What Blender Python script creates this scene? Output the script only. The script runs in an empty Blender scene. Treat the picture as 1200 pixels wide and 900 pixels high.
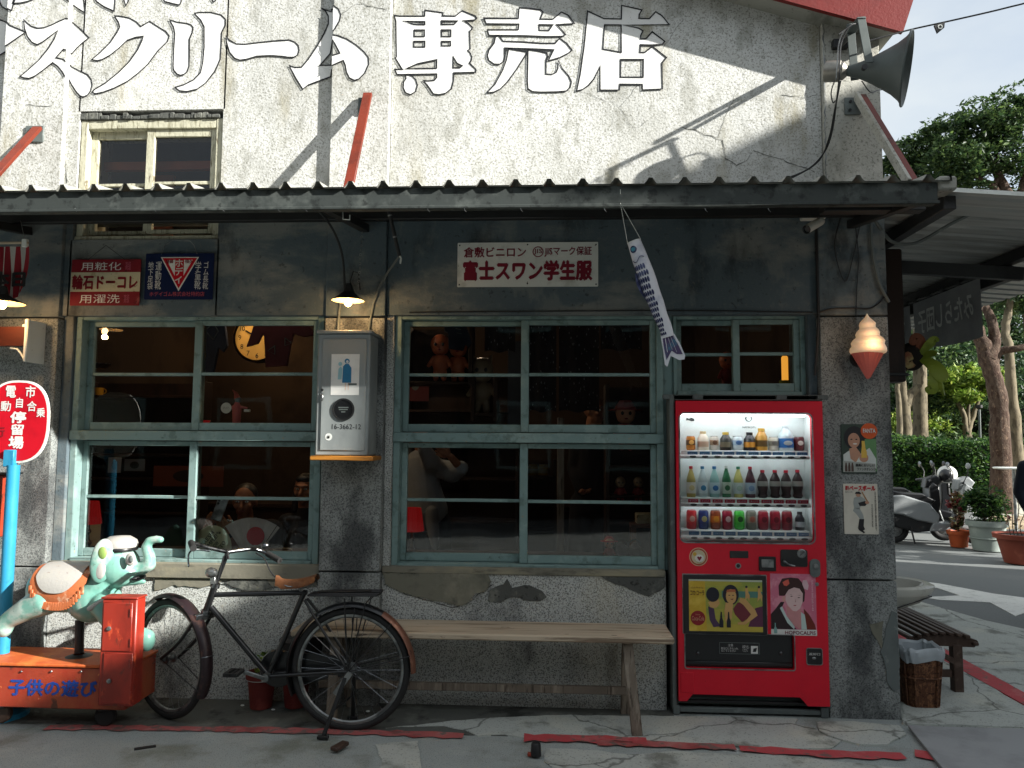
import bpy, bmesh, math, random
from mathutils import Vector, Matrix, noise, Quaternion
R = math.radians
rnd = random.Random(11)
scene = bpy.context.scene
COL = scene.collection

# ------------------------------------------------------------------ camera
EYE = Vector((0, -4.6, 1.55)); FPX = 890.0
_y, _p, _r = R(3.05), R(4.6), R(0.4)
_f = Vector((-math.sin(_y)*math.cos(_p), math.cos(_y)*math.cos(_p), math.sin(_p)))
_a = Vector((math.cos(_y), math.sin(_y), 0)); _b = _a.cross(_f)
_rt = _a*math.cos(_r) + _b*math.sin(_r); _up = _b*math.cos(_r) - _a*math.sin(_r)
cam = bpy.data.cameras.new('camera'); camo = bpy.data.objects.new('camera', cam); COL.objects.link(camo)
m = Matrix.Identity(4)
for i in range(3):
    m[i][0] = _rt[i]; m[i][1] = _up[i]; m[i][2] = -_f[i]; m[i][3] = EYE[i]
camo.matrix_world = m
cam.sensor_fit = 'HORIZONTAL'; cam.sensor_width = 36; cam.lens = FPX/1200*36; cam.clip_start = .05; cam.clip_end = 1500
scene.camera = camo

# ------------------------------------------------------------------ sky, sun, exposure
SUNV = Vector((2.5, -1.0, 1.2))                     # towards the sun
w = bpy.data.worlds.new('World'); scene.world = w; w.use_nodes = True
nt = w.node_tree; nt.nodes.clear()
sky = nt.nodes.new('ShaderNodeTexSky'); sky.sky_type = 'NISHITA'; sky.sun_disc = False
sky.sun_elevation = math.atan2(SUNV.z, math.hypot(SUNV.x, SUNV.y)); sky.sun_rotation = math.atan2(SUNV.x, SUNV.y)
sky.dust_density = 2.5; sky.air_density = 1.0
tc = nt.nodes.new('ShaderNodeTexCoord'); mp = nt.nodes.new('ShaderNodeMapping'); mp.inputs['Scale'].default_value = (1, 1, 2.5)
ns = nt.nodes.new('ShaderNodeTexNoise'); ns.inputs['Scale'].default_value = 2.2; ns.inputs['Detail'].default_value = 7; ns.inputs['Roughness'].default_value = .55
rp = nt.nodes.new('ShaderNodeValToRGB'); rp.color_ramp.elements[0].position = .3; rp.color_ramp.elements[1].position = .62
rp.color_ramp.elements[0].color = (.5,.5,.5,1); rp.color_ramp.elements[1].color = (1,1,1,1)
mx = nt.nodes.new('ShaderNodeMix'); mx.data_type = 'RGBA'
mx.inputs['B'].default_value = (3.35, 3.62, 3.78, 1)     # thin pale cloud over the whole sky
bg = nt.nodes.new('ShaderNodeBackground'); bg.inputs['Strength'].default_value = .094
ow = nt.nodes.new('ShaderNodeOutputWorld')
L = nt.links.new
L(tc.outputs['Generated'], mp.inputs['Vector']); L(mp.outputs['Vector'], ns.inputs['Vector']); L(ns.outputs['Fac'], rp.inputs['Fac'])
L(rp.outputs['Color'], mx.inputs['Factor']); L(sky.outputs['Color'], mx.inputs['A']); L(mx.outputs['Result'], bg.inputs['Color']); L(bg.outputs[0], ow.inputs[0])
sl = bpy.data.lights.new('sun', 'SUN'); sl.energy = 5.0; sl.angle = R(.6); sl.color = (1, .97, .91)
so = bpy.data.objects.new('sun', sl); COL.objects.link(so); so.rotation_euler = SUNV.to_track_quat('Z', 'Y').to_euler(); so.location = (8, -6, 12)
vs = scene.view_settings; vs.view_transform = 'Standard'; vs.look = 'None'; vs.gamma = 1; vs.use_curve_mapping = False; vs.exposure = 1.38
scene.render.engine = 'CYCLES'
scene.cycles.use_denoising = True
scene.cycles.max_bounces = 7; scene.cycles.transparent_max_bounces = 12; scene.cycles.sample_clamp_indirect = 4

# ------------------------------------------------------------------ picture coordinates -> points of the place
def P(px, py, Y=0.0):
    """point on the vertical plane y=Y seen at photograph pixel (px,py)"""
    d = _f*FPX + _rt*(px-600) - _up*(py-450)
    t = (Y - EYE.y)/d.y
    return EYE + d*t
def G(px, py, z=0.0):
    d = _f*FPX + _rt*(px-600) - _up*(py-450)
    t = (z - EYE.z)/d.z
    return EYE + d*t
def RC(x0, y0, x1, y1, Y):
    a, b, c, d = P(x0,y0,Y), P(x1,y0,Y), P(x0,y1,Y), P(x1,y1,Y)
    return (a.x+c.x)/2, (b.x+d.x)/2, (c.z+d.z)/2, (a.z+b.z)/2      # xl, xr, zb, zt

def hx(s, k=1.0):
    s = s.lstrip('#'); o = []
    for i in (0, 2, 4):
        c = int(s[i:i+2], 16)/255
        o.append((c/12.92 if c <= .04045 else ((c+.055)/1.055)**2.4)*k)
    return (*o, 1)

# ------------------------------------------------------------------ materials
MATS = {}
def pm(name, col, rough=.6, metal=0.0, col2=None, scale=5, lo=.42, hi=.62, stretch=(1,1,1), col3=None, s3=60, lo3=.55, hi3=.62,
       bump=0.0, bs=60, spec=.5, emis=None, es=0.0, coat=0.0, rvar=0.0, trans=0.0, sub=0.0, bdist=.004, rnd_val=0.0):
    if name in MATS: return MATS[name]
    m = bpy.data.materials.new(name); m.use_nodes = True; MATS[name] = m
    n = m.node_tree.nodes; l = m.node_tree.links.new; b = n['Principled BSDF']
    b.inputs['Roughness'].default_value = rough; b.inputs['Metallic'].default_value = metal
    b.inputs['Specular IOR Level'].default_value = spec; b.inputs['Coat Weight'].default_value = coat
    if emis: b.inputs['Emission Color'].default_value = emis; b.inputs['Emission Strength'].default_value = es
    if trans: b.inputs['Transmission Weight'].default_value = trans
    tc = n.new('ShaderNodeTexCoord'); mp = n.new('ShaderNodeMapping'); mp.inputs['Scale'].default_value = stretch
    l(tc.outputs['Object'], mp.inputs['Vector'])
    def noisev(sc, det=5, ro=.6, vec=None):
        t = n.new('ShaderNodeTexNoise'); t.inputs['Scale'].default_value = sc; t.inputs['Detail'].default_value = det; t.inputs['Roughness'].default_value = ro
        l((vec or mp.outputs['Vector']), t.inputs['Vector']); return t.outputs['Fac']
    def ramp(f, a, bb):
        r = n.new('ShaderNodeMapRange'); r.inputs['From Min'].default_value = a; r.inputs['From Max'].default_value = bb; r.interpolation_type = 'SMOOTHSTEP'
        l(f, r.inputs['Value']); return r.outputs['Result']
    def mixc(f, a, bb):
        x = n.new('ShaderNodeMix'); x.data_type = 'RGBA'; l(f, x.inputs['Factor'])
        for s, v in (('A', a), ('B', bb)):
            if isinstance(v, tuple): x.inputs[s].default_value = v
            else: l(v, x.inputs[s])
        return x.outputs['Result']
    if col2 is None: col2 = tuple(c*.8 for c in col[:3]) + (1,)
    c = mixc(ramp(noisev(scale), lo, hi), col, col2)
    if col3: c = mixc(ramp(noisev(s3, 3), lo3, hi3), c, col3)
    if rnd_val:
        oi = n.new('ShaderNodeObjectInfo'); hs = n.new('ShaderNodeHueSaturation')
        r = n.new('ShaderNodeMapRange'); r.inputs['To Min'].default_value = 1-rnd_val; r.inputs['To Max'].default_value = 1+rnd_val
        l(oi.outputs['Random'], r.inputs['Value']); l(r.outputs['Result'], hs.inputs['Value']); l(c, hs.inputs['Color']); c = hs.outputs['Color']
    l(c, b.inputs['Base Color'])
    if rvar:
        r = n.new('ShaderNodeMapRange'); r.inputs['To Min'].default_value = max(0, rough-rvar); r.inputs['To Max'].default_value = min(1, rough+rvar)
        l(noisev(scale*3), r.inputs['Value']); l(r.outputs['Result'], b.inputs['Roughness'])
    if bump:
        bp = n.new('ShaderNodeBump'); bp.inputs['Strength'].default_value = bump; bp.inputs['Distance'].default_value = bdist
        l(noisev(bs, 4), bp.inputs['Height']); l(bp.outputs['Normal'], b.inputs['Normal'])
    m['_n'] = 1
    return m
def flatm(name, h, rough=.6, k=1.0, **kw):
    c = hx(h, k); return pm(name, c, rough, col2=tuple(v*.9 for v in c[:3])+(1,), scale=9, **kw)

# ------------------------------------------------------------------ mesh builder
class MB:
    def __init__(s): s.v = []; s.f = []
    def _add(s, vs, fs):
        o = len(s.v); s.v += [Vector(v) for v in vs]; s.f += [tuple(i+o for i in f) for f in fs]; return s
    def box(s, x0, x1, y0, y1, z0, z1, b=0.0, M=None):
        c = Vector(((x0+x1)/2, (y0+y1)/2, (z0+z1)/2)); h = Vector((abs(x1-x0)/2, abs(y1-y0)/2, abs(z1-z0)/2))
        return s.obox(c, h, b, M)
    def obox(s, c, h, b=0.0, M=None, rot=None):
        """box of half sizes h about c, chamfered by b"""
        b = min(b, min(h)*.9)
        S = [(x, y, z) for x in (-1,1) for y in (-1,1) for z in (-1,1)]
        if b <= 0:
            vs = [Vector((a[0]*h[0], a[1]*h[1], a[2]*h[2])) for a in S]
            fs = [(0,1,3,2),(4,6,7,5),(0,4,5,1),(2,3,7,6),(0,2,6,4),(1,5,7,3)]
        else:
            vs = []; ix = {}
            for a in S:
                for k in range(3):
                    ix[(a, k)] = len(vs)
                    vs.append(Vector([a[j]*(h[j]-(0 if j == k else b)) for j in range(3)]))
            fs = []
            for k in range(3):
                i, j = (k+1) % 3, (k+2) % 3
                for sg in (-1, 1):
                    q = []
                    for p_, r_ in ((-1,-1),(1,-1),(1,1),(-1,1)):
                        a = [0,0,0]; a[k] = sg; a[i] = p_; a[j] = r_; q.append(ix[(tuple(a), k)])
                    fs.append(tuple(q))
                for p_ in (-1, 1):
                    for r_ in (-1, 1):
                        a = [0,0,0]; a[i] = p_; a[j] = r_; a[k] = -1; lo = tuple(a); a[k] = 1; hi = tuple(a)
                        fs.append((ix[(lo,i)], ix[(lo,j)], ix[(hi,j)], ix[(hi,i)]))
            for a in S: fs.append((ix[(a,0)], ix[(a,1)], ix[(a,2)]))
        c = Vector(c)
        if rot is not None: vs = [rot @ v for v in vs]
        vs = [v + c for v in vs]
        if M is not None: vs = [M @ v for v in vs]
        return s._add(vs, fs)
    def beam(s, a, b, w, t, bev=0.0, up=(0,0,1), ext=0.0):
        """bar from a to b: w = width across, t = thickness along up"""
        a, b = Vector(a), Vector(b); d = b-a; L_ = d.length; d.normalize(); u = Vector(up)
        if abs(d.dot(u)) > .98: u = Vector((0,1,0))
        x = d.cross(u).normalized(); u = x.cross(d)
        M = Matrix((x, d, u)).transposed()
        return s.obox((a+b)/2, (w/2, L_/2+ext, t/2), bev, rot=M)
    def tube(s, pts, r, seg=8, closed=False, caps=True, radii=None):
        pts = [Vector(p) for p in pts]; n = len(pts); vs = []; fs = []
        up = None
        for i, p in enumerate(pts):
            if closed: t = pts[(i+1) % n]-pts[i-1]
            else: t = pts[min(i+1, n-1)]-pts[max(i-1, 0)]
            t.normalize()
            if up is None:
                up = Vector((0,0,1)) if abs(t.z) < .9 else Vector((0,1,0))
            x = t.cross(up).normalized(); up = x.cross(t).normalized()
            rr = radii[i] if radii else r
            if not isinstance(rr, (tuple, list)): rr = (rr, rr)
            for k in range(seg):
                a = 2*math.pi*k/seg; vs.append(p + x*math.cos(a)*rr[0] + up*math.sin(a)*rr[1])
        m_ = n if closed else n-1
        for i in range(m_):
            for k in range(seg):
                k2 = (k+1) % seg; j = (i+1) % n
                fs.append((i*seg+k, i*seg+k2, j*seg+k2, j*seg+k))
        if caps and not closed: fs.append(tuple(range(seg))[::-1]); fs.append(tuple((n-1)*seg+k for k in range(seg)))
        return s._add(vs, fs)
    def lathe(s, prof, c=(0,0,0), seg=20, ax=None, caps=False):
        c = Vector(c); vs = []; fs = []; n = len(prof); q = None
        if ax is not None: q = Vector((0,0,1)).rotation_difference(Vector(ax))
        for r, z in prof:
            for k in range(seg):
                a = 2*math.pi*k/seg; v = Vector((r*math.cos(a), r*math.sin(a), z))
                if q: v = q @ v
                vs.append(v+c)
        for i in range(n-1):
            for k in range(seg):
                k2 = (k+1) % seg; fs.append((i*seg+k, i*seg+k2, (i+1)*seg+k2, (i+1)*seg+k))
        if caps or prof[0][0] > 1e-4: fs.append(tuple(range(seg))[::-1]) if caps else None
        if caps: fs.append(tuple((n-1)*seg+k for k in range(seg)))
        fs = [f for f in fs if f]
        return s._add(vs, fs)
    def ell(s, c, r, seg=14, rings=9, rot=None):
        c = Vector(c); vs = []; fs = []
        if not isinstance(r, (tuple, list, Vector)): r = (r, r, r)
        for i in range(rings+1):
            t = math.pi*i/rings
            for k in range(seg):
                a = 2*math.pi*k/seg; v = Vector((r[0]*math.sin(t)*math.cos(a), r[1]*math.sin(t)*math.sin(a), r[2]*math.cos(t)))
                if rot is not None: v = rot @ v
                vs.append(v+c)
        for i in range(rings):
            for k in range(seg):
                k2 = (k+1) % seg; fs.append((i*seg+k, (i+1)*seg+k, (i+1)*seg+k2, i*seg+k2))
        return s._add(vs, fs)
    def limb(s, a, b, r0, r1, seg=10):
        a, b = Vector(a), Vector(b); d = (b-a); L_ = d.length or 1e-5; d = d/L_; pts = []; rad = []
        for t in (-1, -.8, -.45, 0): pts.append(a + d*r0*t); rad.append(max(1e-4, r0*math.sqrt(max(0, 1-t*t))))
        for t in (0, .45, .8, 1): pts.append(b + d*r1*t); rad.append(max(1e-4, r1*math.sqrt(max(0, 1-t*t))))
        return s.tube(pts, 0, seg, radii=rad)
    def chain(s, pts, radii, seg=10):
        for i in range(len(pts)-1): s.limb(pts[i], pts[i+1], radii[i], radii[i+1], seg)
        return s
    def prism(s, pts, y0, y1):
        """polygon in (x,z) extruded from y0 to y1 (convex or simple)"""
        n = len(pts); vs = [(p[0], y0, p[1]) for p in pts] + [(p[0], y1, p[1]) for p in pts]
        fs = [tuple(range(n)), tuple(range(2*n-1, n-1, -1))] + [(i, (i+1) % n, n+(i+1) % n, n+i) for i in range(n)]
        return s._add(vs, fs)
    def slab(s, pts, z0, z1):
        n = len(pts); vs = [(p[0], p[1], z0) for p in pts] + [(p[0], p[1], z1) for p in pts]
        fs = [tuple(range(n)), tuple(range(n, 2*n))] + [(i, (i+1) % n, n+(i+1) % n, n+i) for i in range(n)]
        return s._add(vs, fs)
    def quad(s, *p): return s._add(p, [tuple(range(len(p)))])
    def torus(s, c, Rr, r, seg=40, ts=8, x=(1,0,0), z=(0,0,1), a0=0, a1=360, radii=None):
        x, z = Vector(x), Vector(z); c = Vector(c); full = abs(a1-a0) >= 360
        n = seg if full else seg+1
        pts = [c + x*Rr*math.cos(R(a0+(a1-a0)*i/seg)) + z*Rr*math.sin(R(a0+(a1-a0)*i/seg)) for i in range(n)]
        return s.tube(pts, r, ts, closed=full, radii=radii)
    def mesh(s, name='mesh', smooth=True, ang=38):
        me = bpy.data.meshes.new(name); me.from_pydata(s.v, [], s.f)
        bm = bmesh.new(); bm.from_mesh(me); bmesh.ops.recalc_face_normals(bm, faces=bm.faces); bm.to_mesh(me); bm.free()
        if smooth:
            me.polygons.foreach_set('use_smooth', [True]*len(me.polygons)); me.set_sharp_from_angle(angle=R(ang))
        return me
    def build(s, name, mat, parent=None, smooth=True, ang=38, **kw):
        o0 = origin(parent); s.v = [v-o0 for v in s.v]
        return link(s.mesh(name, smooth, ang), name, mat, parent, **kw)

def origin(p):
    o = Vector((0,0,0))
    while p is not None: o += p.location; p = p.parent
    return o
def link(me, name, mat, parent=None, kind=None, label=None, cat=None, group=None):
    o = bpy.data.objects.new(name, me); COL.objects.link(o)
    if mat is not None and not me.materials: me.materials.append(mat)
    if parent is not None: o.parent = parent
    if kind: o['kind'] = kind
    if label: o['label'] = label
    if cat: o['category'] = cat
    if group: o['group'] = group
    return o
def thing(name, label, cat, loc=(0,0,0), group=None):
    o = bpy.data.objects.new(name, None); COL.objects.link(o); o.location = loc; o.empty_display_size = .1
    o['label'] = label; o['category'] = cat
    if group: o['group'] = group
    return o
def relabel(o, label, group=None):
    o['label'] = label
    if group: o['group'] = group
def copy_tree(o, parent=None):
    c = o.copy(); COL.objects.link(c)
    if parent is not None: c.parent = parent
    for ch in [q for q in o.children]: copy_tree(ch, c)
    return c
def curve_mesh(loops, th, bev=0.0):
    c = bpy.data.curves.new('shape', 'CURVE'); c.dimensions = '2D'; c.fill_mode = 'BOTH'; c.extrude = th/2; c.bevel_depth = bev
    for lp in loops:
        s_ = c.splines.new('POLY'); s_.points.add(len(lp)-1); s_.use_cyclic_u = True
        for p_, q in zip(s_.points, lp): p_.co = (q[0], q[1], 0, 1)
    o = bpy.data.objects.new('shape', c); me = bpy.data.meshes.new_from_object(o)
    bpy.data.objects.remove(o); bpy.data.curves.remove(c); return me
def flat(name, loops, Y, th, mat, parent=None, M=None, bev=0.0, **kw):
    """outline(s) in (x,z), the first solid and later ones holes; front face at y=Y-th"""
    me = curve_mesh(loops, th, bev); o0 = origin(parent)
    T = Matrix(((1,0,0,0),(0,0,-1,Y-th/2),(0,1,0,0),(0,0,0,1)))
    if M is not None: T = M @ T
    T = Matrix.Translation(-o0) @ T
    me.transform(T); me.materials.clear()
    return link(me, name, mat, parent, **kw)
def text(s_, x0, x1, z0, z1, Y, mat, parent=None, name='lettering', M=None, mirror=False, bold=0.0, th=.0012, **kw):
    """lettering stretched to the box, on the plane y=Y facing the street; bold = extra stroke width"""
    c = bpy.data.curves.new('t', 'FONT'); c.body = s_; c.size = 1; c.extrude = .002; c.resolution_u = 2; c.space_line = .95
    o = bpy.data.objects.new('t', c); me = bpy.data.meshes.new_from_object(o); bpy.data.objects.remove(o); bpy.data.curves.remove(c)
    xs = [v.co.x for v in me.vertices]; ys = [v.co.y for v in me.vertices]; a, b, cc, d = min(xs), max(xs), min(ys), max(ys)
    o0 = origin(parent)
    vs = []; fs = []; sh = [(0,0)] if bold <= 0 else [(0,0),(bold,0),(-bold,0),(0,bold),(0,-bold)]
    polys = [tuple(p.vertices) for p in me.polygons if p.normal.z > .5] or [tuple(p.vertices) for p in me.polygons]
    for i, (dx, dy) in enumerate(sh):
        n0 = len(vs)
        for v in me.vertices:
            u = (v.co.x+dx-a+bold)/(b-a+2*bold); t = (v.co.y+dy-cc+bold)/(d-cc+2*bold)
            if mirror: u = 1-u
            p_ = Vector((x0+(x1-x0)*u, Y-th-i*.0003, z0+(z1-z0)*t))
            if M is not None: p_ = M @ p_
            vs.append(p_-o0)
        fs += [tuple(k+n0 for k in p) for p in polys]
    bpy.data.meshes.remove(me); m2 = bpy.data.meshes.new(name); m2.from_pydata(vs, [], fs)
    bm = bmesh.new(); bm.from_mesh(m2); bmesh.ops.delete(bm, geom=[v for v in bm.verts if not v.link_faces], context='VERTS'); bm.to_mesh(m2); bm.free()
    return link(m2, name, mat, parent, **kw)
def pxloop(pts, Y, ox=0, oy=0, k=1.0):
    return [(q.x, q.z) for q in (P(ox+p[0]/k, oy+p[1]/k, Y) for p in pts)]
def circ(cx, cz, rx, rz=None, n=24): return [(cx+rx*math.cos(2*math.pi*i/n), cz+(rz or rx)*math.sin(2*math.pi*i/n)) for i in range(n)]
def rrect(x0, x1, z0, z1, r, n=5):
    o = []
    for cx, cz, a in ((x1-r, z1-r, 0), (x0+r, z1-r, 90), (x0+r, z0+r, 180), (x1-r, z0+r, 270)):
        for i in range(n+1): o.append((cx+r*math.cos(R(a+90*i/n)), cz+r*math.sin(R(a+90*i/n))))
    return o
def rect(x0, x1, z0, z1): return [(x0,z0),(x1,z0),(x1,z1),(x0,z1)]
def crm(pts, n=5, closed=True):
    o = []; N = len(pts)
    for i in range(N if closed else N-1):
        g = (lambda j: Vector(pts[j % N])) if closed else (lambda j: Vector(pts[max(0, min(N-1, j))]))
        a, b, c, d = g(i-1), g(i), g(i+1), g(i+2)
        for k in range(n):
            t = k/n; o.append(.5*((2*b)+(c-a)*t+(2*a-5*b+4*c-d)*t*t+(3*b-a-3*c+d)*t**3))
    if not closed: o.append(Vector(pts[-1]))
    return o
def remesh(mb, voxel, smooth=3, fac=.5, name='skin'):
    """join overlapping volumes into one continuous skin"""
    me = mb.mesh(name, False); o = bpy.data.objects.new('tmp', me); COL.objects.link(o)
    r = o.modifiers.new('r', 'REMESH'); r.mode = 'VOXEL'; r.voxel_size = voxel; r.use_smooth_shade = True
    s_ = o.modifiers.new('s', 'SMOOTH'); s_.iterations = smooth; s_.factor = fac
    dg = bpy.context.evaluated_depsgraph_get(); m2 = bpy.data.meshes.new_from_object(o.evaluated_get(dg))
    bpy.data.objects.remove(o); m2.polygons.foreach_set('use_smooth', [True]*len(m2.polygons)); return m2
def skin(mb, voxel, name, mat, parent=None, smooth=3, **kw):
    o0 = origin(parent); mb.v = [v-o0 for v in mb.v]
    return link(remesh(mb, voxel, smooth), name, mat, parent, **kw)
# ------------------------------------------------------------------ layered materials
def layers(name, base, ls, rough=.85, bumps=((60, .4, .004),), spec=.3, metal=0, rough2=None, coord='Object'):
    m = bpy.data.materials.new(name); m.use_nodes = True; MATS[name] = m
    n = m.node_tree.nodes; l = m.node_tree.links.new; b = n['Principled BSDF']
    b.inputs['Roughness'].default_value = rough; b.inputs['Specular IOR Level'].default_value = spec; b.inputs['Metallic'].default_value = metal
    tc = n.new('ShaderNodeTexCoord'); c = base
    def nz(sc, st, det=6, ro=.62, kind='n', off=0):
        mp = n.new('ShaderNodeMapping'); mp.inputs['Scale'].default_value = st; mp.inputs['Location'].default_value = (off, off*.7, off*1.3); l(tc.outputs[coord], mp.inputs['Vector'])
        if kind == 'v':
            t = n.new('ShaderNodeTexVoronoi'); t.inputs['Scale'].default_value = sc; l(mp.outputs[0], t.inputs['Vector']); return t.outputs['Distance']
        if kind == 'e':
            t = n.new('ShaderNodeTexVoronoi'); t.feature = 'DISTANCE_TO_EDGE'; t.inputs['Scale'].default_value = sc
            w_ = n.new('ShaderNodeTexNoise'); w_.inputs['Scale'].default_value = sc*3; w_.inputs['Detail'].default_value = 5; l(mp.outputs[0], w_.inputs['Vector'])
            a = n.new('ShaderNodeVectorMath'); a.operation = 'MULTIPLY_ADD'; a.inputs[1].default_value = (.35,)*3; l(w_.outputs['Color'], a.inputs[0]); l(mp.outputs[0], a.inputs[2])
            l(a.outputs[0], t.inputs['Vector']); return t.outputs['Distance']
        t = n.new('ShaderNodeTexNoise'); t.inputs['Scale'].default_value = sc; t.inputs['Detail'].default_value = det; t.inputs['Roughness'].default_value = ro
        l(mp.outputs[0], t.inputs['Vector']); return t.outputs['Fac']
    for i, q in enumerate(ls):
        col, sc, st, lo, hi = q[:5]; kind = q[5] if len(q) > 5 else 'n'; amt = q[6] if len(q) > 6 else 1.0
        r = n.new('ShaderNodeMapRange'); r.interpolation_type = 'SMOOTHSTEP'; r.inputs['From Min'].default_value = lo; r.inputs['From Max'].default_value = hi; r.inputs['To Max'].default_value = amt
        l(nz(sc, st, kind=kind, off=i*3.1), r.inputs['Value'])
        x = n.new('ShaderNodeMix'); x.data_type = 'RGBA'; l(r.outputs['Result'], x.inputs['Factor'])
        if isinstance(c, tuple): x.inputs['A'].default_value = c
        else: l(c, x.inputs['A'])
        x.inputs['B'].default_value = col; c = x.outputs['Result']
    if isinstance(c, tuple): b.inputs['Base Color'].default_value = c
    else: l(c, b.inputs['Base Color'])
    prev = None
    for sc, st_, dist in bumps:
        bp = n.new('ShaderNodeBump'); bp.inputs['Strength'].default_value = st_; bp.inputs['Distance'].default_value = dist
        l(nz(sc, (1,1,1), 4), bp.inputs['Height'])
        if prev: l(prev, bp.inputs['Normal'])
        prev = bp.outputs['Normal']
    if prev: l(prev, b.inputs['Normal'])
    return m
O1 = (1,1,1)
M_white = layers('weathered_whitewash', hx('d0d1ce'), [
    (hx('a2a39e'), 1.1, (1,1,.7), .46, .62, 'n', .5),
    (hx('8b8b82'), 9, (1,1,.6), .50, .66, 'n', .55), (hx('77766a'), 85, O1, .52, .60, 'n', .7),
    (hx('8d8877'), 1.6, (1,1,.55), .5, .8, 'n', .6), (hx('8a8262'), 3.4, (1.2,1,.3), .54, .70, 'n', .6),
    (hx('b5b5ae'), .9, O1, .45, .62, 'n', .25), (hx('6a695f'), 46, (1,1,.8), .56, .66, 'n', .4), (hx('55544c'), 120, O1, .6, .68, 'n', .55), (hx('dddcd5'), 2.3, O1, .55, .70, 'n', .45)],
    .9, ((70, .55, .006), (9, .3, .015)))
M_whiteside = layers('grey_whitewash_render', hx('b5b4ab'), [
    (hx('7c7b6d'), 2.5, (1,1,.5), .45, .7, 'n', .6), (hx('62635a'), 60, O1, .52, .64, 'n', .6), (hx('cfcdc4'), 6, O1, .55, .7, 'n', .6)], .9, ((90, .7, .007),))
M_band = layers('dark_cement_render', hx('66757c', .72), [
    (hx('a0a29c', .7), 1.4, (1,1,2.6), .48, .64, 'n', .8), (hx('2c2f31', .6), 2.6, (1.2,1,.6), .50, .68, 'n', .7), (hx('8f9490', .8), 5, (1,1,.6), .54, .66, 'n', .5), (hx('94968f', .6), 70, (1,1,.6), .58, .7, 'n', .5), (hx('2c2f31', .6), 26, O1, .6, .7, 'n', .5)],
    .9, ((85, .5, .005), (8, .25, .012)))
M_peb = layers('washed_pebble_render', hx('c8ccc8', .98), [
    (hx('4a4b47', .9), 125, O1, .47, .60, 'n', .8), (hx('e2dfd0', .9), 170, O1, .55, .64, 'n', .7), (hx('33353a', .8), 2.2, (1,1,.7), .50, .68, 'n', .65), (hx('c9bd98', .9), 1.1, (1,1,.6), .56, .76, 'n', .4)],
    .9, ((200, 1.0, .008), (60, .4, .01)))
M_pier = layers('grey_pebble_pier', hx('9ea3a0', .9), [
    (hx('45484a', .9), 125, O1, .47, .60, 'n', .75), (hx('d2d4cc', .9), 170, O1, .56, .65, 'n', .6), (hx('2c2f33', .8), 2.0, (1.2,1,.6), .47, .64, 'n', .75), (hx('b9b090', .9), 1.1, (1,1,.6), .60, .80, 'n', .35)],
    .9, ((200, 1.0, .008), (60, .4, .01)))
M_patch = layers('smooth_patch_mortar', hx('8d8c7c', .62), [(hx('b3ae9a', .65), 3.2, O1, .5, .7, 'n', .8), (hx('55564e', .6), 6, O1, .52, .7, 'n', .7), (hx('3b3c38', .6), 50, O1, .62, .7, 'n', .6)], .85, ((20, .3, .008),))
M_patchd = layers('dark_patch_mortar', hx('5a5c58', .8), [(hx('84857c', .8), 9, O1, .5, .66, 'n', .9), (hx('222321'), 30, O1, .56, .66, 'n', .8)], .85, ((30, .6, .012),))
M_mould = layers('sill_cement', hx('8c897a', .7), [(hx('b8b093', .7), 2.5, (1,1,3), .48, .7, 'n', .7), (hx('4b4b44', .7), 9, (.6,1,2), .55, .7, 'n', .7)], .85, ((40, .35, .006),))
M_teal = layers('worn_teal_paint', hx('7d9794', .85), [(hx('9ab0ab', .85), 6, (1,1,1), .5, .65, 'n', .6), (hx('5c726d', .8), 11, (1,1,1), .52, .66, 'n', .7), (hx('9c9484', .8), 20, (1,1,1), .66, .70, 'n', .8), (hx('2e3330'), 34, (1,1,1), .67, .70, 'n', .8)], .6, ((60, .35, .003),), .4)
M_oldwood_w = layers('cracked_cream_paint', hx('b9b7a2'), [(hx('8b8871'), 12, (3,1,.6), .5, .62, 'n', .8), (hx('5d523f'), 22, (4,1,.5), .58, .66, 'n', .9)], .75, ((50, .7, .005),))
M_asph = layers('old_asphalt', hx('9ca3a1', 1.0), [(hx('bcc1bd', 1.0), 1.3, O1, .5, .7, 'n', .6), (hx('6f7466', .95), 2.2, O1, .5, .68, 'n', .7), (hx('b9b9b0', .8), 190, O1, .57, .64, 'n', .7), (hx('34362f'), 150, O1, .56, .64, 'n', .6), (hx('24261f'), 1.4, O1, .0, .012, 'e', .0)], .92, ((170, .8, .006), (14, .3, .01)), .25)
M_road = layers('street_asphalt', hx('868a89', .68), [(hx('9a9c99', .6), 1.0, O1, .5, .7, 'n', .6), (hx('62625d', .8), 60, O1, .55, .66, 'n', .6)], .9, ((90, .5, .006),), .25)
M_slab = layers('cracked_concrete', hx('b2b6b0', 1.0), [(hx('c6c6b8', .95), 2.0, O1, .5, .66, 'n', .7), (hx('686a60', .8), 4.0, O1, .5, .66, 'n', .7), (hx('505247', .8), 90, O1, .56, .66, 'n', .6), (hx('34352f'), .9, O1, .010, .002, 'e', .6)], .9, ((100, .6, .006), (12, .4, .01)), .25)
M_dirty = layers('dark_gutter_cement', hx('62645f', .85), [(hx('84867e', .85), 3, (1,1,1), .5, .66, 'n', .8), (hx('2e302d', .7), 5, O1, .5, .66, 'n', .8)], .92, ((60, .5, .006),), .25)
M_redp = layers('worn_red_road_paint', hx('b2605e', .9), [(hx('b87c78', .9), 9, O1, .5, .66, 'n', .8), (hx('6f6d66', .75), 16, O1, .50, .60, 'n', .8), (hx('8d3a38', .9), 4, O1, .5, .64, 'n', .6)], .85, ((100, .5, .004),))
M_redp2 = layers('red_road_paint', hx('b84a4e', .95), [(hx('bd6a6a', .95), 6, O1, .5, .66, 'n', .7), (hx('706660', .8), 18, O1, .56, .64, 'n', .8)], .85, ((100, .5, .004),))
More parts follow.
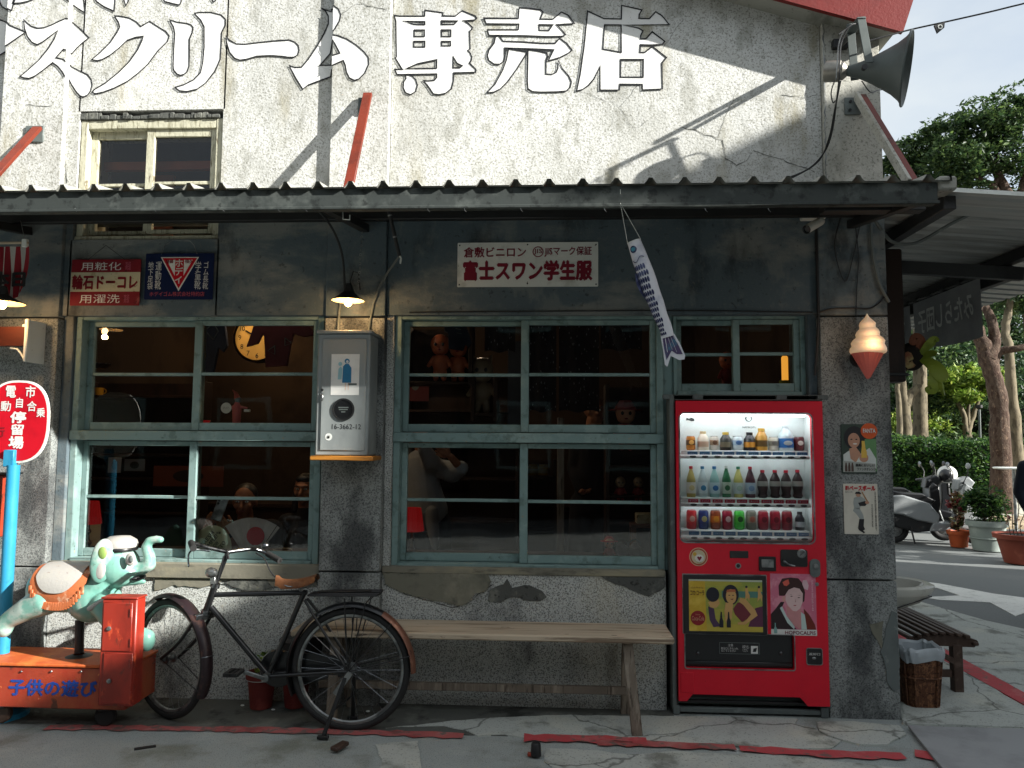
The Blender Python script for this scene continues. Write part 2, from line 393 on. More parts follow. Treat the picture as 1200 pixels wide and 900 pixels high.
M_whp = layers('white_road_paint', hx('dcdcd6'), [(hx('b5b5ae'), 7, O1, .5, .68, 'n', .7), (hx('8a8a84'), 60, O1, .6, .68, 'n', .7)], .8, ((90, .4, .004),))
M_red = layers('red_cabinet_paint', hx('d60d2a'), [(hx('8a1222'), 3.2, (1,1,1.6), .60, .78, 'n', .6), (hx('e04a58'), 70, (3,1,.3), .67, .71, 'n', .6), (hx('bd0c26'), 2, O1, .4, .7, 'n', .6), (hx('7c1420'), 55, O1, .68, .72, 'n', .5)], .34, ((6, .04, .01),), .5)
M_grey = layers('grey_steel_paint', hx('6f7775', .8), [(hx('535a5a', .8), 3, O1, .45, .65, 'n', .7), (hx('99a09c', .8), 14, O1, .6, .7, 'n', .5)], .5, ((20, .08, .004),))
M_meter = layers('galvanised_box', hx('8f9594', .9), [(hx('a9afad', .9), 2.5, (1,1,.6), .48, .68, 'n', .7), (hx('7c8281', .8), 5, (1.5,1,.4), .5, .7, 'n', .6)], .42, ((30, .1, .003),), .5, .05)
M_rustred = layers('rusty_orange_paint', hx('a03a22', .85), [(hx('a85630', .85), 4, (1,1,.6), .48, .68, 'n', .8), (hx('8e2715'), 7, (1,1,.35), .5, .66, 'n', .7), (hx('3e261c'), 12, (1,1,.5), .6, .68, 'n', .85), (hx('e08b52'), 30, O1, .66, .70, 'n', .7), (hx('35221a'), 2.6, (1,1,.8), .58, .74, 'n', .6)], .45, ((40, .25, .003),), .5)
M_rustbox = layers('glossy_orange_red_paint', hx('a23020', .82), [(hx('6e1e14', .85), 4, (1,1,.5), .48, .68, 'n', .7), (hx('dd5a34'), 14, (1,1,.6), .6, .7, 'n', .6), (hx('4a2a20'), 16, (1,1,.5), .60, .68, 'n', .7)], .4, ((30, .15, .003),), .5)
M_orangetop = layers('worn_orange_deck', hx('b5562a'), [(hx('d07a3c'), 5, O1, .45, .62, 'n', .8), (hx('5b3423'), 6, O1, .55, .7, 'n', .8)], .6, ((40, .3, .004),))
M_gutter = layers('weathered_zinc_gutter', hx('4a504e', .7), [(hx('6c726e', .7), 7, (1,1,1), .5, .66, 'n', .7), (hx('2c302f', .7), 18, O1, .52, .66, 'n', .8)], .7, ((30, .2, .004),), .3, .3)
M_corr = layers('old_corrugated_sheet', hx('9a9a92', .9), [(hx('6a6a60', .9), 5, (1,.4,1), .48, .66, 'n', .8), (hx('3c3b35'), 20, O1, .6, .7, 'n', .7)], .8, ((40, .3, .004),))
M_sheet = layers('grey_metal_sheet', hx('b4b5b0', .9), [(hx('d0d0c9', .9), 3, (.3,6,1), .5, .66, 'n', .6), (hx('83847f', .9), 4, (.3,8,1), .5, .66, 'n', .7)], .45, ((10, .1, .004),), .5, .35)
M_bench = layers('weathered_plank', hx('b5a690'), [(hx('c4b39c'), 9, (.12,1,1), .45, .65, 'n', .8), (hx('6d5b49'), 16, (.08,1.4,1.4), .52, .64, 'n', .85), (hx('3b3027'), 30, (.3,1,1), .64, .69, 'n', .8)], .75, ((60, .3, .003),))
M_bleg = layers('weathered_leg_wood', hx('7f7467', .8), [(hx('a79c8c', .8), 12, (1.5,1.5,.2), .48, .64, 'n', .8), (hx('453c33'), 24, (2,2,.15), .54, .64, 'n', .85)], .8, ((60, .4, .004),))
M_slat = layers('dark_slat_wood', hx('4a3a31', .9), [(hx('6a5a50', .9), 14, (1,.15,1), .48, .66, 'n', .8)], .5, ((50, .3, .003),))
M_black = flatm('black_enamel', '17181a', .32, coat=.2)
M_blackr = flatm('dull_black_steel', '1b1c1d', .55, bump=.2, bs=60)
M_tyre = flatm('tyre_rubber', '1d1d1d', .8, bump=.3, bs=150)
M_brownf = layers('brown_worn_fender', hx('33262a', .8), [(hx('2a211f'), 10, (1,1,.5), .5, .62, 'n', .8), (hx('5c4038'), 14, O1, .56, .68, 'n', .7)], .4, ((40, .2, .002),), .5, .2)
M_copper = layers('rusty_copper_fender', hx('7a5242'), [(hx('a97a60'), 9, O1, .5, .64, 'n', .8), (hx('3a2a25'), 16, O1, .55, .65, 'n', .8)], .4, ((40, .2, .002),), .5, .4)
M_chrome = pm('worn_chrome', hx('8a8d8f'), .28, 1.0, hx('55585a'), 30)
M_steel = pm('brushed_steel', hx('9a9d9c'), .4, .9, hx('6c6f70'), 12)
M_leather = layers('tan_leather', hx('7a4f32', .9), [(hx('4c2f1f'), 8, O1, .5, .66, 'n', .7), (hx('9a7048'), 20, O1, .6, .7, 'n', .5)], .5, ((60, .3, .003),))
M_blue = layers('blue_post_paint', hx('2f8db4', .85), [(hx('47a6c8', .85), 6, (1,1,.4), .5, .7, 'n', .6), (hx('1d6484', .85), 14, (1,1,.6), .58, .7, 'n', .7)], .45, ((40, .15, .002),))
M_signred = layers('red_enamel', hx('ba1424'), [(hx('960f1c'), 5, O1, .5, .7, 'n', .6), (hx('5a1216'), 40, O1, .68, .72, 'n', .6)], .35, ((20, .06, .003),))
M_oldred = layers('chipped_dark_red_enamel', hx('7c1c26'), [(hx('a85a55'), 7, O1, .62, .72, 'n', .8), (hx('3d1418'), 30, O1, .58, .66, 'n', .7)], .45, ((40, .2, .003),))
M_signwhite = layers('enamel_white', hx('dcdfd9'), [(hx('a6a89e'), 6, O1, .5, .7, 'n', .6), (hx('5f5648'), 44, O1, .68, .71, 'n', .8)], .4)
M_cream = layers('yellowed_enamel', hx('c4bb9b'), [(hx('8f7f5b'), 9, O1, .52, .66, 'n', .7), (hx('5c2a22'), 26, O1, .64, .69, 'n', .7)], .45)
M_navy = layers('navy_enamel', hx('10214a', .8), [(hx('0a1430', .8), 5, O1, .5, .7, 'n', .7), (hx('4d5560'), 50, O1, .69, .72, 'n', .6)], .4)
M_paintw = layers('flat_white_letter_paint', hx('e2e2df'), [(hx('b9b8ae'), 5, O1, .58, .72, 'n', .4), (hx('8e8a7b'), 60, O1, .64, .70, 'n', .6)], .85, ((80, .3, .003),))
M_paintk = layers('thin_black_letter_line', hx('1c1e22'), [(hx('4c4e50'), 60, O1, .58, .68, 'n', .4)], .85)
M_txtw = flatm('white_lettering', 'd9d9d4', .5)
M_txtr = flatm('crimson_lettering', '7c0c28', .5)
M_txtk = flatm('black_lettering', '191a1c', .5)
M_txtpink = flatm('pinkish_lettering', 'b4566a', .5)
M_bluetxt = layers('faded_blue_lettering', hx('1d3f8a'), [(hx('5a3a5a'), 20, O1, .58, .68, 'n', .8)], .6)
M_gl = bpy.data.materials.new('window_glass'); MATS['window_glass'] = M_gl; M_gl.use_nodes = True
_n = M_gl.node_tree.nodes; _l = M_gl.node_tree.links.new; _n.clear()
_o = _n.new('ShaderNodeOutputMaterial'); _x = _n.new('ShaderNodeMixShader'); _t = _n.new('ShaderNodeBsdfTransparent'); _g = _n.new('ShaderNodeBsdfGlossy'); _fr = _n.new('ShaderNodeFresnel')
_t.inputs['Color'].default_value = (.86, .88, .87, 1); _g.inputs['Roughness'].default_value = .02; _fr.inputs['IOR'].default_value = 1.6
_nz = _n.new('ShaderNodeTexNoise'); _nz.inputs['Scale'].default_value = 2.2; _bp = _n.new('ShaderNodeBump'); _bp.inputs['Strength'].default_value = .12; _bp.inputs['Distance'].default_value = .01
_tc = _n.new('ShaderNodeTexCoord'); _l(_tc.outputs['Object'], _nz.inputs['Vector']); _l(_nz.outputs['Fac'], _bp.inputs['Height']); _l(_bp.outputs[0], _g.inputs['Normal'])
_l(_fr.outputs[0], _x.inputs[0]); _l(_t.outputs[0], _x.inputs[1]); _l(_g.outputs[0], _x.inputs[2]); _l(_x.outputs[0], _o.inputs[0])
def leafmat(name, a, b, c, emk=0):
    m = bpy.data.materials.new(name); m.use_nodes = True; MATS[name] = m; n = m.node_tree.nodes; l = m.node_tree.links.new; bs = n['Principled BSDF']
    g = n.new('ShaderNodeNewGeometry'); r = n.new('ShaderNodeValToRGB'); r.color_ramp.elements[0].color = a; r.color_ramp.elements[1].color = c
    e = r.color_ramp.elements.new(.5); e.color = b
    l(g.outputs['Random Per Island'], r.inputs['Fac']); l(r.outputs['Color'], bs.inputs['Base Color']); bs.inputs['Roughness'].default_value = .5; bs.inputs['Specular IOR Level'].default_value = .35
    tr = n.new('ShaderNodeBsdfTranslucent'); mx = n.new('ShaderNodeMixShader'); mx.inputs[0].default_value = .35; l(r.outputs['Color'], tr.inputs['Color'])
    l(bs.outputs[0], mx.inputs[1]); l(tr.outputs[0], mx.inputs[2]); l(mx.outputs[0], n['Material Output'].inputs[0]); return m
M_leaf = leafmat('green_leaves', hx('22361f'), hx('38502e'), hx('647a42'))
M_leafd = leafmat('dark_glossy_leaves', hx('1c3222'), hx('30492e'), hx('587044'))
M_leafy = leafmat('fresh_yellow_green_leaves', hx('4c6b22'), hx('77923a'), hx('a5b352'))
M_hedge = leafmat('clipped_hedge_leaves', hx('1a331a'), hx('305226'), hx('5c7c34'))
M_redleaf = leafmat('dark_red_leaves', hx('4a1f22'), hx('4f5a2c'), hx('9a5a4c'))
M_bark = layers('rough_brown_bark', hx('55463b', .9), [(hx('3b2a21'), 14, (1,1,.35), .46, .58, 'n', .9), (hx('7d6856'), 20, (1,1,.5), .56, .68, 'n', .8)], .9, ((30, 1.0, .03),))
M_barkp = layers('pale_smooth_bark', hx('6e6552'), [(hx('443d31'), 8, (1,1,.4), .48, .62, 'n', .8)], .85, ((30, .5, .01),))
M_brick = layers('dark_brick', hx('4a3a34', .6), [(hx('2e2825', .6), 2, O1, .45, .6, 'n', .8)], .9)
M_room = layers('brown_plaster_room', hx('5a4a3c', .55), [(hx('3a2f28', .55), 1.5, O1, .45, .65, 'n', .8)], .9)
M_dwood = layers('dark_shelf_wood', hx('33231a'), [(hx('1c1410'), 6, (1,1,.3), .45, .62, 'n', .8)], .6)
# ------------------------------------------------------------------ the ground
def struct(mb, name, mat, **kw): return mb.build(name, mat, None, kind='structure', **kw)
g = MB(); g.quad((-400,-400,-.012), (400,-400,-.012), (400,400,-.012), (-400,400,-.012)); struct(g, 'ground', M_road, smooth=False)
def grid(x0, x1, y0, y1, z, nx, ny, amp, fr=1.5):
    b = MB(); vs = []; fs = []
    for j in range(ny+1):
        for i in range(nx+1):
            x = x0+(x1-x0)*i/nx; y = y0+(y1-y0)*j/ny; vs.append((x, y, z+amp*noise.noise(Vector((x*fr, y*fr, 3)))))
    for j in range(ny):
        for i in range(nx): a = j*(nx+1)+i; fs.append((a, a+1, a+nx+2, a+nx+1))
    b._add(vs, fs); return b
struct(grid(-9, 2.6, -9, .35, -.003, 90, 70, .002), 'street_surface', M_asph)
# darker cement strip at the foot of the wall
def jag(a, b, n, amp, seed):
    r_ = random.Random(seed); a = Vector(a); b = Vector(b); o = []
    for i in range(n+1):
        t = i/n; o.append((a.x+(b.x-a.x)*t + (r_.uniform(-amp, amp)*.4 if 0 < i < n else 0), a.y+(b.y-a.y)*t + (r_.uniform(-amp, amp) if 0 < i < n else 0)))
    return o
b = MB(); b.slab([(-9,.3)] + [(-9,-.42)] + jag((-6,-.42),(.1,-.40),22,.012,3) + [(.15,-.2),(.7,-.16),(.72,.3)], -.01, .001); struct(b, 'wall_foot_strip', M_dirty, smooth=False)
# cracked concrete aprons under the bench end, the machine and the pillar (photograph pixels to ground points)
def gpoly(pts, z): return [(q.x, q.y) for q in (G(x, y, z) for x, y in pts)]
slabs = [
 ([(452,853),(500,848),(560,842),(640,838),(700,838),(790,839),(900,840),(935,842),(931,848),(955,853),(964,861),(985,868),(975,876),(930,877),(880,876),(840,870),(790,872),(700,866),(640,868),(612,864),(590,860),(560,862),(545,855),(520,850),(480,851)], .005),
 ([(958,846),(1000,845),(1054,850),(1062,860),(1040,872),(1008,872),(985,866),(960,856)], .008),
 ([(440,872),(490,868),(494,900),(494,925),(436,925),(448,890)], .003),
 ([(640,877),(700,879),(735,884),(790,880),(860,884),(905,884),(960,890),(990,893),(1060,900),(1070,930),(640,930),(655,905),(638,892)], .003),
 ([(1056,758),(1112,770),(1150,793),(1207,840),(1207,853),(1150,850),(1070,848),(1058,846)], .014)]
for pts, z in slabs:
    b = MB(); q = gpoly(pts, z); r_ = random.Random(len(pts)); out = []
    for i in range(len(q)):
        a_, c_ = Vector(q[i]), Vector(q[(i+1) % len(q)]); out.append(tuple(a_)); L_ = (c_-a_).length
        if L_ > .12:
            for k in range(1, int(L_/.06)):
                t = k/int(L_/.06); p_ = a_+(c_-a_)*t; out.append((p_.x+r_.uniform(-.008,.008), p_.y+r_.uniform(-.008,.008)))
    b.slab(out, -.02, z); struct(b, 'concrete_slab', M_slab, smooth=False)
# side pavement and street beyond the corner
b = MB(); b.slab([(2.0,.0),(2.35,-.1),(2.9,-.25),(3.4,-.4),(4.6,1.2),(3.9,2.6),(3.2,5.5),(2.9,14),(2.0,14)], -.02, .008); struct(b, 'side_pavement', M_slab, smooth=False)
# red lines
def redline(pts, w0, seed, mat=M_redp, z=.0072, gaps=()):
    """one painted dash: quads along ground pixels"""
    r_ = random.Random(seed); top = []; bot = []
    q = [G(x, y, z) for x, y in pts]
    for a_, c_ in zip(q, q[1:]):
        n_ = max(2, int((c_-a_).length/.05)); d = (c_-a_).normalized(); nn = Vector((-d.y, d.x, 0))
        for k in range(n_+(1 if c_ is q[-1] else 0)):
            p_ = a_+(c_-a_)*k/n_; top.append(p_+nn*(w0+r_.uniform(-.016,.008))); bot.append(p_-nn*(w0+r_.uniform(-.022,.010)))
    b = MB(); b._add(top+bot, [(i, i+1, len(top)+i+1, len(top)+i) for i in range(len(top)-1)]); return struct(b, 'red_kerb_line', mat, smooth=False)
redline([(55,852),(160,853),(300,855),(430,858),(543,862)], .042, 1, z=.0035)
redline([(614,864),(700,866),(758,868)], .052, 2, M_redp2)
redline([(700,870),(770,872),(862,876)], .042, 3)
redline([(867,877),(930,881),(990,884),(1060,886)], .048, 4, M_redp2)
redline([(1072,882),(1108,888)], .05, 5, M_redp2)
q = [G(x, y, .012) for x, y in [(1040,741),(1048,741),(1100,757),(1200,812),(1260,850),(1262,862),(1200,826),(1100,771),(1035,752)]]
b = MB(); b.slab([(p_.x, p_.y) for p_ in q], -.02, .016); struct(b, 'red_kerb_line', M_redp2, smooth=False)
q = [G(x, y, .0) for x, y in [(1035,754),(1100,773),(1200,829),(1262,866),(1262,880),(1200,840),(1150,810),(1100,786),(1035,762)]]
b = MB(); b.slab([(p_.x, p_.y) for p_ in q], -.02, .004); struct(b, 'kerb_gutter', M_dirty, smooth=False)
for pts in ([(1138,738),(1215,737),(1230,750),(1140,750)], [(1040,681),(1066,679),(1100,683),(1165,695),(1235,704),(1190,721),(1160,705),(1100,702),(1080,699),(1125,697),(1098,688),(1045,688)]):
    b = MB(); q = [G(x, y, 0) for x, y in pts]; b.slab([(p_.x, p_.y) for p_ in q], -.02, -.006); struct(b, 'white_road_marking', M_whp, smooth=False)
# steel plate, bottom right corner
pl = MB(); q = [G(x, y, .02) for x, y in [(1064,850),(1100,852),(1290,856),(1300,930),(1130,930),(1096,890)]]
pl.slab([(p_.x, p_.y) for p_ in q], .010, .022)
pl.build('rubber_mat', layers('pale_grey_mat', hx('a3a5a6', .85), [(hx('8b8d8e', .85), 3, O1, .45, .65, 'n', .7)], .8, ((150, .4, .003),)), smooth=False,
   label='flat pale grey mat lying on the ground at the corner below the stone pillar', cat='mat')

# ------------------------------------------------------------------ the shop
shop = thing('shop_building', 'old two storey plaster shop with teal windows and big painted letters', 'building', (0, .3, 0))
YP, YU, YL, YB = 0.0, .04, .03, .05
ZC = 2.97                     # canopy level
XL0, XL1 = -3.535, -3.125     # left pier
XM0, XM1 = -1.41, -1.035
XR0, XR1 = 1.60, 2.0
ZT = 4.7
def wall(name, boxes, mat, bev=.004):
    b = MB()
    for q in boxes: b.box(*q, b=bev)
    return b.build(name, mat, shop)
# piers (lower, washed pebble) with joint grooves at z .80
for x0, x1 in ((XL0-.05, XL1), (XM0, XM1), (XR0, XR1)):
    yb = .45 if x0 > 1 else .20
    wall('pier', [(x0, x1, YP, yb, -.05, .775)], M_pier); wall('pier', [(x0, x1, YP, yb, .785, 2.33)], M_pier)
    wall('pier_head', [(x0, x1, YP, .45, 2.34, ZC)], M_band)
for x0, x1 in ((-3.585, -3.165), (XM0, XM1), (1.66, XR1)):
    wall('upper_pier', [(x0, x1, YP, .45, ZC+.002, ZT)], M_whiteside if x0 > 1 else M_white)
# upper window opening
uwx0, uwx1, uwz0, uwz1 = RC(90, 129, 259, 281, YU)
wall('upper_wall', [(-8, -3.587, YU, .42, ZC, ZT+.6)], M_white)
wall('upper_wall', [(-3.163, uwx0, YU, .42, ZC, ZT), (uwx1, XM0-.002, YU, .42, ZC, ZT), (uwx0-.01, uwx1+.01, YU, .42, uwz1, ZT)], M_white, 0)
wall('upper_wall', [(XM1+.002, 1.658, YU, .42, ZC, ZT)], M_white)
# lintel band under the canopy
wall('lintel_wall', [(-8, XL0-.052, YL, .42, 2.352, ZC-.002)], M_band)
wall('lintel_wall', [(XL1+.002, uwx0, YL, .42, 2.352, ZC-.002), (uwx1, XM0-.002, YL, .42, 2.352, ZC-.002), (uwx0-.01, uwx1+.01, YL, .42, 2.352, uwz0)], M_band, 0)
wall('lintel_wall', [(XM1+.002, XR0-.002, YL, .42, 2.352, ZC-.002)], M_band)
# walls under the windows, sill strips
mx0, mx1 = .68, 1.60
wall('base_wall', [(-8, XL0-.052, YB, .42, -.05, 2.35)], M_peb)
wall('base_wall', [(XL1+.002, XM0-.002, YB, .42, -.05, .80)], M_peb)
wall('base_wall', [(XM1+.002, mx0, YB, .42, -.05, .80)], M_peb)
wall('sill', [(XL1+.002, XM0-.002, YB-.025, .42, .722, .812)], M_mould); wall('sill', [(XM1+.002, mx0-.004, YB-.012, .42, .772, .812)], M_mould)
# side wall of the shop and roof, back wall
b = MB(); b.box(XR1-.3, XR1-.002, .452, 12, -.05, ZT, 0); b.build('side_wall', M_peb, shop)
b = MB(); b.box(-8, XR1-.31, 11.7, 12, -.05, 6, 0); b.box(-8.2, -8.0, .04, 12, -.05, 6, 0); b.build('rear_wall', M_brick, shop)
# room shell
b = MB(); b.box(-7.9, 1.69, .43, 4.2, -.02, .02, 0); b.build('room_floor', M_dwood, shop)
b = MB(); b.box(-7.9, 1.69, .425, 4.2, 2.96, 3.05, 0); b.build('room_ceiling', M_room, shop)
b = MB(); b.box(-7.9, 1.69, 4.2, 4.4, 0, 4.6, 0); b.box(1.64, 1.69, .43, 4.2, 0, 4.6, 0); b.box(-4.2, -4.1, .43, 4.2, 0, 4.6, 0); b.build('room_wall', M_room, shop)
b = MB(); b.box(-7.9, 1.69, 1.9, 2.0, 3.06, 4.69, 0); b.box(-7.9, 1.69, .43, 1.9, 4.5, 4.69, 0); b.box(-4.4, -4.3, .43, 1.9, 3.06, 4.5, 0); b.box(-1.2, -1.1, .43, 1.9, 3.06, 4.5, 0); b.build('attic_wall', layers('dim_blue_plaster', hx('3a4650', .6), [(hx('232b34', .6), 2, O1, .45, .6, 'n', .8)], .9), shop)
# plaster patches with broken edges, standing proud of the pebble render
def patch(name, pts, Y, th, mat, seed=1, step=.03, amp=.006):
    q = pxloop(pts, Y); out = []; r_ = random.Random(seed)
    for i in range(len(q)):
        a_, c_ = Vector(q[i]), Vector(q[(i+1) % len(q)]); n_ = max(1, int((c_-a_).length/step))
        for k in range(n_):
            p_ = a_+(c_-a_)*k/n_; out.append((p_.x+r_.uniform(-amp,amp), p_.y+r_.uniform(-amp,amp)))
    return flat(name, [out], Y, th, mat, shop)
patch('smooth_patch', [(449,671),(572,671),(575,682),(568,693),(556,696),(549,706),(537,710),(520,705),(500,701),(480,697),(462,690),(452,684)], YB, .010, M_patch)
patch('dark_patch', [(571,700),(575,690),(590,684),(594,678),(600,688),(620,686),(636,691),(641,699),(634,705),(615,702),(598,699),(586,707),(572,705)], YB, .006, M_patchd, 2)
patch('smooth_patch', [(182,667),(330,667),(372,668),(372,686),(330,688),(290,681),(262,680),(240,688),(205,686),(182,692)], YB, .008, M_mould, 3)
patch('dark_patch', [(262,682),(290,676),(312,680),(322,690),(300,692),(278,690)], YB-.008, .003, M_patchd, 4)
patch('smooth_patch', [(700,672),(779,672),(779,690),(760,700),(740,690),(715,682)], YB, .005, M_patchd, 5)
patch('smooth_patch', [(1044,716),(1051,718),(1054,806),(1046,810),(1040,800),(1036,778),(1032,764),(1036,745)], YP, .007, M_grey, 6)
patch('smooth_patch', [(1019,731),(1035,727),(1034,760),(1028,752),(1022,742)], YP, .005, M_patch, 7)
# cracks and old stains on the upper wall: shallow dark filled lines
def crack(pts, Y, w_=.004, mat=M_patchd, seed=0):
    r_ = random.Random(seed); q = [P(x, y, Y) for x, y in pts]; b = MB(); tp = []; bt = []
    for a_, c_ in zip(q, q[1:]):
        n_ = max(1, int((c_-a_).length/.03)); d = (c_-a_).normalized(); nn = Vector((-d.z, 0, d.x))
        for k in range(n_+(1 if c_ is q[-1] else 0)):
            p_ = a_+(c_-a_)*k/n_ + Vector((r_.uniform(-.007,.007), 0, r_.uniform(-.007,.007))); ww = w_*r_.uniform(.15,.8)/2; p_.y = Y-.0022
            tp.append(p_+nn*ww); bt.append(p_-nn*ww)
    b._add(tp+bt, [(i, i+1, len(tp)+i+1, len(tp)+i) for i in range(len(tp)-1)]); b.build('crack', mat, shop, smooth=False)
crack([(676,106),(700,114),(727,125),(755,92),(777,58),(800,22)], YU, .004, seed=1)
crack([(727,125),(740,150),(752,148),(760,140)], YU, .004, seed=2)
crack([(868,97),(858,120),(841,160)], YU, .004, seed=3)
crack([(800,148),(820,155),(846,165),(850,185),(862,194),(875,188),(884,177),(905,184),(930,192),(955,203)], YU, .009, seed=4)
crack([(915,112),(940,114),(966,112)], YU, .005, seed=5)
crack([(456,4),(455,60),(456,130),(455,215)], YU, .008, seed=6)
crack([(72,122),(74,160),(76,190),(78,214)], YU, .010, seed=7)
crack([(395,18),(420,4),(455,12)], YP, .006, seed=8)
crack([(450,672),(458,686),(478,697),(505,704),(530,711),(548,706),(565,694),(575,684)], YB, .010, seed=9)
crack([(30,123),(60,124)], YP, .005, seed=10)
crack([(965,20),(967,120),(968,212)], YP, .012, M_steel, seed=11)
# ------------------------------------------------------------------ hand painted letters across the upper wall
def drape(me, name, mat, lift):
    bm = bmesh.new(); bm.from_mesh(me)
    cuts = (-3.585, -3.165, XM0, XM1)
    for cx in cuts:
        r = bmesh.ops.bisect_plane(bm, geom=bm.verts[:]+bm.edges[:]+bm.faces[:], plane_co=(cx,0,0), plane_no=(1,0,0))
        es = [e for e in r['geom_cut'] if isinstance(e, bmesh.types.BMEdge)]
        if es: bmesh.ops.split_edges(bm, edges=es)
    o0 = origin(shop)
    done = set()
    for f in bm.faces:
        c = f.calc_center_median(); Y = YP if (-3.585 < c.x < -3.165 or XM0 < c.x < XM1) else YU
        for v in f.verts:
            if v.index in done and v.index >= 0: pass
        for v in f.verts:
            v.tag = True; v.co.z = Y
    for v in bm.verts: v.co = Vector((v.co.x, v.co.z-lift, v.co.y)) - o0
    m2 = bpy.data.meshes.new(name); bm.to_mesh(m2); bm.free(); m2.materials.clear()
    return link(m2, name, mat, shop)
def ribbon2d(loop, wd):
    n = len(loop); vs = []; fs = []
    for i in range(n):
        a, b, c = Vector(loop[i-1]), Vector(loop[i]), Vector(loop[(i+1) % n])
        d1 = (b-a).normalized() if (b-a).length > 1e-6 else Vector((1,0)); d2 = (c-b).normalized() if (c-b).length > 1e-6 else d1
        n1 = Vector((-d1.y, d1.x)); n2 = Vector((-d2.y, d2.x)); mm = (n1+n2)
        mm = mm.normalized() if mm.length > .2 else n1
        k = min(2.0, 1/max(.3, mm.dot(n1))); ww = wd*(.75+.5*abs(noise.noise(Vector((b.x*9, b.y*9, 0)))))
        vs += [b+mm*ww*k/2, b-mm*ww*k/2]
    for i in range(n):
        j = (i+1) % n; fs.append((2*i, 2*i+1, 2*j+1, 2*j))
    return vs, fs
def painted(char_loops, ox, oy, k):
    """char_loops: list of shapes; each shape = [outer, hole, ...] in zoomed pixels"""
    for shape in char_loops:
        loops = [pxloop(l_, .02, ox, oy, k) for l_ in shape]
        me = curve_mesh(loops, 0); 
        drape(me, 'painted_letter', M_paintw, .0035)
        vs = []; fs = []
        for l_ in loops:
            v, f = ribbon2d(l_, .0095); o = len(vs); vs += [(a.x, a.y, 0) for a in v]; fs += [tuple(i+o for i in q) for q in f]
        me = bpy.data.meshes.new('o'); me.from_pydata(vs, [], fs); drape(me, 'letter_outline', M_paintk, .0060)
def ci(p, n=3): return [tuple(q) for q in crm([Vector(x) for x in p], n)]
painted([[[(232,190),(262,220),(300,250),(350,266),(410,262),(480,235),(540,205),(600,180),(625,187),(700,250),(770,322),(715,365),(665,410),(620,462),(580,450),(515,524),(578,538),(620,580),(690,615),(755,645),(790,690),(798,740),(785,790),(760,825),(720,842),(690,832),(660,800),(620,740),(570,650),(530,600),(485,568),(400,635),(330,685),(280,705),(235,700),(200,688),(270,630),(370,540),(450,440),(500,360),(530,287),(460,340),(400,385),(350,410),(305,390),(265,340),(240,270)]],
 [[(-60,150),(20,175),(70,200),(108,240),(250,300),(105,400),(0,465),(-80,500)]],
 [[(-40,-60),(0,45),(60,80),(128,112),(145,45),(190,-60)]], [[(135,48),(200,45),(270,30),(340,0),(380,-60),(170,-60)]],
 [[(560,-60),(590,0),(640,40),(700,80),(735,100),(732,60),(725,0),(715,-60)]]], 0, 0, 7.5)
painted([[[(320,-30),(335,0),(360,18),(397,35),(400,0),(398,-30)]], [[(425,-30),(438,16),(447,0),(450,-30)]], [[(560,-30),(575,0),(600,7),(628,13),(634,0),(636,-30)]], [[(735,-20),(748,3),(754,-2),(756,-20)]]], 0, 0, 3)
painted([[[(163,85),(200,88),(250,98),(290,120),(318,148),(345,132),(370,118),(420,150),(465,178),(485,205),(475,235),(420,290),(360,370),(300,425),(240,470),(160,510),(100,532),(50,543),(35,535),(45,518),(110,480),(190,415),(250,355),(300,285),(325,230),(332,205),(285,212),(240,228),(190,275),(140,315),(90,342),(60,348),(30,342),(80,300),(140,240),(180,180),(195,150),(185,120)]],
 [[(487,108),(530,122),(590,130),(615,140),(625,155),(620,185),(603,225),(603,300),(602,380),(590,415),(570,430),(550,435),(530,427),(512,405),(508,380),(512,280),(518,190),(510,150)]],
 [[(632,70),(660,65),(730,65),(790,80),(815,105),(815,140),(793,185),(790,260),(785,340),(755,410),(700,480),(650,515),(590,530),(545,525),(518,505),(570,490),(630,460),(668,420),(682,360),(690,270),(690,150),(670,110)]],
 [[(818,205),(840,230),(880,250),(930,252),(1010,242),(1100,233),(1190,227),(1223,240),(1243,260),(1248,287),(1240,316),(1217,328),(1183,328),(1150,323),(1080,318),(1000,322),(940,340),(900,345),(870,335),(840,300),(825,250)]]], 100, 0, 5)
painted([[[(345,62),(385,78),(432,92),(434,70),(470,70),(510,100),(530,150),(520,200),(480,270),(440,320),(500,330),(580,360),(660,410),(730,470),(770,520),(775,580),(740,660),(690,710),(650,722),(605,700),(580,650),(570,590),(552,548),(500,570),(435,600),(425,665),(300,710),(230,735),(180,775),(120,680),(60,565),(110,582),(170,580),(230,510),(310,390),(370,280),(405,200),(405,130),(380,85)],
  [(440,340),(480,405),(522,485),(432,510),(428,562),(330,565),(422,460),(432,400)]]], 330, 0, 7.5)
painted([[[(85,122),(130,130),(355,130),(355,78),(515,100),(512,128),(625,130),(685,82),(800,130),(812,150),(795,165),(690,170),(740,195),(775,230),(770,250),(750,262),(755,420),(735,432),(755,455),(770,490),(765,520),(750,545),(805,600),(805,625),(610,630),(608,700),(590,770),(540,810),(480,822),(430,815),(400,770),(375,735),(340,695),(380,702),(440,695),(460,670),(460,640),(110,645),(90,598),(160,600),(150,590),(95,500),(105,490),(100,175)],
  [(160,172),(355,178),(355,205),(260,203)], [(503,172),(645,172),(615,203),(503,203)], [(262,252),(352,252),(352,310),(262,310)], [(503,252),(585,252),(585,310),(503,310)],
  [(258,352),(355,352),(355,402),(258,402)], [(503,352),(583,352),(583,392),(503,392)], [(185,595),(290,550),(460,515),(460,590),(300,592)], [(605,485),(640,545),(685,568),(665,585),(605,585)]],
  [[(185,650),(215,650),(245,660),(275,690),(290,740),(275,795),(230,822),(185,805),(165,760),(170,710),(190,680)]]], 450, 0, 7.5)
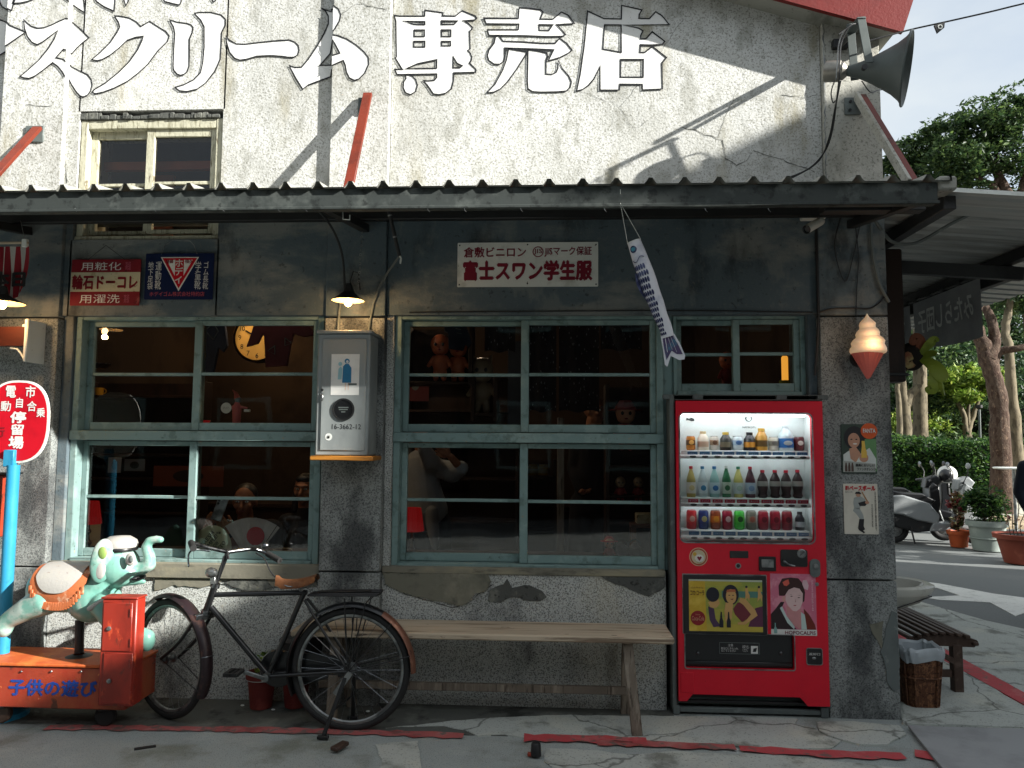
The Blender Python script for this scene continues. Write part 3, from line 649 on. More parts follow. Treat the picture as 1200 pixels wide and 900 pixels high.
painted([[[(50,148),(355,150),(362,55),(450,62),(550,75),(572,95),(548,155),(660,157),(735,95),(790,120),(850,195),(690,205),(735,250),(772,295),(740,308),(600,310),(400,302),(95,300),(82,250),(355,250),(360,200),(72,197)], [(537,204),(660,206),(625,258),(540,255)]],
 [[(155,305),(185,305),(220,352),(400,358),(560,370),(680,370),(720,325),(780,370),(828,430),(800,455),(720,495),(620,523),(665,428),(440,418),(235,412),(235,490),(225,530),(190,555),(140,552),(95,520),(82,480),(95,430),(140,370)]],
 [[(268,418),(425,445),(425,465),(340,600),(260,710),(200,770),(140,800),(80,805),(150,730),(215,610),(250,520)]],
 [[(440,425),(530,440),(605,455),(612,485),(598,520),(598,640),(650,645),(690,625),(705,590),(705,520),(740,590),(800,660),(822,710),(810,760),(780,790),(700,797),(560,800),(480,795),(440,770),(435,700)]]], 560, 0, 7.5)
painted([[[(140,85),(285,152),(438,155),(440,35),(620,75),(595,115),(592,150),(685,152),(740,92),(795,125),(860,205),(445,207),(590,235),(628,260),(608,300),(606,330),(655,330),(710,268),(820,352),(800,378),(700,385),(606,382),(602,450),(645,450),(712,398),(835,495),(795,545),(800,772),(625,780),(622,732),(425,730),(420,782),(250,782),(252,570),(200,680),(150,740),(100,775),(45,790),(75,640),(110,400),(130,200)],
  [(290,206),(436,208),(438,450),(275,420)], [(432,512),(632,512),(630,668),(430,668)]]], 670, 0, 7.5)

# ------------------------------------------------------------------ windows
def sash(win, x0, x1, z0, z1, Y, wd=.036, top=.03, bot=.05, mid=True, mat=None, dep=.034, g=True, left=None):
    mat = mat or M_teal; b = MB(); l_ = left or wd
    b.box(x0, x0+l_, Y, Y+dep, z0, z1, .003); b.box(x1-wd, x1, Y, Y+dep, z0, z1, .003)
    b.box(x0+l_, x1-wd, Y+.001, Y+dep-.001, z1-top, z1, .003); b.box(x0+l_, x1-wd, Y+.001, Y+dep-.001, z0, z0+bot, .003)
    b.build('sash', mat, win)
    zs = [z0+bot, z1-top]
    if mid:
        zm = (z0+bot+z1-top)/2; b = MB(); b.box(x0+l_, x1-wd, Y+.004, Y+dep-.004, zm-.010, zm+.010, .003); b.build('muntin', mat, win); zs = [z0+bot, zm-.010, zm+.010, z1-top]
    for i in range(0, len(zs), 2):
        b = MB(); yy = Y+dep*.55
        b.quad((x0+l_-.004, yy, zs[i]-.004), (x1-wd+.004, yy, zs[i]-.004), (x1-wd+.004, yy, zs[i+1]+.004), (x0+l_-.004, yy, zs[i+1]+.004)); b.build('pane', M_gl, win, smooth=False)
YW = .115
def zat(py, Y=YW, px=600): return P(px, py, Y).z
def big_window(px0, px1, pxm, zt, zb, tr0, tr1, name):
    """px0/px1 outer edges, pxm the meeting stiles, z levels measured on the frame plane"""
    fr = MB(); x0, x1, xm = px0, px1, pxm; Y = YW-.03
    fr.box(x0, x0+.042, Y, Y+.115, zb, zt, .004); fr.box(x1-.042, x1, Y, Y+.115, zb, zt, .004)
    fr.box(x0+.042, x1-.042, Y+.002, Y+.16, zt-.032, zt, .004); fr.box(x0+.042, x1-.042, Y-.012, Y+.16, zb, zb+.022, .004)
    fr.box(x0-.0, x1+.0, Y-.016, Y+.162, tr0, tr1, .005)
    wn = fr.build('window', M_teal, shop)
    a, b_ = x0+.042, x1-.042
    sash(wn, a, xm+.018, tr1+.004, zt-.034, YW+.042); sash(wn, xm-.026, b_, tr1+.004, zt-.034, YW, left=.05)
    sash(wn, a, xm+.018, zb+.024, tr0-.004, YW+.042); sash(wn, xm-.030, b_, zb+.024, tr0-.004, YW, left=.05)
    return wn
zwt = zat(369); zwb = zat(660, px=300); ztr = (zat(519), zat(507.5))
lw0 = P(83, 500, YW-.03).x; lw1 = P(377, 500, YW-.03).x
WL = big_window(lw0, XM0-.002 if lw1 > XM0-.01 else lw1, P(228.5, 500, YW).x, zwt, zwb, ztr[0], ztr[1], 'window')
rw0 = P(461, 500, YW-.03).x; rw1 = P(778, 500, YW-.03).x
WR = big_window(rw0, rw1, P(615, 500, YW).x, zwt, zwb, ztr[0], ztr[1], 'window')
# cement reveal fillers between pier and frame, post left of the machine
wall('window_reveal', [(XL1+.001, lw0-.001, .06, .19, .80, 2.36)], M_band); wall('window_reveal', [(XM1+.001, rw0-.001, .06, .19, .80, 2.36)], M_peb)
b = MB(); b.box(rw1+.001, .745, .12, .30, .8, zwt, .004); b.build('window_post', M_teal, shop)
# small window over the machine
s0 = .745; s1 = XR0-.055; zsb = zat(459, px=870)
fr = MB(); fr.box(s0, s0+.022, .10, .26, zsb-.03, zwt, .003); fr.box(s1-.03, s1, .10, .26, zsb-.03, zwt, .003); fr.box(s0+.022, s1-.03, .102, .26, zwt-.03, zwt, .003); fr.box(s0+.022, s1-.03, .085, .26, zsb-.03, zsb, .003)
WS = fr.build('window', M_teal, shop); xm = P(863, 410, YW).x
sash(WS, s0+.022, xm+.02, zsb+.002, zwt-.032, YW+.04); sash(WS, xm-.022, s1-.03, zsb+.002, zwt-.032, YW, left=.042)
b = MB(); b.box(s1+.001, XR0-.001, .06, .42, -.05, 2.36, .003); b.box(mx0+.001, s0-.001, .31, .42, -.05, 2.36, .003); b.build('window_reveal', M_band, shop)
# upper window with flaking cream paint and rotten lintel board
YK = .075
fr = MB(); fr.box(uwx0+.005, uwx0+.05, YK-.02, .3, uwz0+.01, uwz1-.055, .004); fr.box(uwx1-.05, uwx1-.005, YK-.02, .3, uwz0+.01, uwz1-.055, .004)
fr.box(uwx0+.05, uwx1-.05, YK-.018, .3, uwz1-.115, uwz1-.055, .004); fr.box(uwx0+.002, uwx1-.002, YK-.03, .3, uwz0+.0, uwz0+.03, .004)
WU = fr.build('window', M_oldwood_w, shop)
b = MB(); r_ = random.Random(5); x = uwx0+.002
while x < uwx1-.03:
    w_ = r_.uniform(.02,.07); b.box(x, x+w_-.002, YU+.010-r_.uniform(0,.012), .1, uwz1-.055, uwz1-.02+r_.uniform(-.012,.012), .003); x += w_
b.build('lintel_board', M_patchd, WU)
um = P(176, 170, YK).x
sash(WU, uwx0+.05, um+.012, uwz0+.05, uwz1-.115, YK+.03, mat=M_oldwood_w, wd=.045, bot=.028, top=.05); sash(WU, um-.025, uwx1-.05, uwz0+.05, uwz1-.115, YK, mat=M_oldwood_w, wd=.04, left=.055, bot=.028, top=.05)

# ------------------------------------------------------------------ canopy with corrugated sheet
CY = -.9; cx0, cx1 = -5.6, 1.915; czf = P(600, 221, CY).z
cs = MB(); pit = .166; n_ = int((cx1-cx0)/pit); prof = []
x = cx0+.02
for i in range(n_+1):
    for dx, dz in ((0,0),(.052,0),(.064,.014),(.074,.030),(.092,.030),(.102,.014),(.114,0)): prof.append((min(x+dx, cx1), dz))
    x += pit
def cz(y): return czf + .012 + (y-CY)*.16
rows = [CY-.035, CY+.2, -.4, 0, YU]; vs = []; fs = []
for j, y in enumerate(rows):
    for (xx, dz) in prof: vs.append((xx, y, cz(y)+dz))
np_ = len(prof)
for j in range(len(rows)-1):
    for i in range(np_-1): fs.append((j*np_+i, j*np_+i+1, (j+1)*np_+i+1, (j+1)*np_+i))
cs._add(vs, fs)
cs._add([Vector(v)-Vector((0,0,.004)) for v in vs], [f[::-1] for f in fs])
can = cs.build('canopy_sheet', M_corr, shop)
zf1 = P(600, 243, CY).z
b = MB(); b.box(cx0, 1.86, CY-.01, CY+.015, zf1, czf+.006, .004); b.box(cx0, 1.86, CY+.015, CY+.05, zf1, zf1+.008, .002); b.build('fascia', M_gutter, can)
b = MB(); b.box(cx0, 1.865, CY-.018, CY-.009, zf1-.006, zf1+.010, .003); b.build('fascia_lip', M_gutter, can)
b = MB(); b.box(uwx0+.003, uwx1-.003, YU+.001, .21, cz(YU)-.012, cz(YU)+.004, .001); b.build('sun_stop_strip', M_gutter, can)  # strip added to stop sun leaking down behind the canopy sheet
b = MB(); b.box(1.862, 1.95, CY-.02, CY+.1, czf-.035, czf+.035, .01); b.build('end_cap', M_corr, can)
for y in (-.72, -.12):
    b = MB(); b.box(cx0, 1.84, y-.025, y+.025, cz(y)-.058, cz(y)-.006, .003); b.build('purlin', M_blackr, can)
for xx in (-3.35, -1.17, 1.86-.06):
    b = MB(); b.beam((xx, YP, cz(0)-.09), (xx, CY+.03, cz(CY)-.075), .05, .05, .003); b.build('rafter', M_blackr, can)
b = MB(); b.box(P(962,240,-.55).x, P(1080,240,-.55).x, -.60, -.52, P(1000,250,-.55).z, P(1000,236,-.55).z, .004); b.build('purlin', M_blackr, can)
# rows of little wire ends hanging from the gutter
for px in (88, 181, 261, 326, 358, 501, 544, 610, 708, 826, 900):
    q = P(px, 244, CY-.012); b = MB(); b.tube([q, q+Vector((.004,-.004,-.012)), q+Vector((.012,-.004,-.02))], .0013, 5); b.build('wire_end', M_steel, can)
# struts and bolted plates
def strut(a, c, w_, m1, pl, label=None, m2=None):
    b = MB(); b.beam(a, c, w_, .022, .002, up=(0,-.4,.9)); o = b.build('strut', m1, shop, label=label)
    if m2: b = MB(); b.beam(Vector(a)+Vector((-.034,0,0)), Vector(c)+Vector((-.034,0,0)), .022, .05, .002, up=(0,-.4,.9)); b.build('strut_flange', m2, o)
    x0, x1, z0, z1 = RC(*pl, YP); b = MB(); b.box(x0, x1, YP-.012, YP, z0, z1, .003)
    p_ = b.build('strut_plate', M_grey, shop)
    for fx, fz in ((.3,.25),(.35,.75)):
        q = Vector((x0+(x1-x0)*fx, YP-.012, z0+(z1-z0)*fz)); b = MB(); b.lathe([(.009,0),(.009,.008),(.0,.008)], q, 8, ax=(0,-1,0)); b.build('bolt', M_blackr, p_)
M_strut = layers('orange_red_strut', hx('7a2e1a', .8), [(hx('5a2214', .8), 5, O1, .5, .66, 'n', .7), (hx('d8d2c6'), 3, O1, .68, .72, 'n', .8)], .5)
strut(P(431,110,-.02), P(408,222,-.52), .055, M_strut, (420,115,433,135), 'orange red strut')
strut(P(44,150,-.02), P(-14,214,-.55), .055, M_strut, (31,148,52,167))
strut(P(1010,112,-.02), P(1072,214,-.5), .045, layers('brown_red_strut', hx('6e2c22'), [(hx('3b2722'), 6, O1, .5, .6, 'n', .8)], .5), (989,115,1008,135), None, M_whiteside)
# gable eave: red bargeboard, soffit
a_ = P(1058, 38, -.15); d_ = P(920, 1, -.15); sl_ = (a_.z-d_.z)/(a_.x-d_.x)
def ez(x, o=0): return a_.z + sl_*(x-a_.x) + o
b = MB(); b.prism([(a_.x, a_.z), (a_.x+.10, a_.z+.30), (a_.x-4.6, ez(a_.x-4.6)+.27), (a_.x-4.6, ez(a_.x-4.6))], -.155, -.125)
b.build('bargeboard', layers('red_bargeboard', hx('7c1f1a', .75), [(hx('5e1814', .75), 3, O1, .45, .65, 'n', .7)], .5), shop)
b = MB(); b.prism([(a_.x-.02, ez(a_.x, .03)), (a_.x+.06, a_.z+.28), (a_.x-4.6, ez(a_.x-4.6)+.26), (a_.x-4.6, ez(a_.x-4.6)+.03)], -.124, 12); b.build('roof', M_corr, shop)
# ------------------------------------------------------------------ unseen houses behind and beside the camera, added to block sun and skylight
def house(name, label, x0, x1, y0, y1, h, mat, face, nw, loc, steps=()):
    t = thing(name, label, 'building', loc)
    b = MB(); b.box(x0, x1, y0, y1, -.1, h, .02); b.build('wall', mat, t)
    for q in steps: b = MB(); b.box(*q, b=.02); b.build('shade_wing', mat, t)
    b = MB(); b.box(x0-.15, x1+.15, y0-.15, y1+.15, h, h+.18, .03); b.build('cornice', M_dirty, t)
    for fl in (1.0, 4.0):
        for i in range(nw):
            f = (i+.5)/nw
            b = MB(); g2 = MB()
            if face == '+y':
                x = x0+(x1-x0)*f; b.box(x-.6, x+.6, y1-.02, y1+.05, fl, fl+1.5, .02); g2.box(x-.5, x+.5, y1+.03, y1+.06, fl+.1, fl+1.4, 0)
            else:
                y = y0+(y1-y0)*f; b.box(x0-.05, x0+.02, y-.6, y+.6, fl, fl+1.5, .02); g2.box(x0-.06, x0-.03, y-.5, y+.5, fl+.1, fl+1.4, 0)
            w_ = b.build('window', M_teal, t); g2.build('pane', M_black, w_)
    return t
house('unseen_brick_house', 'dark brick house with two rows of windows, added out of view to cut skylight', -16, -2.2, -17, -10.5, 6.6, M_brick, '+y', 5, (-9, -10.5, 0))
house('unseen_brick_house', 'long dark brick house added behind the camera to darken reflections', -1.8, 7.6, -18, -11.5, 6.9, M_brick, '+y', 4, (3, -11.5, 0))  # added so the window panes reflect dark brick
house('sun_blocker_house', 'flat roofed dark house out of view at the right, added to block the sun', 9, 15, -4.3, 2.2, 6.95, M_brick, '-x', 3, (12, -1, 0), steps=[(9.0, 14, -8.8, -4.31, -.1, 5.85)])  # house and low step placed to keep sun off the lower wall and floor
house('unseen_brick_house', 'narrow dark house added out of view at the left to cut skylight', -14.5, -9.5, -9, 1.5, 6.0, M_brick, '+y', 2, (-12, -2, 0))

# ------------------------------------------------------------------ signs on the wall
def sign(name, label, px, Y, mat, th=.006, rr=.006, cat='sign', **kw):
    x0, x1, z0, z1 = RC(*px, Y); t = thing(name, label, cat, ((x0+x1)/2, Y+th, z0), **kw)
    flat('panel', [rrect(x0, x1, z0, z1, rr)], Y+th, th, mat, t, bev=.0)
    return t, (x0, x1, z0, z1)
def sub(bx, u0, v0, u1, v1):       # fractions from the left, from the top
    x0, x1, z0, z1 = bx; return x0+(x1-x0)*u0, x0+(x1-x0)*u1, z1-(z1-z0)*v1, z1-(z1-z0)*v0
YS = YL-.012
t, bx = sign('shop_sign', 'white enamel sign with two lines of crimson Japanese lettering above the right window', (536,284,701,336), YS, M_signwhite)
text('倉敷ビニロン', *sub(bx,.045,.10,.49,.34), YS, M_txtr, t, bold=.02)
flat('mark_ring', [circ(*[(lambda q: (q[0]+q[1])/2)(sub(bx,.535,.09,.615,.34)[:2]), (lambda q: (q[0]+q[1])/2)(sub(bx,.535,.09,.615,.34)[2:])], .034), circ(*[(lambda q: (q[0]+q[1])/2)(sub(bx,.535,.09,.615,.34)[:2]), (lambda q: (q[0]+q[1])/2)(sub(bx,.535,.09,.615,.34)[2:])], .028)], YS, .001, M_txtr, t)
text('JIS', *sub(bx,.545,.15,.605,.28), YS, M_txtr, t, bold=.01); text('JISマーク保証', *sub(bx,.62,.10,.955,.33), YS, M_txtr, t, bold=.02)
text('富士スワン学生服', *sub(bx,.04,.40,.96,.87), YS, M_txtr, t, bold=.05)
for u, v in ((.015,.06),(.985,.06),(.015,.95),(.985,.95),(.5,.93),(.5,.05)):
    q = sub(bx,u,v,u,v); b = MB(); b.lathe([(.005,0),(.004,.003),(0,.004)], (q[0], YS, q[2]), 8, ax=(0,-1,0)); b.build('nail', M_blackr, t)
YH = YL-.03
t, bx = sign('enamel_sign', 'dark red enamel sign with cream middle stripe, hung above the left window', (83,304,164,358), YH, M_oldred)
a0 = sub(bx,0,.28,1,.70); flat('cream_stripe', [rect(*a0)], YH, .0008, M_cream, t)
text('用粧化', *sub(bx,.14,.06,.72,.24), YH, M_txtw, t); text('高級', *sub(bx,.78,.05,.86,.24), YH, M_txtpink, t)
text('輪石ドーコレ', *sub(bx,.02,.33,.97,.66), YH-.001, M_oldred, t, bold=.04)
text('用濯洗', *sub(bx,.14,.76,.72,.95), YH, M_txtw, t); text('高級', *sub(bx,.78,.76,.86,.95), YH, M_txtpink, t)
b = MB(); x0, x1, z0, z1 = bx; b.tube([(x0+.1, YH, z1-.005), (x0+.22, YH-.004, z1+.09), (x1-.1, YH, z1-.005)], .002, 5); b.build('hanging_wire', M_blackr, t)
t, bx = sign('enamel_sign', 'navy blue enamel sign with a red and white triangle, hung above the left window', (170,297,250,351), YH, M_navy)
x0, x1, z0, z1 = bx
q = sub(bx,.22,.08,.78,.82); flat('triangle', [[(q[0],q[3]),(q[1],q[3]),((q[0]+q[1])/2,q[2])]], YH, .0008, M_signwhite, t)
q = sub(bx,.245,.10,.755,.76); xm_ = (q[0]+q[1])/2; flat('red_triangle', [[(q[0],q[3]),(q[1],q[3]),(xm_,q[2])], [(q[0]+.028,q[3]-.012),(xm_-.028,q[3]-.012),(xm_-.028,q[3]-.115)], [(q[1]-.028,q[3]-.012),(xm_+.028,q[3]-.012),(xm_+.028,q[3]-.115)]], YH-.001, .0008, M_signred, t)
text('ホ\nデ\nイ', *sub(bx,.44,.13,.56,.66), YH-.002, M_txtw, t, bold=.02)
text('登録', *sub(bx,.30,.14,.41,.22), YH-.0012, M_oldred, t, bold=.02); text('恒久', *sub(bx,.58,.14,.70,.22), YH-.0012, M_oldred, t, bold=.02)
text('地\n下\n足\n袋', *sub(bx,.04,.18,.12,.78), YH, M_txtw, t); text('運\n動\n靴', *sub(bx,.15,.18,.24,.78), YH, M_txtw, t)
text('学\n童\n靴', *sub(bx,.73,.18,.82,.78), YH, M_txtw, t); text('ゴ\nム\n長\n靴', *sub(bx,.85,.18,.93,.78), YH, M_txtw, t)
text('ホデイゴム株式会社特約店', *sub(bx,.08,.83,.88,.93), YH, flatm('salmon_lettering', 'c0505a', .5), t)
b = MB(); b.tube([(x0+.10, YH, z1-.005), (x0+.12, YH-.004, z1+.05), (x0+.17, YH, z1+.085), (x1-.16, YH, z1+.08), (x1-.13, YH-.004, z1+.05), (x1-.11, YH, z1-.005)], .002, 5); b.build('hanging_wire', M_steel, t)

# posters on the right pier
YQ = YP-.004
t, bx = sign('poster', 'small poster of a smiling woman drinking orange soda on the stone pillar, the upper one', (986,497,1027,555), YQ-.003, flatm('poster_dark_green', '2c3d33', .5), cat='poster')
def fl(nm, loop, mat, t, lift=.0): return flat(nm, [loop], YQ-.003-lift, .0006, mat, t)
def el(bx, u, v, ru, rv, n=20):
    x0, x1, z0, z1 = bx; return circ(x0+(x1-x0)*u, z1-(z1-z0)*v, (x1-x0)*ru, (z1-z0)*rv, n)
def pg(bx, pts): x0, x1, z0, z1 = bx; return [(x0+(x1-x0)*u, z1-(z1-z0)*v) for u, v in pts]
M_skin2 = flatm('printed_skin', 'b98a70', .5); M_hair = flatm('printed_black_hair', '17161a', .5)
fl('green_field', pg(bx,[(.6,.3),(1,.3),(1,.95),(.5,.95)]), flatm('printed_green', '5d8a58', .5), t)
fl('hair', el(bx,.38,.28,.30,.24), M_hair, t, .0006); fl('white_blouse', pg(bx,[(.05,.62),(.25,.52),(.55,.6),(.8,.48),(.98,.7),(.98,.9),(.05,.85)]), flatm('printed_white', 'c9cfca', .5), t, .0012)
fl('face', el(bx,.36,.33,.17,.15), M_skin2, t, .0018); fl('smile', el(bx,.39,.40,.06,.014), M_txtw, t, .0024)
for u in (.29, .43): fl('eye', el(bx,u,.31,.03,.012), M_hair, t, .0024)
fl('neck', pg(bx,[(.22,.5),(.4,.45),(.55,.6),(.4,.78),(.25,.7)]), M_skin2, t, .0016); fl('hand', el(bx,.63,.68,.13,.09), M_skin2, t, .0024)
fl('bottle', pg(bx,[(.58,.34),(.66,.34),(.68,.48),(.72,.56),(.72,.68),(.56,.68),(.56,.56),(.58,.48)]), flatm('printed_yellow', 'd9b24a', .5), t, .003)
fl('orange_disc', el(bx,.80,.14,.24,.16), flatm('printed_orange', 'd0561c', .5), t, .003); text('FANTA', *sub(bx,.62,.09,.98,.18), YQ-.0072, M_txtw, t, bold=.03)
fl('text_panel', pg(bx,[(.03,.74),(.95,.80),(.95,.97),(.03,.97)]), flatm('printed_grey', '9fa39c', .5), t, .003)
text('最高においしい', *sub(bx,.38,.80,.92,.86), YQ-.0072, M_txtk, t, bold=.02); text('ファンタオレンジ', *sub(bx,.42,.88,.95,.94), YQ-.0072, M_txtk, t, bold=.02)
for u in (.08,.17,.26): fl('small_bottle', pg(bx,[(u+.02,.78),(u+.05,.78),(u+.07,.86),(u+.07,.96),(u,.96),(u,.86)]), flatm('printed_brown', '4c3830', .5), t, .0036)
t, bx = sign('poster', 'pale baseball poster with a batter and red title on the stone pillar, the lower one', (989,567,1029,626), YQ-.003, flatm('poster_cream', 'cfcabb', .5), cat='poster', rr=.004)
text('週刊', *sub(bx,.05,.04,.16,.13), YQ-.003, M_signred, t, bold=.04); text('ベースボール', *sub(bx,.17,.03,.94,.14), YQ-.003, M_signred, t, bold=.06)
M_uni = flatm('printed_uniform_grey', '9aa09c', .5)
fl('torso', pg(bx,[(.30,.28),(.48,.24),(.62,.30),(.66,.42),(.50,.44),(.44,.50),(.30,.48),(.28,.38)]), M_uni, t, .0006)
fl('legs', pg(bx,[(.30,.48),(.46,.48),(.56,.62),(.58,.72),(.50,.84),(.44,.80),(.46,.70),(.36,.60),(.26,.54)]), M_uni, t, .0006)
fl('glove_sleeve', pg(bx,[(.42,.38),(.62,.34),(.70,.38),(.62,.44),(.46,.44)]), M_hair, t, .0012); fl('socks', pg(bx,[(.44,.70),(.58,.70),(.56,.84),(.60,.90),(.52,.94),(.40,.86)]), M_hair, t, .0012)
fl('face', el(bx,.43,.22,.07,.04), M_skin2, t, .0012); fl('cap', pg(bx,[(.33,.20),(.36,.16),(.46,.155),(.52,.19),(.50,.205)]), M_hair, t, .0018); fl('shoe', pg(bx,[(.38,.86),(.48,.90),(.60,.96),(.56,.98),(.42,.92)]), M_hair, t, .0012)
fl('bat', pg(bx,[(.52,.16),(.55,.155),(.72,.36),(.70,.38)]), flatm('printed_bat', 'a8763f', .5), t, .0018); fl('hands', el(bx,.68,.37,.06,.03), M_skin2, t, .0024)
text('日\n本\n野\n球\n選\n手\n権\n特\n集\n号', *sub(bx,.90,.16,.955,.92), YQ-.003, M_txtk, t); text('完\n全\n収\n録\n写\n真\n集', *sub(bx,.80,.40,.85,.86), YQ-.003, M_txtk, t)
text('昭和三十年', *sub(bx,.05,.15,.26,.18), YQ-.003, M_txtk, t)

# ------------------------------------------------------------------ bus stop sign on its blue post (left)
YBs = -.30
q0 = P(14, 530, YBs)
t = thing('bus_stop_sign', 'red oval bus stop sign with white Japanese characters on a light blue post', 'sign', (q0.x-.02, YBs, 0))
c0 = P(20, 494, YBs-.02); rx = .135*1.05; rz = P(0,446,YBs).z-P(0,494,YBs).z
def oval(cx, cz_, rx, rz, e=2.6, n=40):
    o = []
    for i in range(n):
        a = 2*math.pi*i/n; o.append((cx+rx*math.copysign(abs(math.cos(a))**(2/e), math.cos(a)), cz_+rz*math.copysign(abs(math.sin(a))**(2/e), math.sin(a))))
    return o
rx = P(60,494,YBs).x-c0.x
flat('white_rim', [oval(c0.x, c0.z, rx, rz)], YBs-.010, .010, M_signwhite, t); flat('red_disc', [oval(c0.x, c0.z, rx-.012, rz-.012)], YBs-.0202, .0012, M_signred, t)
YT = YBs-.0215
def tx(s_, x0, y0, x1, y1, M_=M_txtw, bold=.02, par=None): a, b_, c, d = RC(x0,y0,x1,y1,YT); return text(s_, a, b_, c, d, YT, M_, par or t, bold=bold)
tx('電', 7,452,19,466); tx('市', 30,452,42,466); tx('動', 1,470,13,482); tx('自', 19,466,27,478); tx('合', 32,470,43,482); tx('乗', 43,478,53,489); tx('停', 12,482,31,496, bold=.035); tx('留', 13,497,28,510, bold=.035); tx('場', 10,511,28,526, bold=.035); tx('行', -6,500,6,512, M_oldred)
b = MB(); x_ = P(16, 535, YBs).x; b.box(x_-.032, x_+.032, YBs-.045, YBs-.005, P(16,547,YBs).z, P(16,527,YBs).z, .004); b.build('clamp', M_blue, t)
b = MB(); b.tube([(P(16,545,YBs-.02).x, YBs-.02, P(16,545,YBs-.02).z), (P(7,770,YBs-.02).x-.02, YBs-.02, .02), ], .034, 20); b.build('post', M_blue, t)
b = MB(); b.lathe([(.15,.0),(.15,.03),(.10,.05),(.04,.06)], (P(7,770,YBs-.02).x-.022, YBs-.02, 0), 24); b.build('foot', M_blue, t)
# orange box behind the post at the left edge
x0, x1, z0, z1 = RC(-40,556,9,628,-.18)
b = MB(); b.box(x0, x1, -.26, -.08, z0, z1, .008); t = thing('post_box', 'orange painted box at the left edge of the picture behind the blue post', 'box', ((x0+x1)/2, -.17, z0)); b.build('body', M_rustred, t)
b = MB(); b.box(x0+.02, x1-.015, -.266, -.258, z0+.02, z1-.06, .003); b.build('door', M_rustred, t); b = MB(); b.box(x0-.0, x1+.008, -.27, -.07, z1, z1+.012, .003); b.build('lid', M_blackr, t)
b = MB(); b.box((x0+x1)/2-.03, (x0+x1)/2+.03, -.08, YB, z0+.05, z1-.05, .003); b.build('wall_bracket', M_blackr, t)
# striped cloth banner
YR = -.28
t = thing('striped_banner', 'red and white striped cloth hanging from a rod at the upper left', 'banner', tuple(P(10,290,YR)))
M_cw = flatm('banner_white_cloth', 'b9b7b0', .85, bump=.3, bs=30); M_cr = flatm('banner_red_cloth', '8e1724', .85, bump=.3, bs=30)
edges = [-14,-8,-2,3,6.5,12,18.5,24.5,29,35.5]
for i in range(len(edges)-1):
    b = MB(); vs = []; n = 8
    for k in range(n+1):
        f = k/n
        for s_ in (0, 1):
            px = edges[i+s_]; low = 352 - 10*max(0, (px-14)/20)**1.2 if px > 20 else 351
            py = 289 + (low-289)*f; pxx = px - f*f*(13 if px > 30 else 5*(px/30 if px > 0 else 0))
            q = P(pxx, py, YR); q.y += .012*math.sin(px*.5+f*3); vs.append(q)
    b._add(vs, [(2*k, 2*k+1, 2*k+3, 2*k+2) for k in range(n)]); b.build('stripe', M_cr if i % 2 == 0 else M_cw, t)
a, b_, c, d = RC(0,318,31,337,YR-.02); text('氷本日', a-.16, b_, c, d, YR-.025, M_txtk, t, bold=.05)
b = MB(); b.tube([P(-30,285,YR), P(33,284.5,YR)], .008, 8); b.build('rod', M_bench, t); b = MB(); b.obox(P(29.5,285,YR), (.016,.012,.024), .003); b.build('rod_end', M_signwhite, t)
b = MB(); b.tube([P(24,259,YR+.1), P(27,272,YR), P(30,284,YR)], .002, 5); b.tube([P(-20,259,YR+.1), P(-16,284,YR)], .002, 5); b.build('cord', M_steel, t)
b = MB(); b.box(P(22,262,YL).x, P(34,262,YL).x, YL-.02, YL, P(0,266,YL).z, P(0,256,YL).z, .002); b.build('vent_plate', M_blackr, shop)
# wooden board on iron bracket
YI = -.16
t = thing('hanging_board', 'brown wooden board held by a pale iron wall bracket at the left edge', 'sign', tuple(P(10,420,YI)))
a, b_, c, d = RC(-40,383,31,406,YI); b = MB(); b.box(a, b_, YI-.012, YI+.012, c, d, .004); b.build('board', layers('brown_board', hx('4d2418'), [(hx('2b1510'), 8, (.3,1,1), .45, .65, 'n', .8)], .5), t)
b = MB(); xx = P(32,395,YI).x; b.box(xx-.010, xx+.012, YI-.02, YI+.02, P(30,424,YI).z, P(30,374,YI).z, .006); b.box(xx-.03, xx, YI-.01, YI+.01, P(30,384,YI).z, P(30,380,YI).z, .002)
b.tube([P(12,408,YI), P(20,409,YI), P(25,415,YI), P(29,422,YI)], .006, 6); b.build('iron_bracket', M_signwhite, t)
b = MB(); b.box(xx-.006, xx+.006, YI+.021, YP, P(30,424,YI).z, P(30,374,YI).z, .004); b.build('wall_block', M_signwhite, t)
# gooseneck lamps with enamel shades
M_bulb = pm('lit_bulb', (1,.8,.5,1), .4, emis=(1,.62,.25,1), es=14.0)
M_shin = pm('shade_inner_enamel', hx('d8c49a'), .4)
def goose(label, px, py, Y, rad, arm):
    c = P(px, py, Y); t = thing('gooseneck_lamp', label, 'lamp', tuple(c), group='gooseneck lamps under the canopy')
    b = MB(); b.lathe([(.016,.10),(.022,.085),(.03,.05),(.05,.035),(rad*.7,.018),(rad,0),(rad+.003,-.003)], c, 28); b.build('shade', M_blackr, t)
    b = MB(); b.lathe([(.028,.046),(.05,.031),(rad*.7,.014),(rad-.003,-.002)], c, 28); b.build('shade_lining', M_shin, t)
    b = MB(); b.ell(c+Vector((0,0,-.012)), (.021,.021,.025), 14, 10); b.build('bulb', M_bulb, t)
    b = MB(); b.tube([Vector(q) for q in crm([P(*a) for a in arm], 6, False)], .007, 8); b.build('arm', M_blackr, t)
    l_ = bpy.data.lights.new('bulb_light', 'POINT'); l_.energy = 1.6; l_.color = (1,.6,.28); l_.shadow_soft_size = .02
    lo = bpy.data.objects.new('bulb_light', l_); COL.objects.link(lo); lo.parent = t; lo.location = (0,0,-.055)
    return t
goose('small lit lamp with dark saucer shade above the grey meter box', 408, 352, -.22, .098, [(362,240,-.45),(378,252,-.40),(393,275,-.30),(402,305,-.25),(404,348,-.22)])
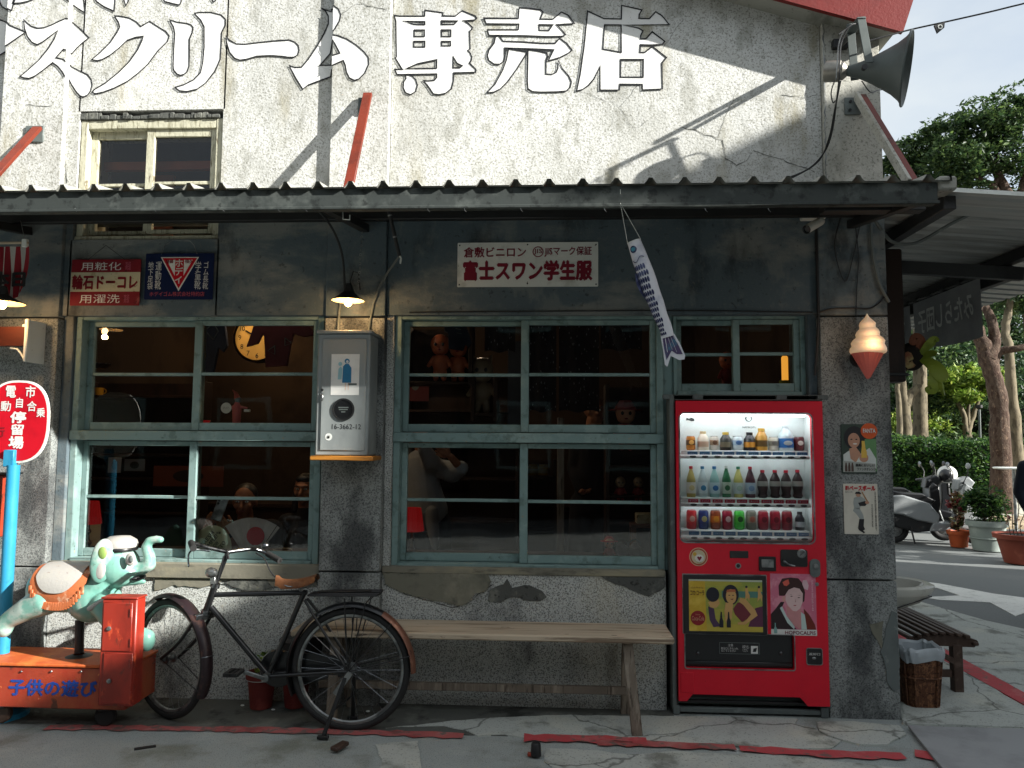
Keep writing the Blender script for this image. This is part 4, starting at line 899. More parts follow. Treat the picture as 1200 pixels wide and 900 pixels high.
goose('small lit lamp at the left edge below the striped cloth', 3, 355, -.34, .12, [(-40,250,-.45),(-20,262,-.4),(-6,290,-.36),(2,350,-.34)])
# chain, conduit, cables by the lamp
t = thing('hanging_chain', 'thin chain of lamp flex hanging beside the lit lamp', 'chain', tuple(P(423,345,-.12)))
b = MB(); n = 15
for i in range(n):
    a = P(425-i*.35, 262+i*5.2, -.12); b.torus(a, .007, .0018, 8, 4, x=(1,0,0) if i % 2 else (0,1,0))
b.build('links', M_steel, t)
b = MB(); b.tube([P(416,346,-.1), P(410,330,-.08), P(414,318,-.06), P(420,320,-.06), P(422,340,-.08)], .004, 6); b.build('loop', M_blackr, t)
t = thing('conduit_tube', 'slanting black tube with pale cable ends hanging above the right window', 'pipe', tuple(P(470,308,-.1)))
b = MB(); b.tube([P(455,244,-.35), P(468,300,-.28)], .011, 8); b.build('tube', M_blackr, t)
for f in (.15, .6): b = MB(); q = P(455+13*f, 244+56*f, -.35+.07*f); b.lathe([(.013,-.004),(.013,.004)], q, 10, ax=(P(468,300,-.28)-P(455,244,-.35)), caps=True); b.build('band', M_steel, t)
b = MB(); b.tube([P(467,297,-.28), P(470,303,-.28), P(469,309,-.28)], .006, 6); b.build('cable_end', M_signwhite, t)
b = MB(); b.tube([P(*a) for a in ((468,300,-.2),(454,320,-.05),(444,338,-.02),(438,355,-.01),(434,375,-.01),(432,388,-.02))], .007, 8); b.build('conduit', M_grey, shop)
b = MB(); b.tube([P(400,345,-.01), P(397,372,-.02), P(396,388,-.05)], .008, 8); b.build('conduit', M_grey, shop)
b = MB(); q = [P(*a) for a in ((401,243,-.6),(402,257,-.6),(410,257.5,-.6),(410,252,-.6))]; b.tube(q, .004, 6); b.build('cable_hook', M_signwhite, can)

# ------------------------------------------------------------------ electricity meter box
YM = -.20
x0, x1, z0, z1 = RC(371,391,433,534,YM)
t = thing('meter_box', 'grey steel electricity meter box with a small poster and round glass window', 'meter box', ((x0+x1)/2, YP, z0))
b = MB(); b.box(x0, x1, YM, YP-.001, z0, z1, .006); b.build('case', M_meter, t)
b = MB(); b.box(x0-.008, x1+.010, YM-.014, YP-.002, z1, z1+.020, .004); b.build('lid', M_meter, t)
d_ = (x0+.030, x1-.022, z0+.03, z1-.03)
b = MB(); b.box(d_[0], d_[1], YM-.008, YM+.001, d_[2], d_[3], .003); dr = b.build('door', M_meter, t)
cc = P(403, 480, YM)
flat('round_window_rim', [circ(cc.x, cc.z, .066, n=32), circ(cc.x, cc.z, .056, n=32)], YM-.008, .008, M_blackr, dr); flat('round_window', [circ(cc.x, cc.z, .057, n=32)], YM-.008, .004, M_black, dr)
for dz, w_ in ((.012,.03),(0,.026),(-.014,.012)): b = MB(); b.box(cc.x-w_, cc.x+w_, YM-.0135, YM-.012, cc.z+dz-.003, cc.z+dz+.003, 0); b.build('meter_dial_mark', M_grey, dr)
a, b_, c, d = RC(388,415,421,463,YM-.009); flat('small_poster', [rect(a,b_,c,d)], YM-.008, .0015, M_txtw, dr); px_ = (a,b_,c,d)
M_bl = flatm('printed_teal_coat', '1f6f96', .5)
YZ = YM-.0096
def fz(nm, loop, mat, l_=0): return flat(nm, [loop], YZ-l_, .0005, mat, dr)
fz('printed_coat', pg(px_, [(.42,.30),(.50,.24),(.62,.24),(.72,.34),(.72,.70),(.40,.70)]), M_bl); fz('printed_head', el(px_,.56,.17,.09,.06), M_bl, .0006); fz('printed_face', el(px_,.57,.185,.045,.035), M_txtw, .0012)
fz('printed_second_figure', pg(px_, [(.26,.36),(.34,.30),(.40,.36),(.38,.62),(.24,.62)]), flatm('printed_pale_teal', '8fb8c0', .5)); fz('printed_second_head', el(px_,.32,.24,.07,.05), flatm('printed_pale_teal', '8fb8c0', .5))
for u in (.50,.60): fz('printed_leg', pg(px_, [(u,.70),(u+.04,.70),(u+.03,.88),(u+.01,.88)]), flatm('printed_skin2', 'd8b8a0', .5))
fz('printed_tag', pg(px_, [(.62,.71),(.92,.71),(.92,.76),(.62,.76)]), M_grey)
a, b_, c, d = RC(389,497,423,503,YM-.009); text('16-3662-12', a, b_, c, d, YM-.0082, M_txtk, dr)
cc = P(385.5,512,YM); flat('round_sticker', [circ(cc.x, cc.z, .021)], YM-.008, .001, M_signwhite, dr); text('省', cc.x-.009, cc.x+.009, cc.z-.009, cc.z+.009, YM-.0092, M_txtk, dr, bold=.03)
b = MB(); q = P(378,466,YM); b.box(q.x-.009, q.x+.009, YM-.02, YM-.008, q.z-.018, q.z+.018, .004); b.torus(q+Vector((0,-.012,.02)), .008, .002, 10, 5); b.build('padlock', M_steel, dr)
b = MB(); b.lathe([(.008,0),(.008,.01),(0,.01)], P(378,457,YM), 10, ax=(0,-1,0)); b.build('latch', M_blackr, dr)
b = MB(); b.box(x0-.02, x1+.035, YM-.035, YP-.001, z0-.028, z0-.001, .005); b.build('wooden_board', layers('ochre_board', hx('a86f2a'), [(hx('6e4520'), 9, (.2,1,1), .48, .66, 'n', .8)], .6), t)

# ------------------------------------------------------------------ security camera
t = thing('security_camera', 'small grey security camera on a junction box under the canopy, right of the window', 'camera', tuple(P(960,262,-.05)))
a, b_, c, d = RC(945,236,973,252,-.10); b = MB(); b.box(a, b_, -.10, YL, c, d, .006); b.build('junction_box', M_signwhite, t)
q = P(962,256,-.10); b = MB(); b.limb(q+Vector((0,.02,.02)), q+Vector((-.01,-.01,-.02)), .016, .014); b.build('swivel', M_signwhite, t)
a_, c_ = P(962,259,-.10), P(945,269,-.20); b = MB(); b.lathe([(.0,0),(.024,0),(.026,.01),(.026,(c_-a_).length)], a_, 16, ax=(c_-a_)); b.build('barrel', M_signwhite, t)
b = MB(); b.lathe([(.026,0),(.020,-.004),(.018,-.012),(0,-.012)], c_, 16, ax=(c_-a_)); b.build('lens', M_black, t)
a, b_, c, d = RC(973,232,998,240,-.30); b = MB(); b.box(a, b_, -.3, -.2, c, d, .004); b.build('cable_cover', M_signwhite, shop)

# ------------------------------------------------------------------ cables over the right pier
def cable(pts, r=.004, mat=M_blackr, name='cable', par=None): b = MB(); b.tube([Vector(v) for v in crm([P(*a) for a in pts], 5, False)], r, 6); return b.build(name, mat, par or shop)
cable([(960,366,-.005),(975,362,-.012),(1000,361,-.012),(1020,361,-.012),(1033,352,-.012),(1040,342,-.01)], .005)
cable([(1002,262,-.01),(1006,300,-.012),(1004,340,-.012),(1003,375,-.01)], .003)
cable([(1021,252,-.02),(1022,290,-.02),(1030,330,-.02),(1042,354,-.01)], .009, M_grey, 'conduit')
cable([(956,250,.0),(958,320,-.0),(959,380,.0),(955,440,.02)], .008, M_blackr, 'conduit')
cable([(952,366,.02),(800,364,.02),(600,365,.02),(480,366,.02)], .004)
cable([(985,255,-.012),(978,290,-.014),(990,330,-.012),(1000,300,-.014),(1008,262,-.012)], .003)

# ------------------------------------------------------------------ ice cream lamp
ic = P(1014, 399, -.10)
t = thing('ice_cream_lamp', 'glowing plastic soft ice cream cone lamp mounted on the stone pillar', 'lamp', tuple(P(1012,442,-.10)))
s_ = .0049
prof = []
for z, r in ((0,0),(2.5,1.2),(5,2.6),(8,5.5),(11,8.2),(14,9.3),(17,8.8),(19,9.0),(22,12.0),(25.5,13.6),(28,13.0),(29.5,13.3),(32,16.5),(35.5,18.8),(38,18.2),(39.5,18.0),(42,20),(46,20.5),(48,19.3),(49,17)):
    prof.append((r*s_, -z*s_))
top = P(1016, 367, -.10); vs = []; fs = []; sg = 36
b = MB()
for i, (r, z) in enumerate(prof):
    for k in range(sg):
        a = 2*math.pi*k/sg; dz = .022*(k/sg)*min(1, i/3) if i < 17 else .0
        f = k/sg; sh = (f-.5)*.034 if 4 < i < 16 else 0
        vs.append(Vector((top.x-.10*s_*0 + r*math.cos(a) + (z*-.0), -.10+r*math.sin(a), top.z+z+sh*(.6))))
for i in range(len(prof)-1):
    for k in range(sg): k2 = (k+1) % sg; fs.append((i*sg+k, i*sg+k2, (i+1)*sg+k2, (i+1)*sg+k))
vs = [Vector((v.x-(top.z-v.z)*-.0-.0*(1), v.y, v.z)) for v in vs]
b._add(vs, fs)
M_ice = bpy.data.materials.new('glowing_cream_plastic'); MATS['ice'] = M_ice; M_ice.use_nodes = True
_n = M_ice.node_tree.nodes; _l = M_ice.node_tree.links.new; _b = _n['Principled BSDF']; _b.inputs['Base Color'].default_value = hx('d9cfc2'); _b.inputs['Roughness'].default_value = .35
_b.inputs['Subsurface Weight'].default_value = .25; _b.inputs['Emission Color'].default_value = (1,.58,.27,1); _b.inputs['Emission Strength'].default_value = .10
b.build('soft_ice', M_ice, t)
M_cone = flatm('pink_cone_plastic', 'b4665e', .45, emis=(1,.15,.1,1), es=.02)
bt = top.z-48.5*s_; b = MB(); b.lathe([(.0175*5.0,0),(.0175*4.7,-.004),(.006*1.5,-.146),(.0,-.150)], (top.x-.006, -.10, bt), 28); b.build('cone', M_cone, t)
for k in range(10):
    a = math.pi*(1+k/9.5); b = MB(); b.tube([(top.x-.006+.084*math.cos(a), -.10+.084*math.sin(a), bt-.006), (top.x-.006+.012*math.cos(a+.25), -.10+.012*math.sin(a+.25), bt-.14)], .0022, 5); b.build('cone_ridge', M_cone, t)
b = MB(); b.lathe([(.05,0),(.05,.05)], (top.x-.02, -.05, bt-.02), 16, ax=(0,1,0), caps=True); b.build('wall_mount', M_blackr, t)
l_ = bpy.data.lights.new('glow_light', 'POINT'); l_.energy = .5; l_.color = (1,.55,.25); l_.shadow_soft_size = .08; lo = bpy.data.objects.new('glow_light', l_); COL.objects.link(lo); lo.parent = t; lo.location = Vector((top.x-.01, -.23, bt+.06))-t.location

# ------------------------------------------------------------------ carp streamer
YK2 = -.78
t = thing('carp_streamer', 'blue and white carp streamer hanging by strings from the canopy edge', 'streamer', tuple(P(770,350,YK2)))
axis = [(743,283),(749,300),(757,322),(765,345),(772,364),(779,382),(783,395)]; half = [8,9.3,10,9.7,8.6,7.6,7.2]
b = MB(); pts = [P(x, y, YK2) for x, y in axis]; k_ = 1/(FPX/(4.6+YK2)); sg = 20; vs = []; fs = []
cp = crm([(p.x, p.z, h) for p, h in zip(pts, half)], 5, False)
for i, q in enumerate(cp):
    j = min(i+1, len(cp)-1); d = Vector((cp[j][0]-cp[max(0,i-1)][0], 0, cp[j][1]-cp[max(0,i-1)][1])).normalized(); nx = Vector((-d.z, 0, d.x)); f = i/len(cp)
    for k in range(sg):
        a = 2*math.pi*k/sg; rr = q[2]*k_*(1+.05*math.sin(3*a+i*.8)*f); v = Vector((q[0], YK2, q[1])) + nx*rr*math.cos(a) + Vector((0, .8*rr*(1-.55*f)*math.sin(a), 0)); vs.append(v)
for i in range(len(cp)-1):
    for k in range(sg): k2 = (k+1) % sg; fs.append((i*sg+k, i*sg+k2, (i+1)*sg+k2, (i+1)*sg+k))
b._add(vs, fs)
M_fw = layers('carp_cloth', hx('c6c7cc'), [(hx('999dae'), 8, O1, .5, .66, 'n', .6)], .8, ((40, .3, .004),))
M_fb = layers('carp_blue_print', hx('2b2f4e'), [(hx('5c6484'), 20, O1, .5, .62, 'n', .7)], .8)
b.build('body', M_fw, t)
# printed scales on the left belly and eye
def on_fish(f, a, out=.0012):
    i = f*(len(cp)-1); i0 = int(i); i1 = min(i0+1, len(cp)-1); w_ = i-i0; q = cp[i0]*(1-w_)+cp[i1]*w_; j = min(i0+1, len(cp)-1); h_ = max(0, i0-1)
    d = Vector((cp[j][0]-cp[h_][0], 0, cp[j][1]-cp[h_][1])).normalized(); nx = Vector((-d.z, 0, d.x)); rr = q[2]*k_*(1+.05*math.sin(3*a+i*.8)*f)+out
    return Vector((q[0], YK2, q[1])) + nx*rr*math.cos(a) + Vector((0, .8*rr*(1-.55*f)*math.sin(a)-out, 0))
b = MB(); 
for r in range(13):
    for c in range(6):
        f0 = .24+r*.055; a0 = math.pi*1.02+(c+(r % 2)*.5)*.30; 
        if a0 > math.pi*1.02+1.75-.04*r: continue
        ring = [on_fish(f0+.026+.024*math.cos(u), a0+.14*math.sin(u)) for u in [2*math.pi*k/8 for k in range(8)]]
        b.quad(*ring)
b.build('scale_print', M_fb, t, smooth=False, kind='stuff')
for f0, a0, ra, rf, mm, o_ in ((.10, 4.1, .5, .035, M_fb, .0015), (.10, 4.1, .3, .02, flatm('carp_teal', '3a7f92', .7), .0025)):
    b = MB(); b.quad(*[on_fish(f0+rf*math.cos(u), a0+ra*math.sin(u), o_) for u in [2*math.pi*k/14 for k in range(14)]]); b.build('eye_print', mm, t, smooth=False)
b = MB(); pp = [on_fish(.2+.02*math.sin(u*6), 3.5+u*1.6, .002) for u in [k/12 for k in range(13)]]; b.tube(pp, .0018, 4); b.build('gill_line', M_fb, t)
b = MB(); b.torus(Vector((cp[0][0], YK2, cp[0][1])), 1, .002, 24, 5, x=(vs[0]-Vector((cp[0][0], YK2, cp[0][1]))), z=(0, .8*half[0]*k_, 0)); b.build('mouth_ring', M_signwhite, t)
tail = [(774,392),(790,391),(797,403),(803,417),(802,421),(796,422),(788,418),(786,417),(782,430),(779,427),(777,410)]
tl = [P(x, y, YK2+.0) for x, y in tail]; me_ = curve_mesh([[(q.x, q.z) for q in tl]], .003)
flat('tail_fin', [[(q.x, q.z) for q in tl]], YK2+.002, .004, M_fw, t)
flat('tail_print', [[(q.x, q.z) for q in (P(x, y, YK2) for x, y in [(776,393),(789,393),(800,415),(793,415),(787,411),(781,422),(778,408)])]], YK2-.003, .001, layers('carp_purple_print', hx('4a3f5e'), [(hx('3a7f92'), 6, O1, .45, .6, 'n', .8)], .8), t)
for i in range(4):
    q0 = P(779+i*3.2, 394, YK2); q1 = P(782+i*5.5, 413-(i % 2)*3, YK2); b = MB(); b.beam(q0+Vector((0,-.005,0)), q1+Vector((0,-.005,0)), .0025, .001); b.build('fin_ray', M_fw, t)
b = MB(); hk = P(727, 222, CY-.02); b.tube([hk, P(727,241,CY+.02)], .0016, 5); b.tube([P(727,238,CY-.02), on_fish(0, 0)], .0014, 5); b.tube([P(727,238,CY-.02), on_fish(0, 3.3)], .0014, 5); b.build('string', M_signwhite, t)
b = MB(); qf = [on_fish(f_, math.pi, .012+.01*math.sin(f_*20)) for f_ in [.3+.05*i for i in range(6)]]; qi = [on_fish(f_, math.pi, -.001) for f_ in [.3+.05*i for i in range(6)]]; b._add(qf+qi, [(i, i+1, 7+i, 6+i) for i in range(5)]); b.build('side_fin', M_fb, t)

# ------------------------------------------------------------------ horn loudspeaker
YHn = -.42
t = thing('horn_loudspeaker', 'grey horn loudspeaker on a bracket at the upper right corner of the shop', 'loudspeaker', tuple(P(1000,120,-.1)))
a_, c_ = P(993, 83, YHn+.05), P(1063, 78, YHn-.05); ax = (c_-a_)
L_ = ax.length
pr = [(.028,0),(.036,.12*L_),(.052,.28*L_),(.075,.45*L_),(.102,.62*L_),(.133,.80*L_),(.165,.93*L_),(.192,1.0*L_),(.197,1.0*L_),(.196,.985*L_),(.168,.915*L_)]
axn = (ax.normalized()+Vector((0,-.12,-.10))).normalized()
b = MB(); b.lathe(pr[:-2], a_, 40, ax=axn); b.lathe([(r-.004, z+.002) for r, z in pr[:8]], a_, 40, ax=axn)
M_horn = layers('grey_horn_paint', hx('5f6765', .75), [(hx('454c4b', .75), 3, O1, .45, .65, 'n', .7)], .5, ((20, .1, .004),))
b.build('horn', M_horn, t)
b = MB(); b.torus(a_+axn*L_*1.0, .194, .006, 40, 8, x=axn.cross(Vector((0,1,0))).normalized(), z=axn.cross(axn.cross(Vector((0,1,0)))).normalized()); b.build('rim', M_horn, t)
b = MB(); b.lathe([(0,-.12),(.055,-.12),(.058,-.115),(.058,-.04),(.05,-.035),(.05,-.02),(.03,0)], a_, 26, ax=axn); b.build('driver', layers('bare_metal_driver', hx('8d8a82'), [(hx('5f5c55'), 8, O1, .45, .65, 'n', .7)], .4, ((30,.1,.003),), .5, .6), t)
for dy, nm in ((-.10, 'a'), (.10, 'b')):
    b = MB(); b.beam(P(1010,84,YHn)+Vector((0,dy,0)), P(1003,28,YHn)+Vector((0,dy*.7,0)), .045, .008, .002, up=(0,1,0)); b.build('yoke_arm', M_horn, t)
b = MB(); b.beam(P(1003,30,YHn)+Vector((0,-.08,0)), P(1003,30,YHn)+Vector((0,.09,0)), .05, .008, .002); b.beam(P(995,30,-.38), P(1000,44,0), .03, .02, .003); b.build('yoke_bridge', M_horn, t)
b = MB(); b.lathe([(.016,0),(.016,.02),(0,.02)], P(1012,80,YHn-.10), 12, ax=(0,-1,0)); b.build('yoke_bolt', M_blackr, t)
x0, x1, z0, z1 = RC(974,49,992,59,YP); b = MB(); b.box(x0, x1, -.04, YP, z0, z1, .003); b.build('wall_plate', M_blackr, t)
b = MB(); b.tube([P(985,54,-.02), P(998,40,-.3)], .012, 8); b.build('arm', M_blackr, t)
for i, pts in enumerate([[(999,30,-.5),(988,38,-.48),(983,52,-.46),(981,75,-.46),(980,93,-.45)], [(994,32,-.5),(986,50,-.48),(984,70,-.5),(983,95,-.5),(980,120,-.35),(976,150,-.2),(968,175,-.06),(950,196,-.03),(925,208,-.04),(905,216,-.1)],
    [(985,95,-.45),(978,130,-.3),(972,160,-.12),(960,188,-.03),(935,205,-.03),(912,214,-.06)], [(978,95,-.45),(974,108,-.3),(976,120,-.28),(979,118,-.3)], [(983,40,-.5),(990,35,-.5),(1000,28,-.5),(1010,30,-.45)], [(1010,95,-.4),(1020,108,-.3),(1028,106,-.2),(1034,105,-.1)]]):
    b = MB(); b.tube([Vector(v) for v in crm([P(*a) for a in pts], 6, False)], .0045 if i in (1,2) else .0035, 6); b.build('speaker_cable', M_blackr if i else M_steel, t)
# overhead line with a small tag
t = thing('overhead_cable', 'black cable running from the roof corner to the upper right with a small tag', 'cable', tuple(P(1040,42,-.3)))
b = MB(); b.tube([Vector(v) for v in crm([P(1018,48,-.4), P(1040,42,-.4), P(1070,34,-.4), P(1120,23,-.45), P(1180,9,-.5), P(1240,-8,-.6), P(1600,-120,-1.5)], 8, False)], .0045, 6); b.build('wire', M_blackr, t)
q = P(1100, 33, -.43); flat('tag', [[(q.x-.028,q.z+.012),(q.x+.030,q.z+.030),(q.x+.026,q.z-.002),(q.x-.012,q.z-.034)]], -.43, .01, M_blackr, t); flat('tag_ring', [circ(q.x+.003, q.z+.002, .014), circ(q.x+.003, q.z+.002, .008)], -.441, .001, M_signwhite, t)
b = MB(); b.tube([P(1100,28,-.43), P(1100,33,-.43)], .003, 6); b.build('clip', M_blackr, t)
# ------------------------------------------------------------------ vending machine
YV = -.03
def V(px, py, Y=YV): return P(px, py, Y)
vx0, vx1 = .735, 1.592; vz0 = V(880,826).z; vz1 = V(880,470).z
vm = thing('vending_machine', 'tall red drinks vending machine with a lit display, standing in the wall opening', 'vending machine', ((vx0+vx1)/2, .2, 0))
def vr(x0, y0, x1, y1, Y=YV): return RC(x0, y0, x1, y1, Y)
b = MB(); b.box(vx0-.035, vx0-.004, -.01, .52, .02, vz1+.035, .006); b.box(vx0-.004, vx1+.0, .40, .52, .02, vz1+.03, .004); b.box(vx1-.01, vx1+.004, .0, .5, .02, vz1+.03, .003)
b.build('cabinet', M_grey, vm)
b = MB(); b.box(vx0-.03, vx1+.0, -.002, .06, vz1+.006, vz1+.012, .002); b.box(vx0-.03, vx1, .002, .4, vz1+.034, vz1+.040, .002)
for px in (777,812,910,958): q = P(px, 464, .0); b.box(q.x, q.x+.06, -.004, .03, vz1+.012, vz1+.040, .002)
b.build('top_rail', M_grey, vm)
b = MB(); b.box(vx0, vx1-.002, .03, .38, .05, .20, .003); b.box(vx0-.03, vx0+.01, -.012, .3, 0, .05, .003); b.box(vx1-.045, vx1, -.012, .3, .0, .06, .003); b.box(vx0+.01, vx1-.045, -.006, .02, .012, .040, .003); b.build('foot_frame', M_grey, vm)
b = MB(); 
for i in range(3): b.box(vx0+.02, vx1-.05, .0+i*.01, .02+i*.01, .065+i*.028, .080+i*.028, .003)
b.build('bottom_grille', M_blackr, vm)
# door face: plate with the rounded display opening, delivery opening and notched bottom
dw = vr(797,484.5,953,636); dl = vr(803,743,931,784)
nb = [V(785,830).z, V(830,822).z]
outer = [(vx0, vz0+.012), (V(801,825).x+.02, vz0+.012), (V(812,818).x, vz0+.052), (V(938,822).x, vz0+.048), (V(947,830).x, vz0), (vx1, vz0), (vx1, vz1), (vx0, vz1)]
dwl = rrect(*dw, .035, 7); dll = rrect(*dl, .012, 3)
flat('door', [outer, dwl, dll], YV+.035, .035, M_red, vm, bev=.0)
b = MB(); b.box(vx0+.002, vx1-.002, YV+.036, .02, vz0+.06, vz1-.004, 0)
# inner cabinet of the display
M_disp = flatm('display_white_plastic', 'd6dcdb', .45)
b = MB(); x0, x1, z0, z1 = dw; e = .003
b.quad((x0-e, .13, z0-e),(x1+e, .13, z0-e),(x1+e, .13, z1+e),(x0-e, .13, z1+e)); b.quad((x0-e, YV+.004, z0-e),(x0-e, .13, z0-e),(x0-e, .13, z1+e),(x0-e, YV+.004, z1+e)); b.quad((x1+e, YV+.004, z0-e),(x1+e, .13, z0-e),(x1+e, .13, z1+e),(x1+e, YV+.004, z1+e))
b.quad((x0-e, YV+.004, z1+e),(x1+e, YV+.004, z1+e),(x1+e, .13, z1+e),(x0-e, .13, z1+e)); b.quad((x0-e, YV+.004, z0-e),(x1+e, YV+.004, z0-e),(x1+e, .13, z0-e),(x0-e, .13, z0-e)); b.build('display_case', M_disp, vm, smooth=False)
b = MB(); b.box(x0+.02, x1-.02, YV+.045, YV+.075, z1-.016, z1-.003, .003); b.build('light_tube', pm('cool_light_tube', (.9,.95,1,1), .5, emis=(.92,.97,1,1), es=5.0), vm)
flat('display_trim', [rrect(x0-.006, x1+.006, z0-.006, z1+.006, .038, 7), rrect(x0+.002, x1-.002, z0+.002, z1-.002, .032, 7)], YV-.0005, .003, M_steel, vm)
b = MB(); b.quad((x0, YV+.012, z0),(x1, YV+.012, z0),(x1, YV+.012, z1),(x0, YV+.012, z1)); b.build('display_glass', M_gl, vm, smooth=False)
# delivery flap
x0, x1, z0, z1 = dl; b = MB(); b.box(x0+.002, x1-.002, YV+.026, YV+.034, z0+.002, z1-.002, .002); b.box(x0+.006, x1-.006, YV+.018, YV+.026, z0+.012, z0+.035, .004); fl_ = b.build('delivery_flap', M_black, vm)
flat('flap_trim', [rrect(x0-.005, x1+.005, z0-.005, z1+.003, .014, 3), rrect(x0+.001, x1-.001, z0+.001, z1-.001, .011, 3)], YV-.0005, .003, M_steel, fl_)
for px in (818, 915): q = V(px, 765.5, YV+.02); b = MB(); b.ell(q, (.010,.006,.010), 10, 6); b.build('flap_knob', M_chrome, fl_)
YF = YV+.026
a = RC(844,755,867,757,YF); text('注意', RC(853,755,859,758,YF)[0], RC(853,755,859,758,YF)[1], *RC(853,754.5,859,757.5,YF)[2:], YF, M_txtw, fl_)
text('取出口に手を入れ\nないでください', *RC(845,758.5,865,764,YF), YF, M_txtw, fl_); text('お取り出し\nください', *RC(870,756,878,764,YF), YF, M_txtw, fl_)
flat('flap_notice_frame', [rect(*RC(843,753,890,766.5,YF)), rect(*RC(843.5,753.6,889.5,766,YF))], YF, .0006, M_grey, fl_); flat('flap_pictogram', [rect(*RC(880,757,888,766,YF)), [tuple(v) for v in pxloop([(882,764),(883,760),(887,759),(886,764)], YF)]], YF-.0008, .0006, M_txtw, fl_)
# panel fittings
x0, x1, z0, z1 = vr(855,645.5,877,654); b = MB(); b.box(x0, x1, YV-.004, YV+.002, z0, z1, .003); b.build('price_display', M_black, vm)
q = V(865,663); b = MB(); b.lathe([(.0,.006),(.010,.006),(.012,0)], q, 16, ax=(0,-1,0)); b.build('coin_lock', M_blackr, vm); b = MB(); b.lathe([(.016,0),(.017,.003),(.011,.003)], q, 16, ax=(0,-1,0)); b.build('lock_ring', M_steel, vm)
x0, x1, z0, z1 = vr(889,652,909,669); b = MB(); b.box(x0, x1, YV-.010, YV, z0, z1, .004); o = b.build('note_slot', M_blackr, vm); b = MB(); b.box(x0+.014, x1-.014, YV-.0135, YV-.009, z0+.02, z1-.016, .004); b.build('note_mouth', M_steel, o)
x0, x1, z0, z1 = vr(914.5,644,946,664); flat('coin_panel', [rrect(x0,x1,z0,z1,.012)], YV, .006, M_black, vm)
q = V(939,648.5); b = MB(); b.lathe([(.026,0),(.026,.010),(.020,.012),(.018,.009),(0,.009)], q, 22, ax=(0,-1,0)); o = b.build('coin_return_dial', M_steel, vm); b = MB(); b.beam(q+Vector((-.01,-.012,-.01)), q+Vector((.01,-.012,.012)), .008, .004, .001); b.build('dial_key', M_chrome, o)
b = MB(); b.tube([V(917,657)+Vector((0,-.012,0)), V(923,661)+Vector((0,-.014,0)), V(931,663)+Vector((0,-.012,0))], .006, 8, radii=[.009,.006,.004]); b.build('return_lever', M_chrome, vm)
x0, x1, z0, z1 = vr(948.5,655,960.5,676); flat('coin_insert', [rrect(x0,x1,z0,z1,.026,7)], YV, .012, M_grey, vm); q = V(955,663); b = MB(); b.lathe([(.014,0),(.014,.006),(.0,.006)], q+Vector((0,-.012,0)), 16, ax=(0,-1,0)); b.build('coin_slot_boss', M_steel, vm)
q = V(957,684.5); b = MB(); b.lathe([(.010,0),(.011,.006),(0,.007)], q, 14, ax=(0,-1,0)); b.build('key_lock', M_steel, vm)
x0, x1, z0, z1 = vr(945.5,760,963,778.5); flat('return_cup', [rrect(x0,x1,z0,z1,.010)], YV, .004, M_black, vm); flat('return_cup_trim', [rrect(x0-.004,x1+.004,z0-.004,z1+.004,.012), rrect(x0,x1,z0,z1,.010)], YV, .005, M_steel, vm)
text('返却口', *RC(948,765,961,768,YV-.004), YV-.004, M_txtw, vm); b = MB(); b.ell(V(954,771.5,YV-.006), (.012,.005,.008), 10, 6); b.build('return_coin_mark', M_steel, vm)
q = V(818.5,652.5); flat('round_sticker', [circ(q.x,q.z,.053,n=32)], YV, .0012, M_cream, vm); flat('sticker_ring', [circ(q.x,q.z,.049,n=32), circ(q.x,q.z,.041,n=32)], YV-.0014, .0006, flatm('sticker_rust','a8482c',.5), vm)
flat('sticker_shape', [circ(q.x+.005,q.z-.008,.026,.022,20)], YV-.0014, .0006, flatm('sticker_white2','dcd9d2',.5), vm); flat('sticker_heart', [[(q.x+.005,q.z-.024),(q.x-.009,q.z-.004),(q.x-.003,q.z+.004),(q.x+.005,q.z-.002),(q.x+.013,q.z+.004),(q.x+.019,q.z-.004)]], YV-.0022, .0006, M_txtr, vm)
flat('sticker_yellow', [circ(q.x-.022,q.z+.016,.011,n=10)], YV-.0022, .0006, flatm('sticker_yellow','c9a53c',.5), vm)
# embossed panel bottom left
x0, x1, z0, z1 = vr(789,788,817,824); b = MB(); b.box(vx0+.012, x1-.02, YV-.003, YV+.002, z0+.06, z1, .002); 
b.build('corner_plate', M_red, vm)
for py in (796, 812): b = MB(); b.ell(V(812, py), (.006,.004,.006), 8, 5); b.build('rivet', M_red, vm)
# advertising screen, generic beach couple
x0, x1, z0, z1 = vr(800.5,674,898,743); b = MB(); b.box(x0, x1, YV-.010, YV, z0, z1, .004); ad = b.build('advert_frame', M_black, vm)
ax_ = vr(807,679,893,739.5); YA = YV-.010
def fa(nm, pts, mat, lift): return flat(nm, [pg(ax_, pts) if nm not in ('man_hair','woman_hair','woman_face','bather_head') else pts], YA-lift, .0006, mat, ad)
fa('advert_sky', [(0,0),(1,0),(1,1),(0,1)], layers('advert_green_yellow', hx('8f9a4a'), [(hx('b0a648'), 6, (1,1,3), .45, .6, 'n', .8)], .35), 0)
fa('advert_left_band', [(0,0),(.22,0),(.24,1),(0,1)], layers('advert_yellow', hx('c2a238'), [(hx('d8bc52'), 8, O1, .45, .6, 'n', .8)], .35), .0008)
fa('advert_sea', [(.45,.22),(1,.22),(1,.34),(.45,.34)], flatm('advert_sea_green','4f7d70',.4), .0008); fa('advert_sand', [(.24,.86),(1,.86),(1,1),(.24,1)], flatm('advert_sand','b8a640',.4), .0008)
fa('advert_top_edge', [(0,0),(1,0),(1,.035),(0,.03)], flatm('advert_pale','b9c0ae',.4), .0009)
SK = flatm('advert_skin','c99e62',.4); MR = flatm('advert_maroon','6e2a33',.4); HK = flatm('advert_dark_hair','1e1d28',.4)
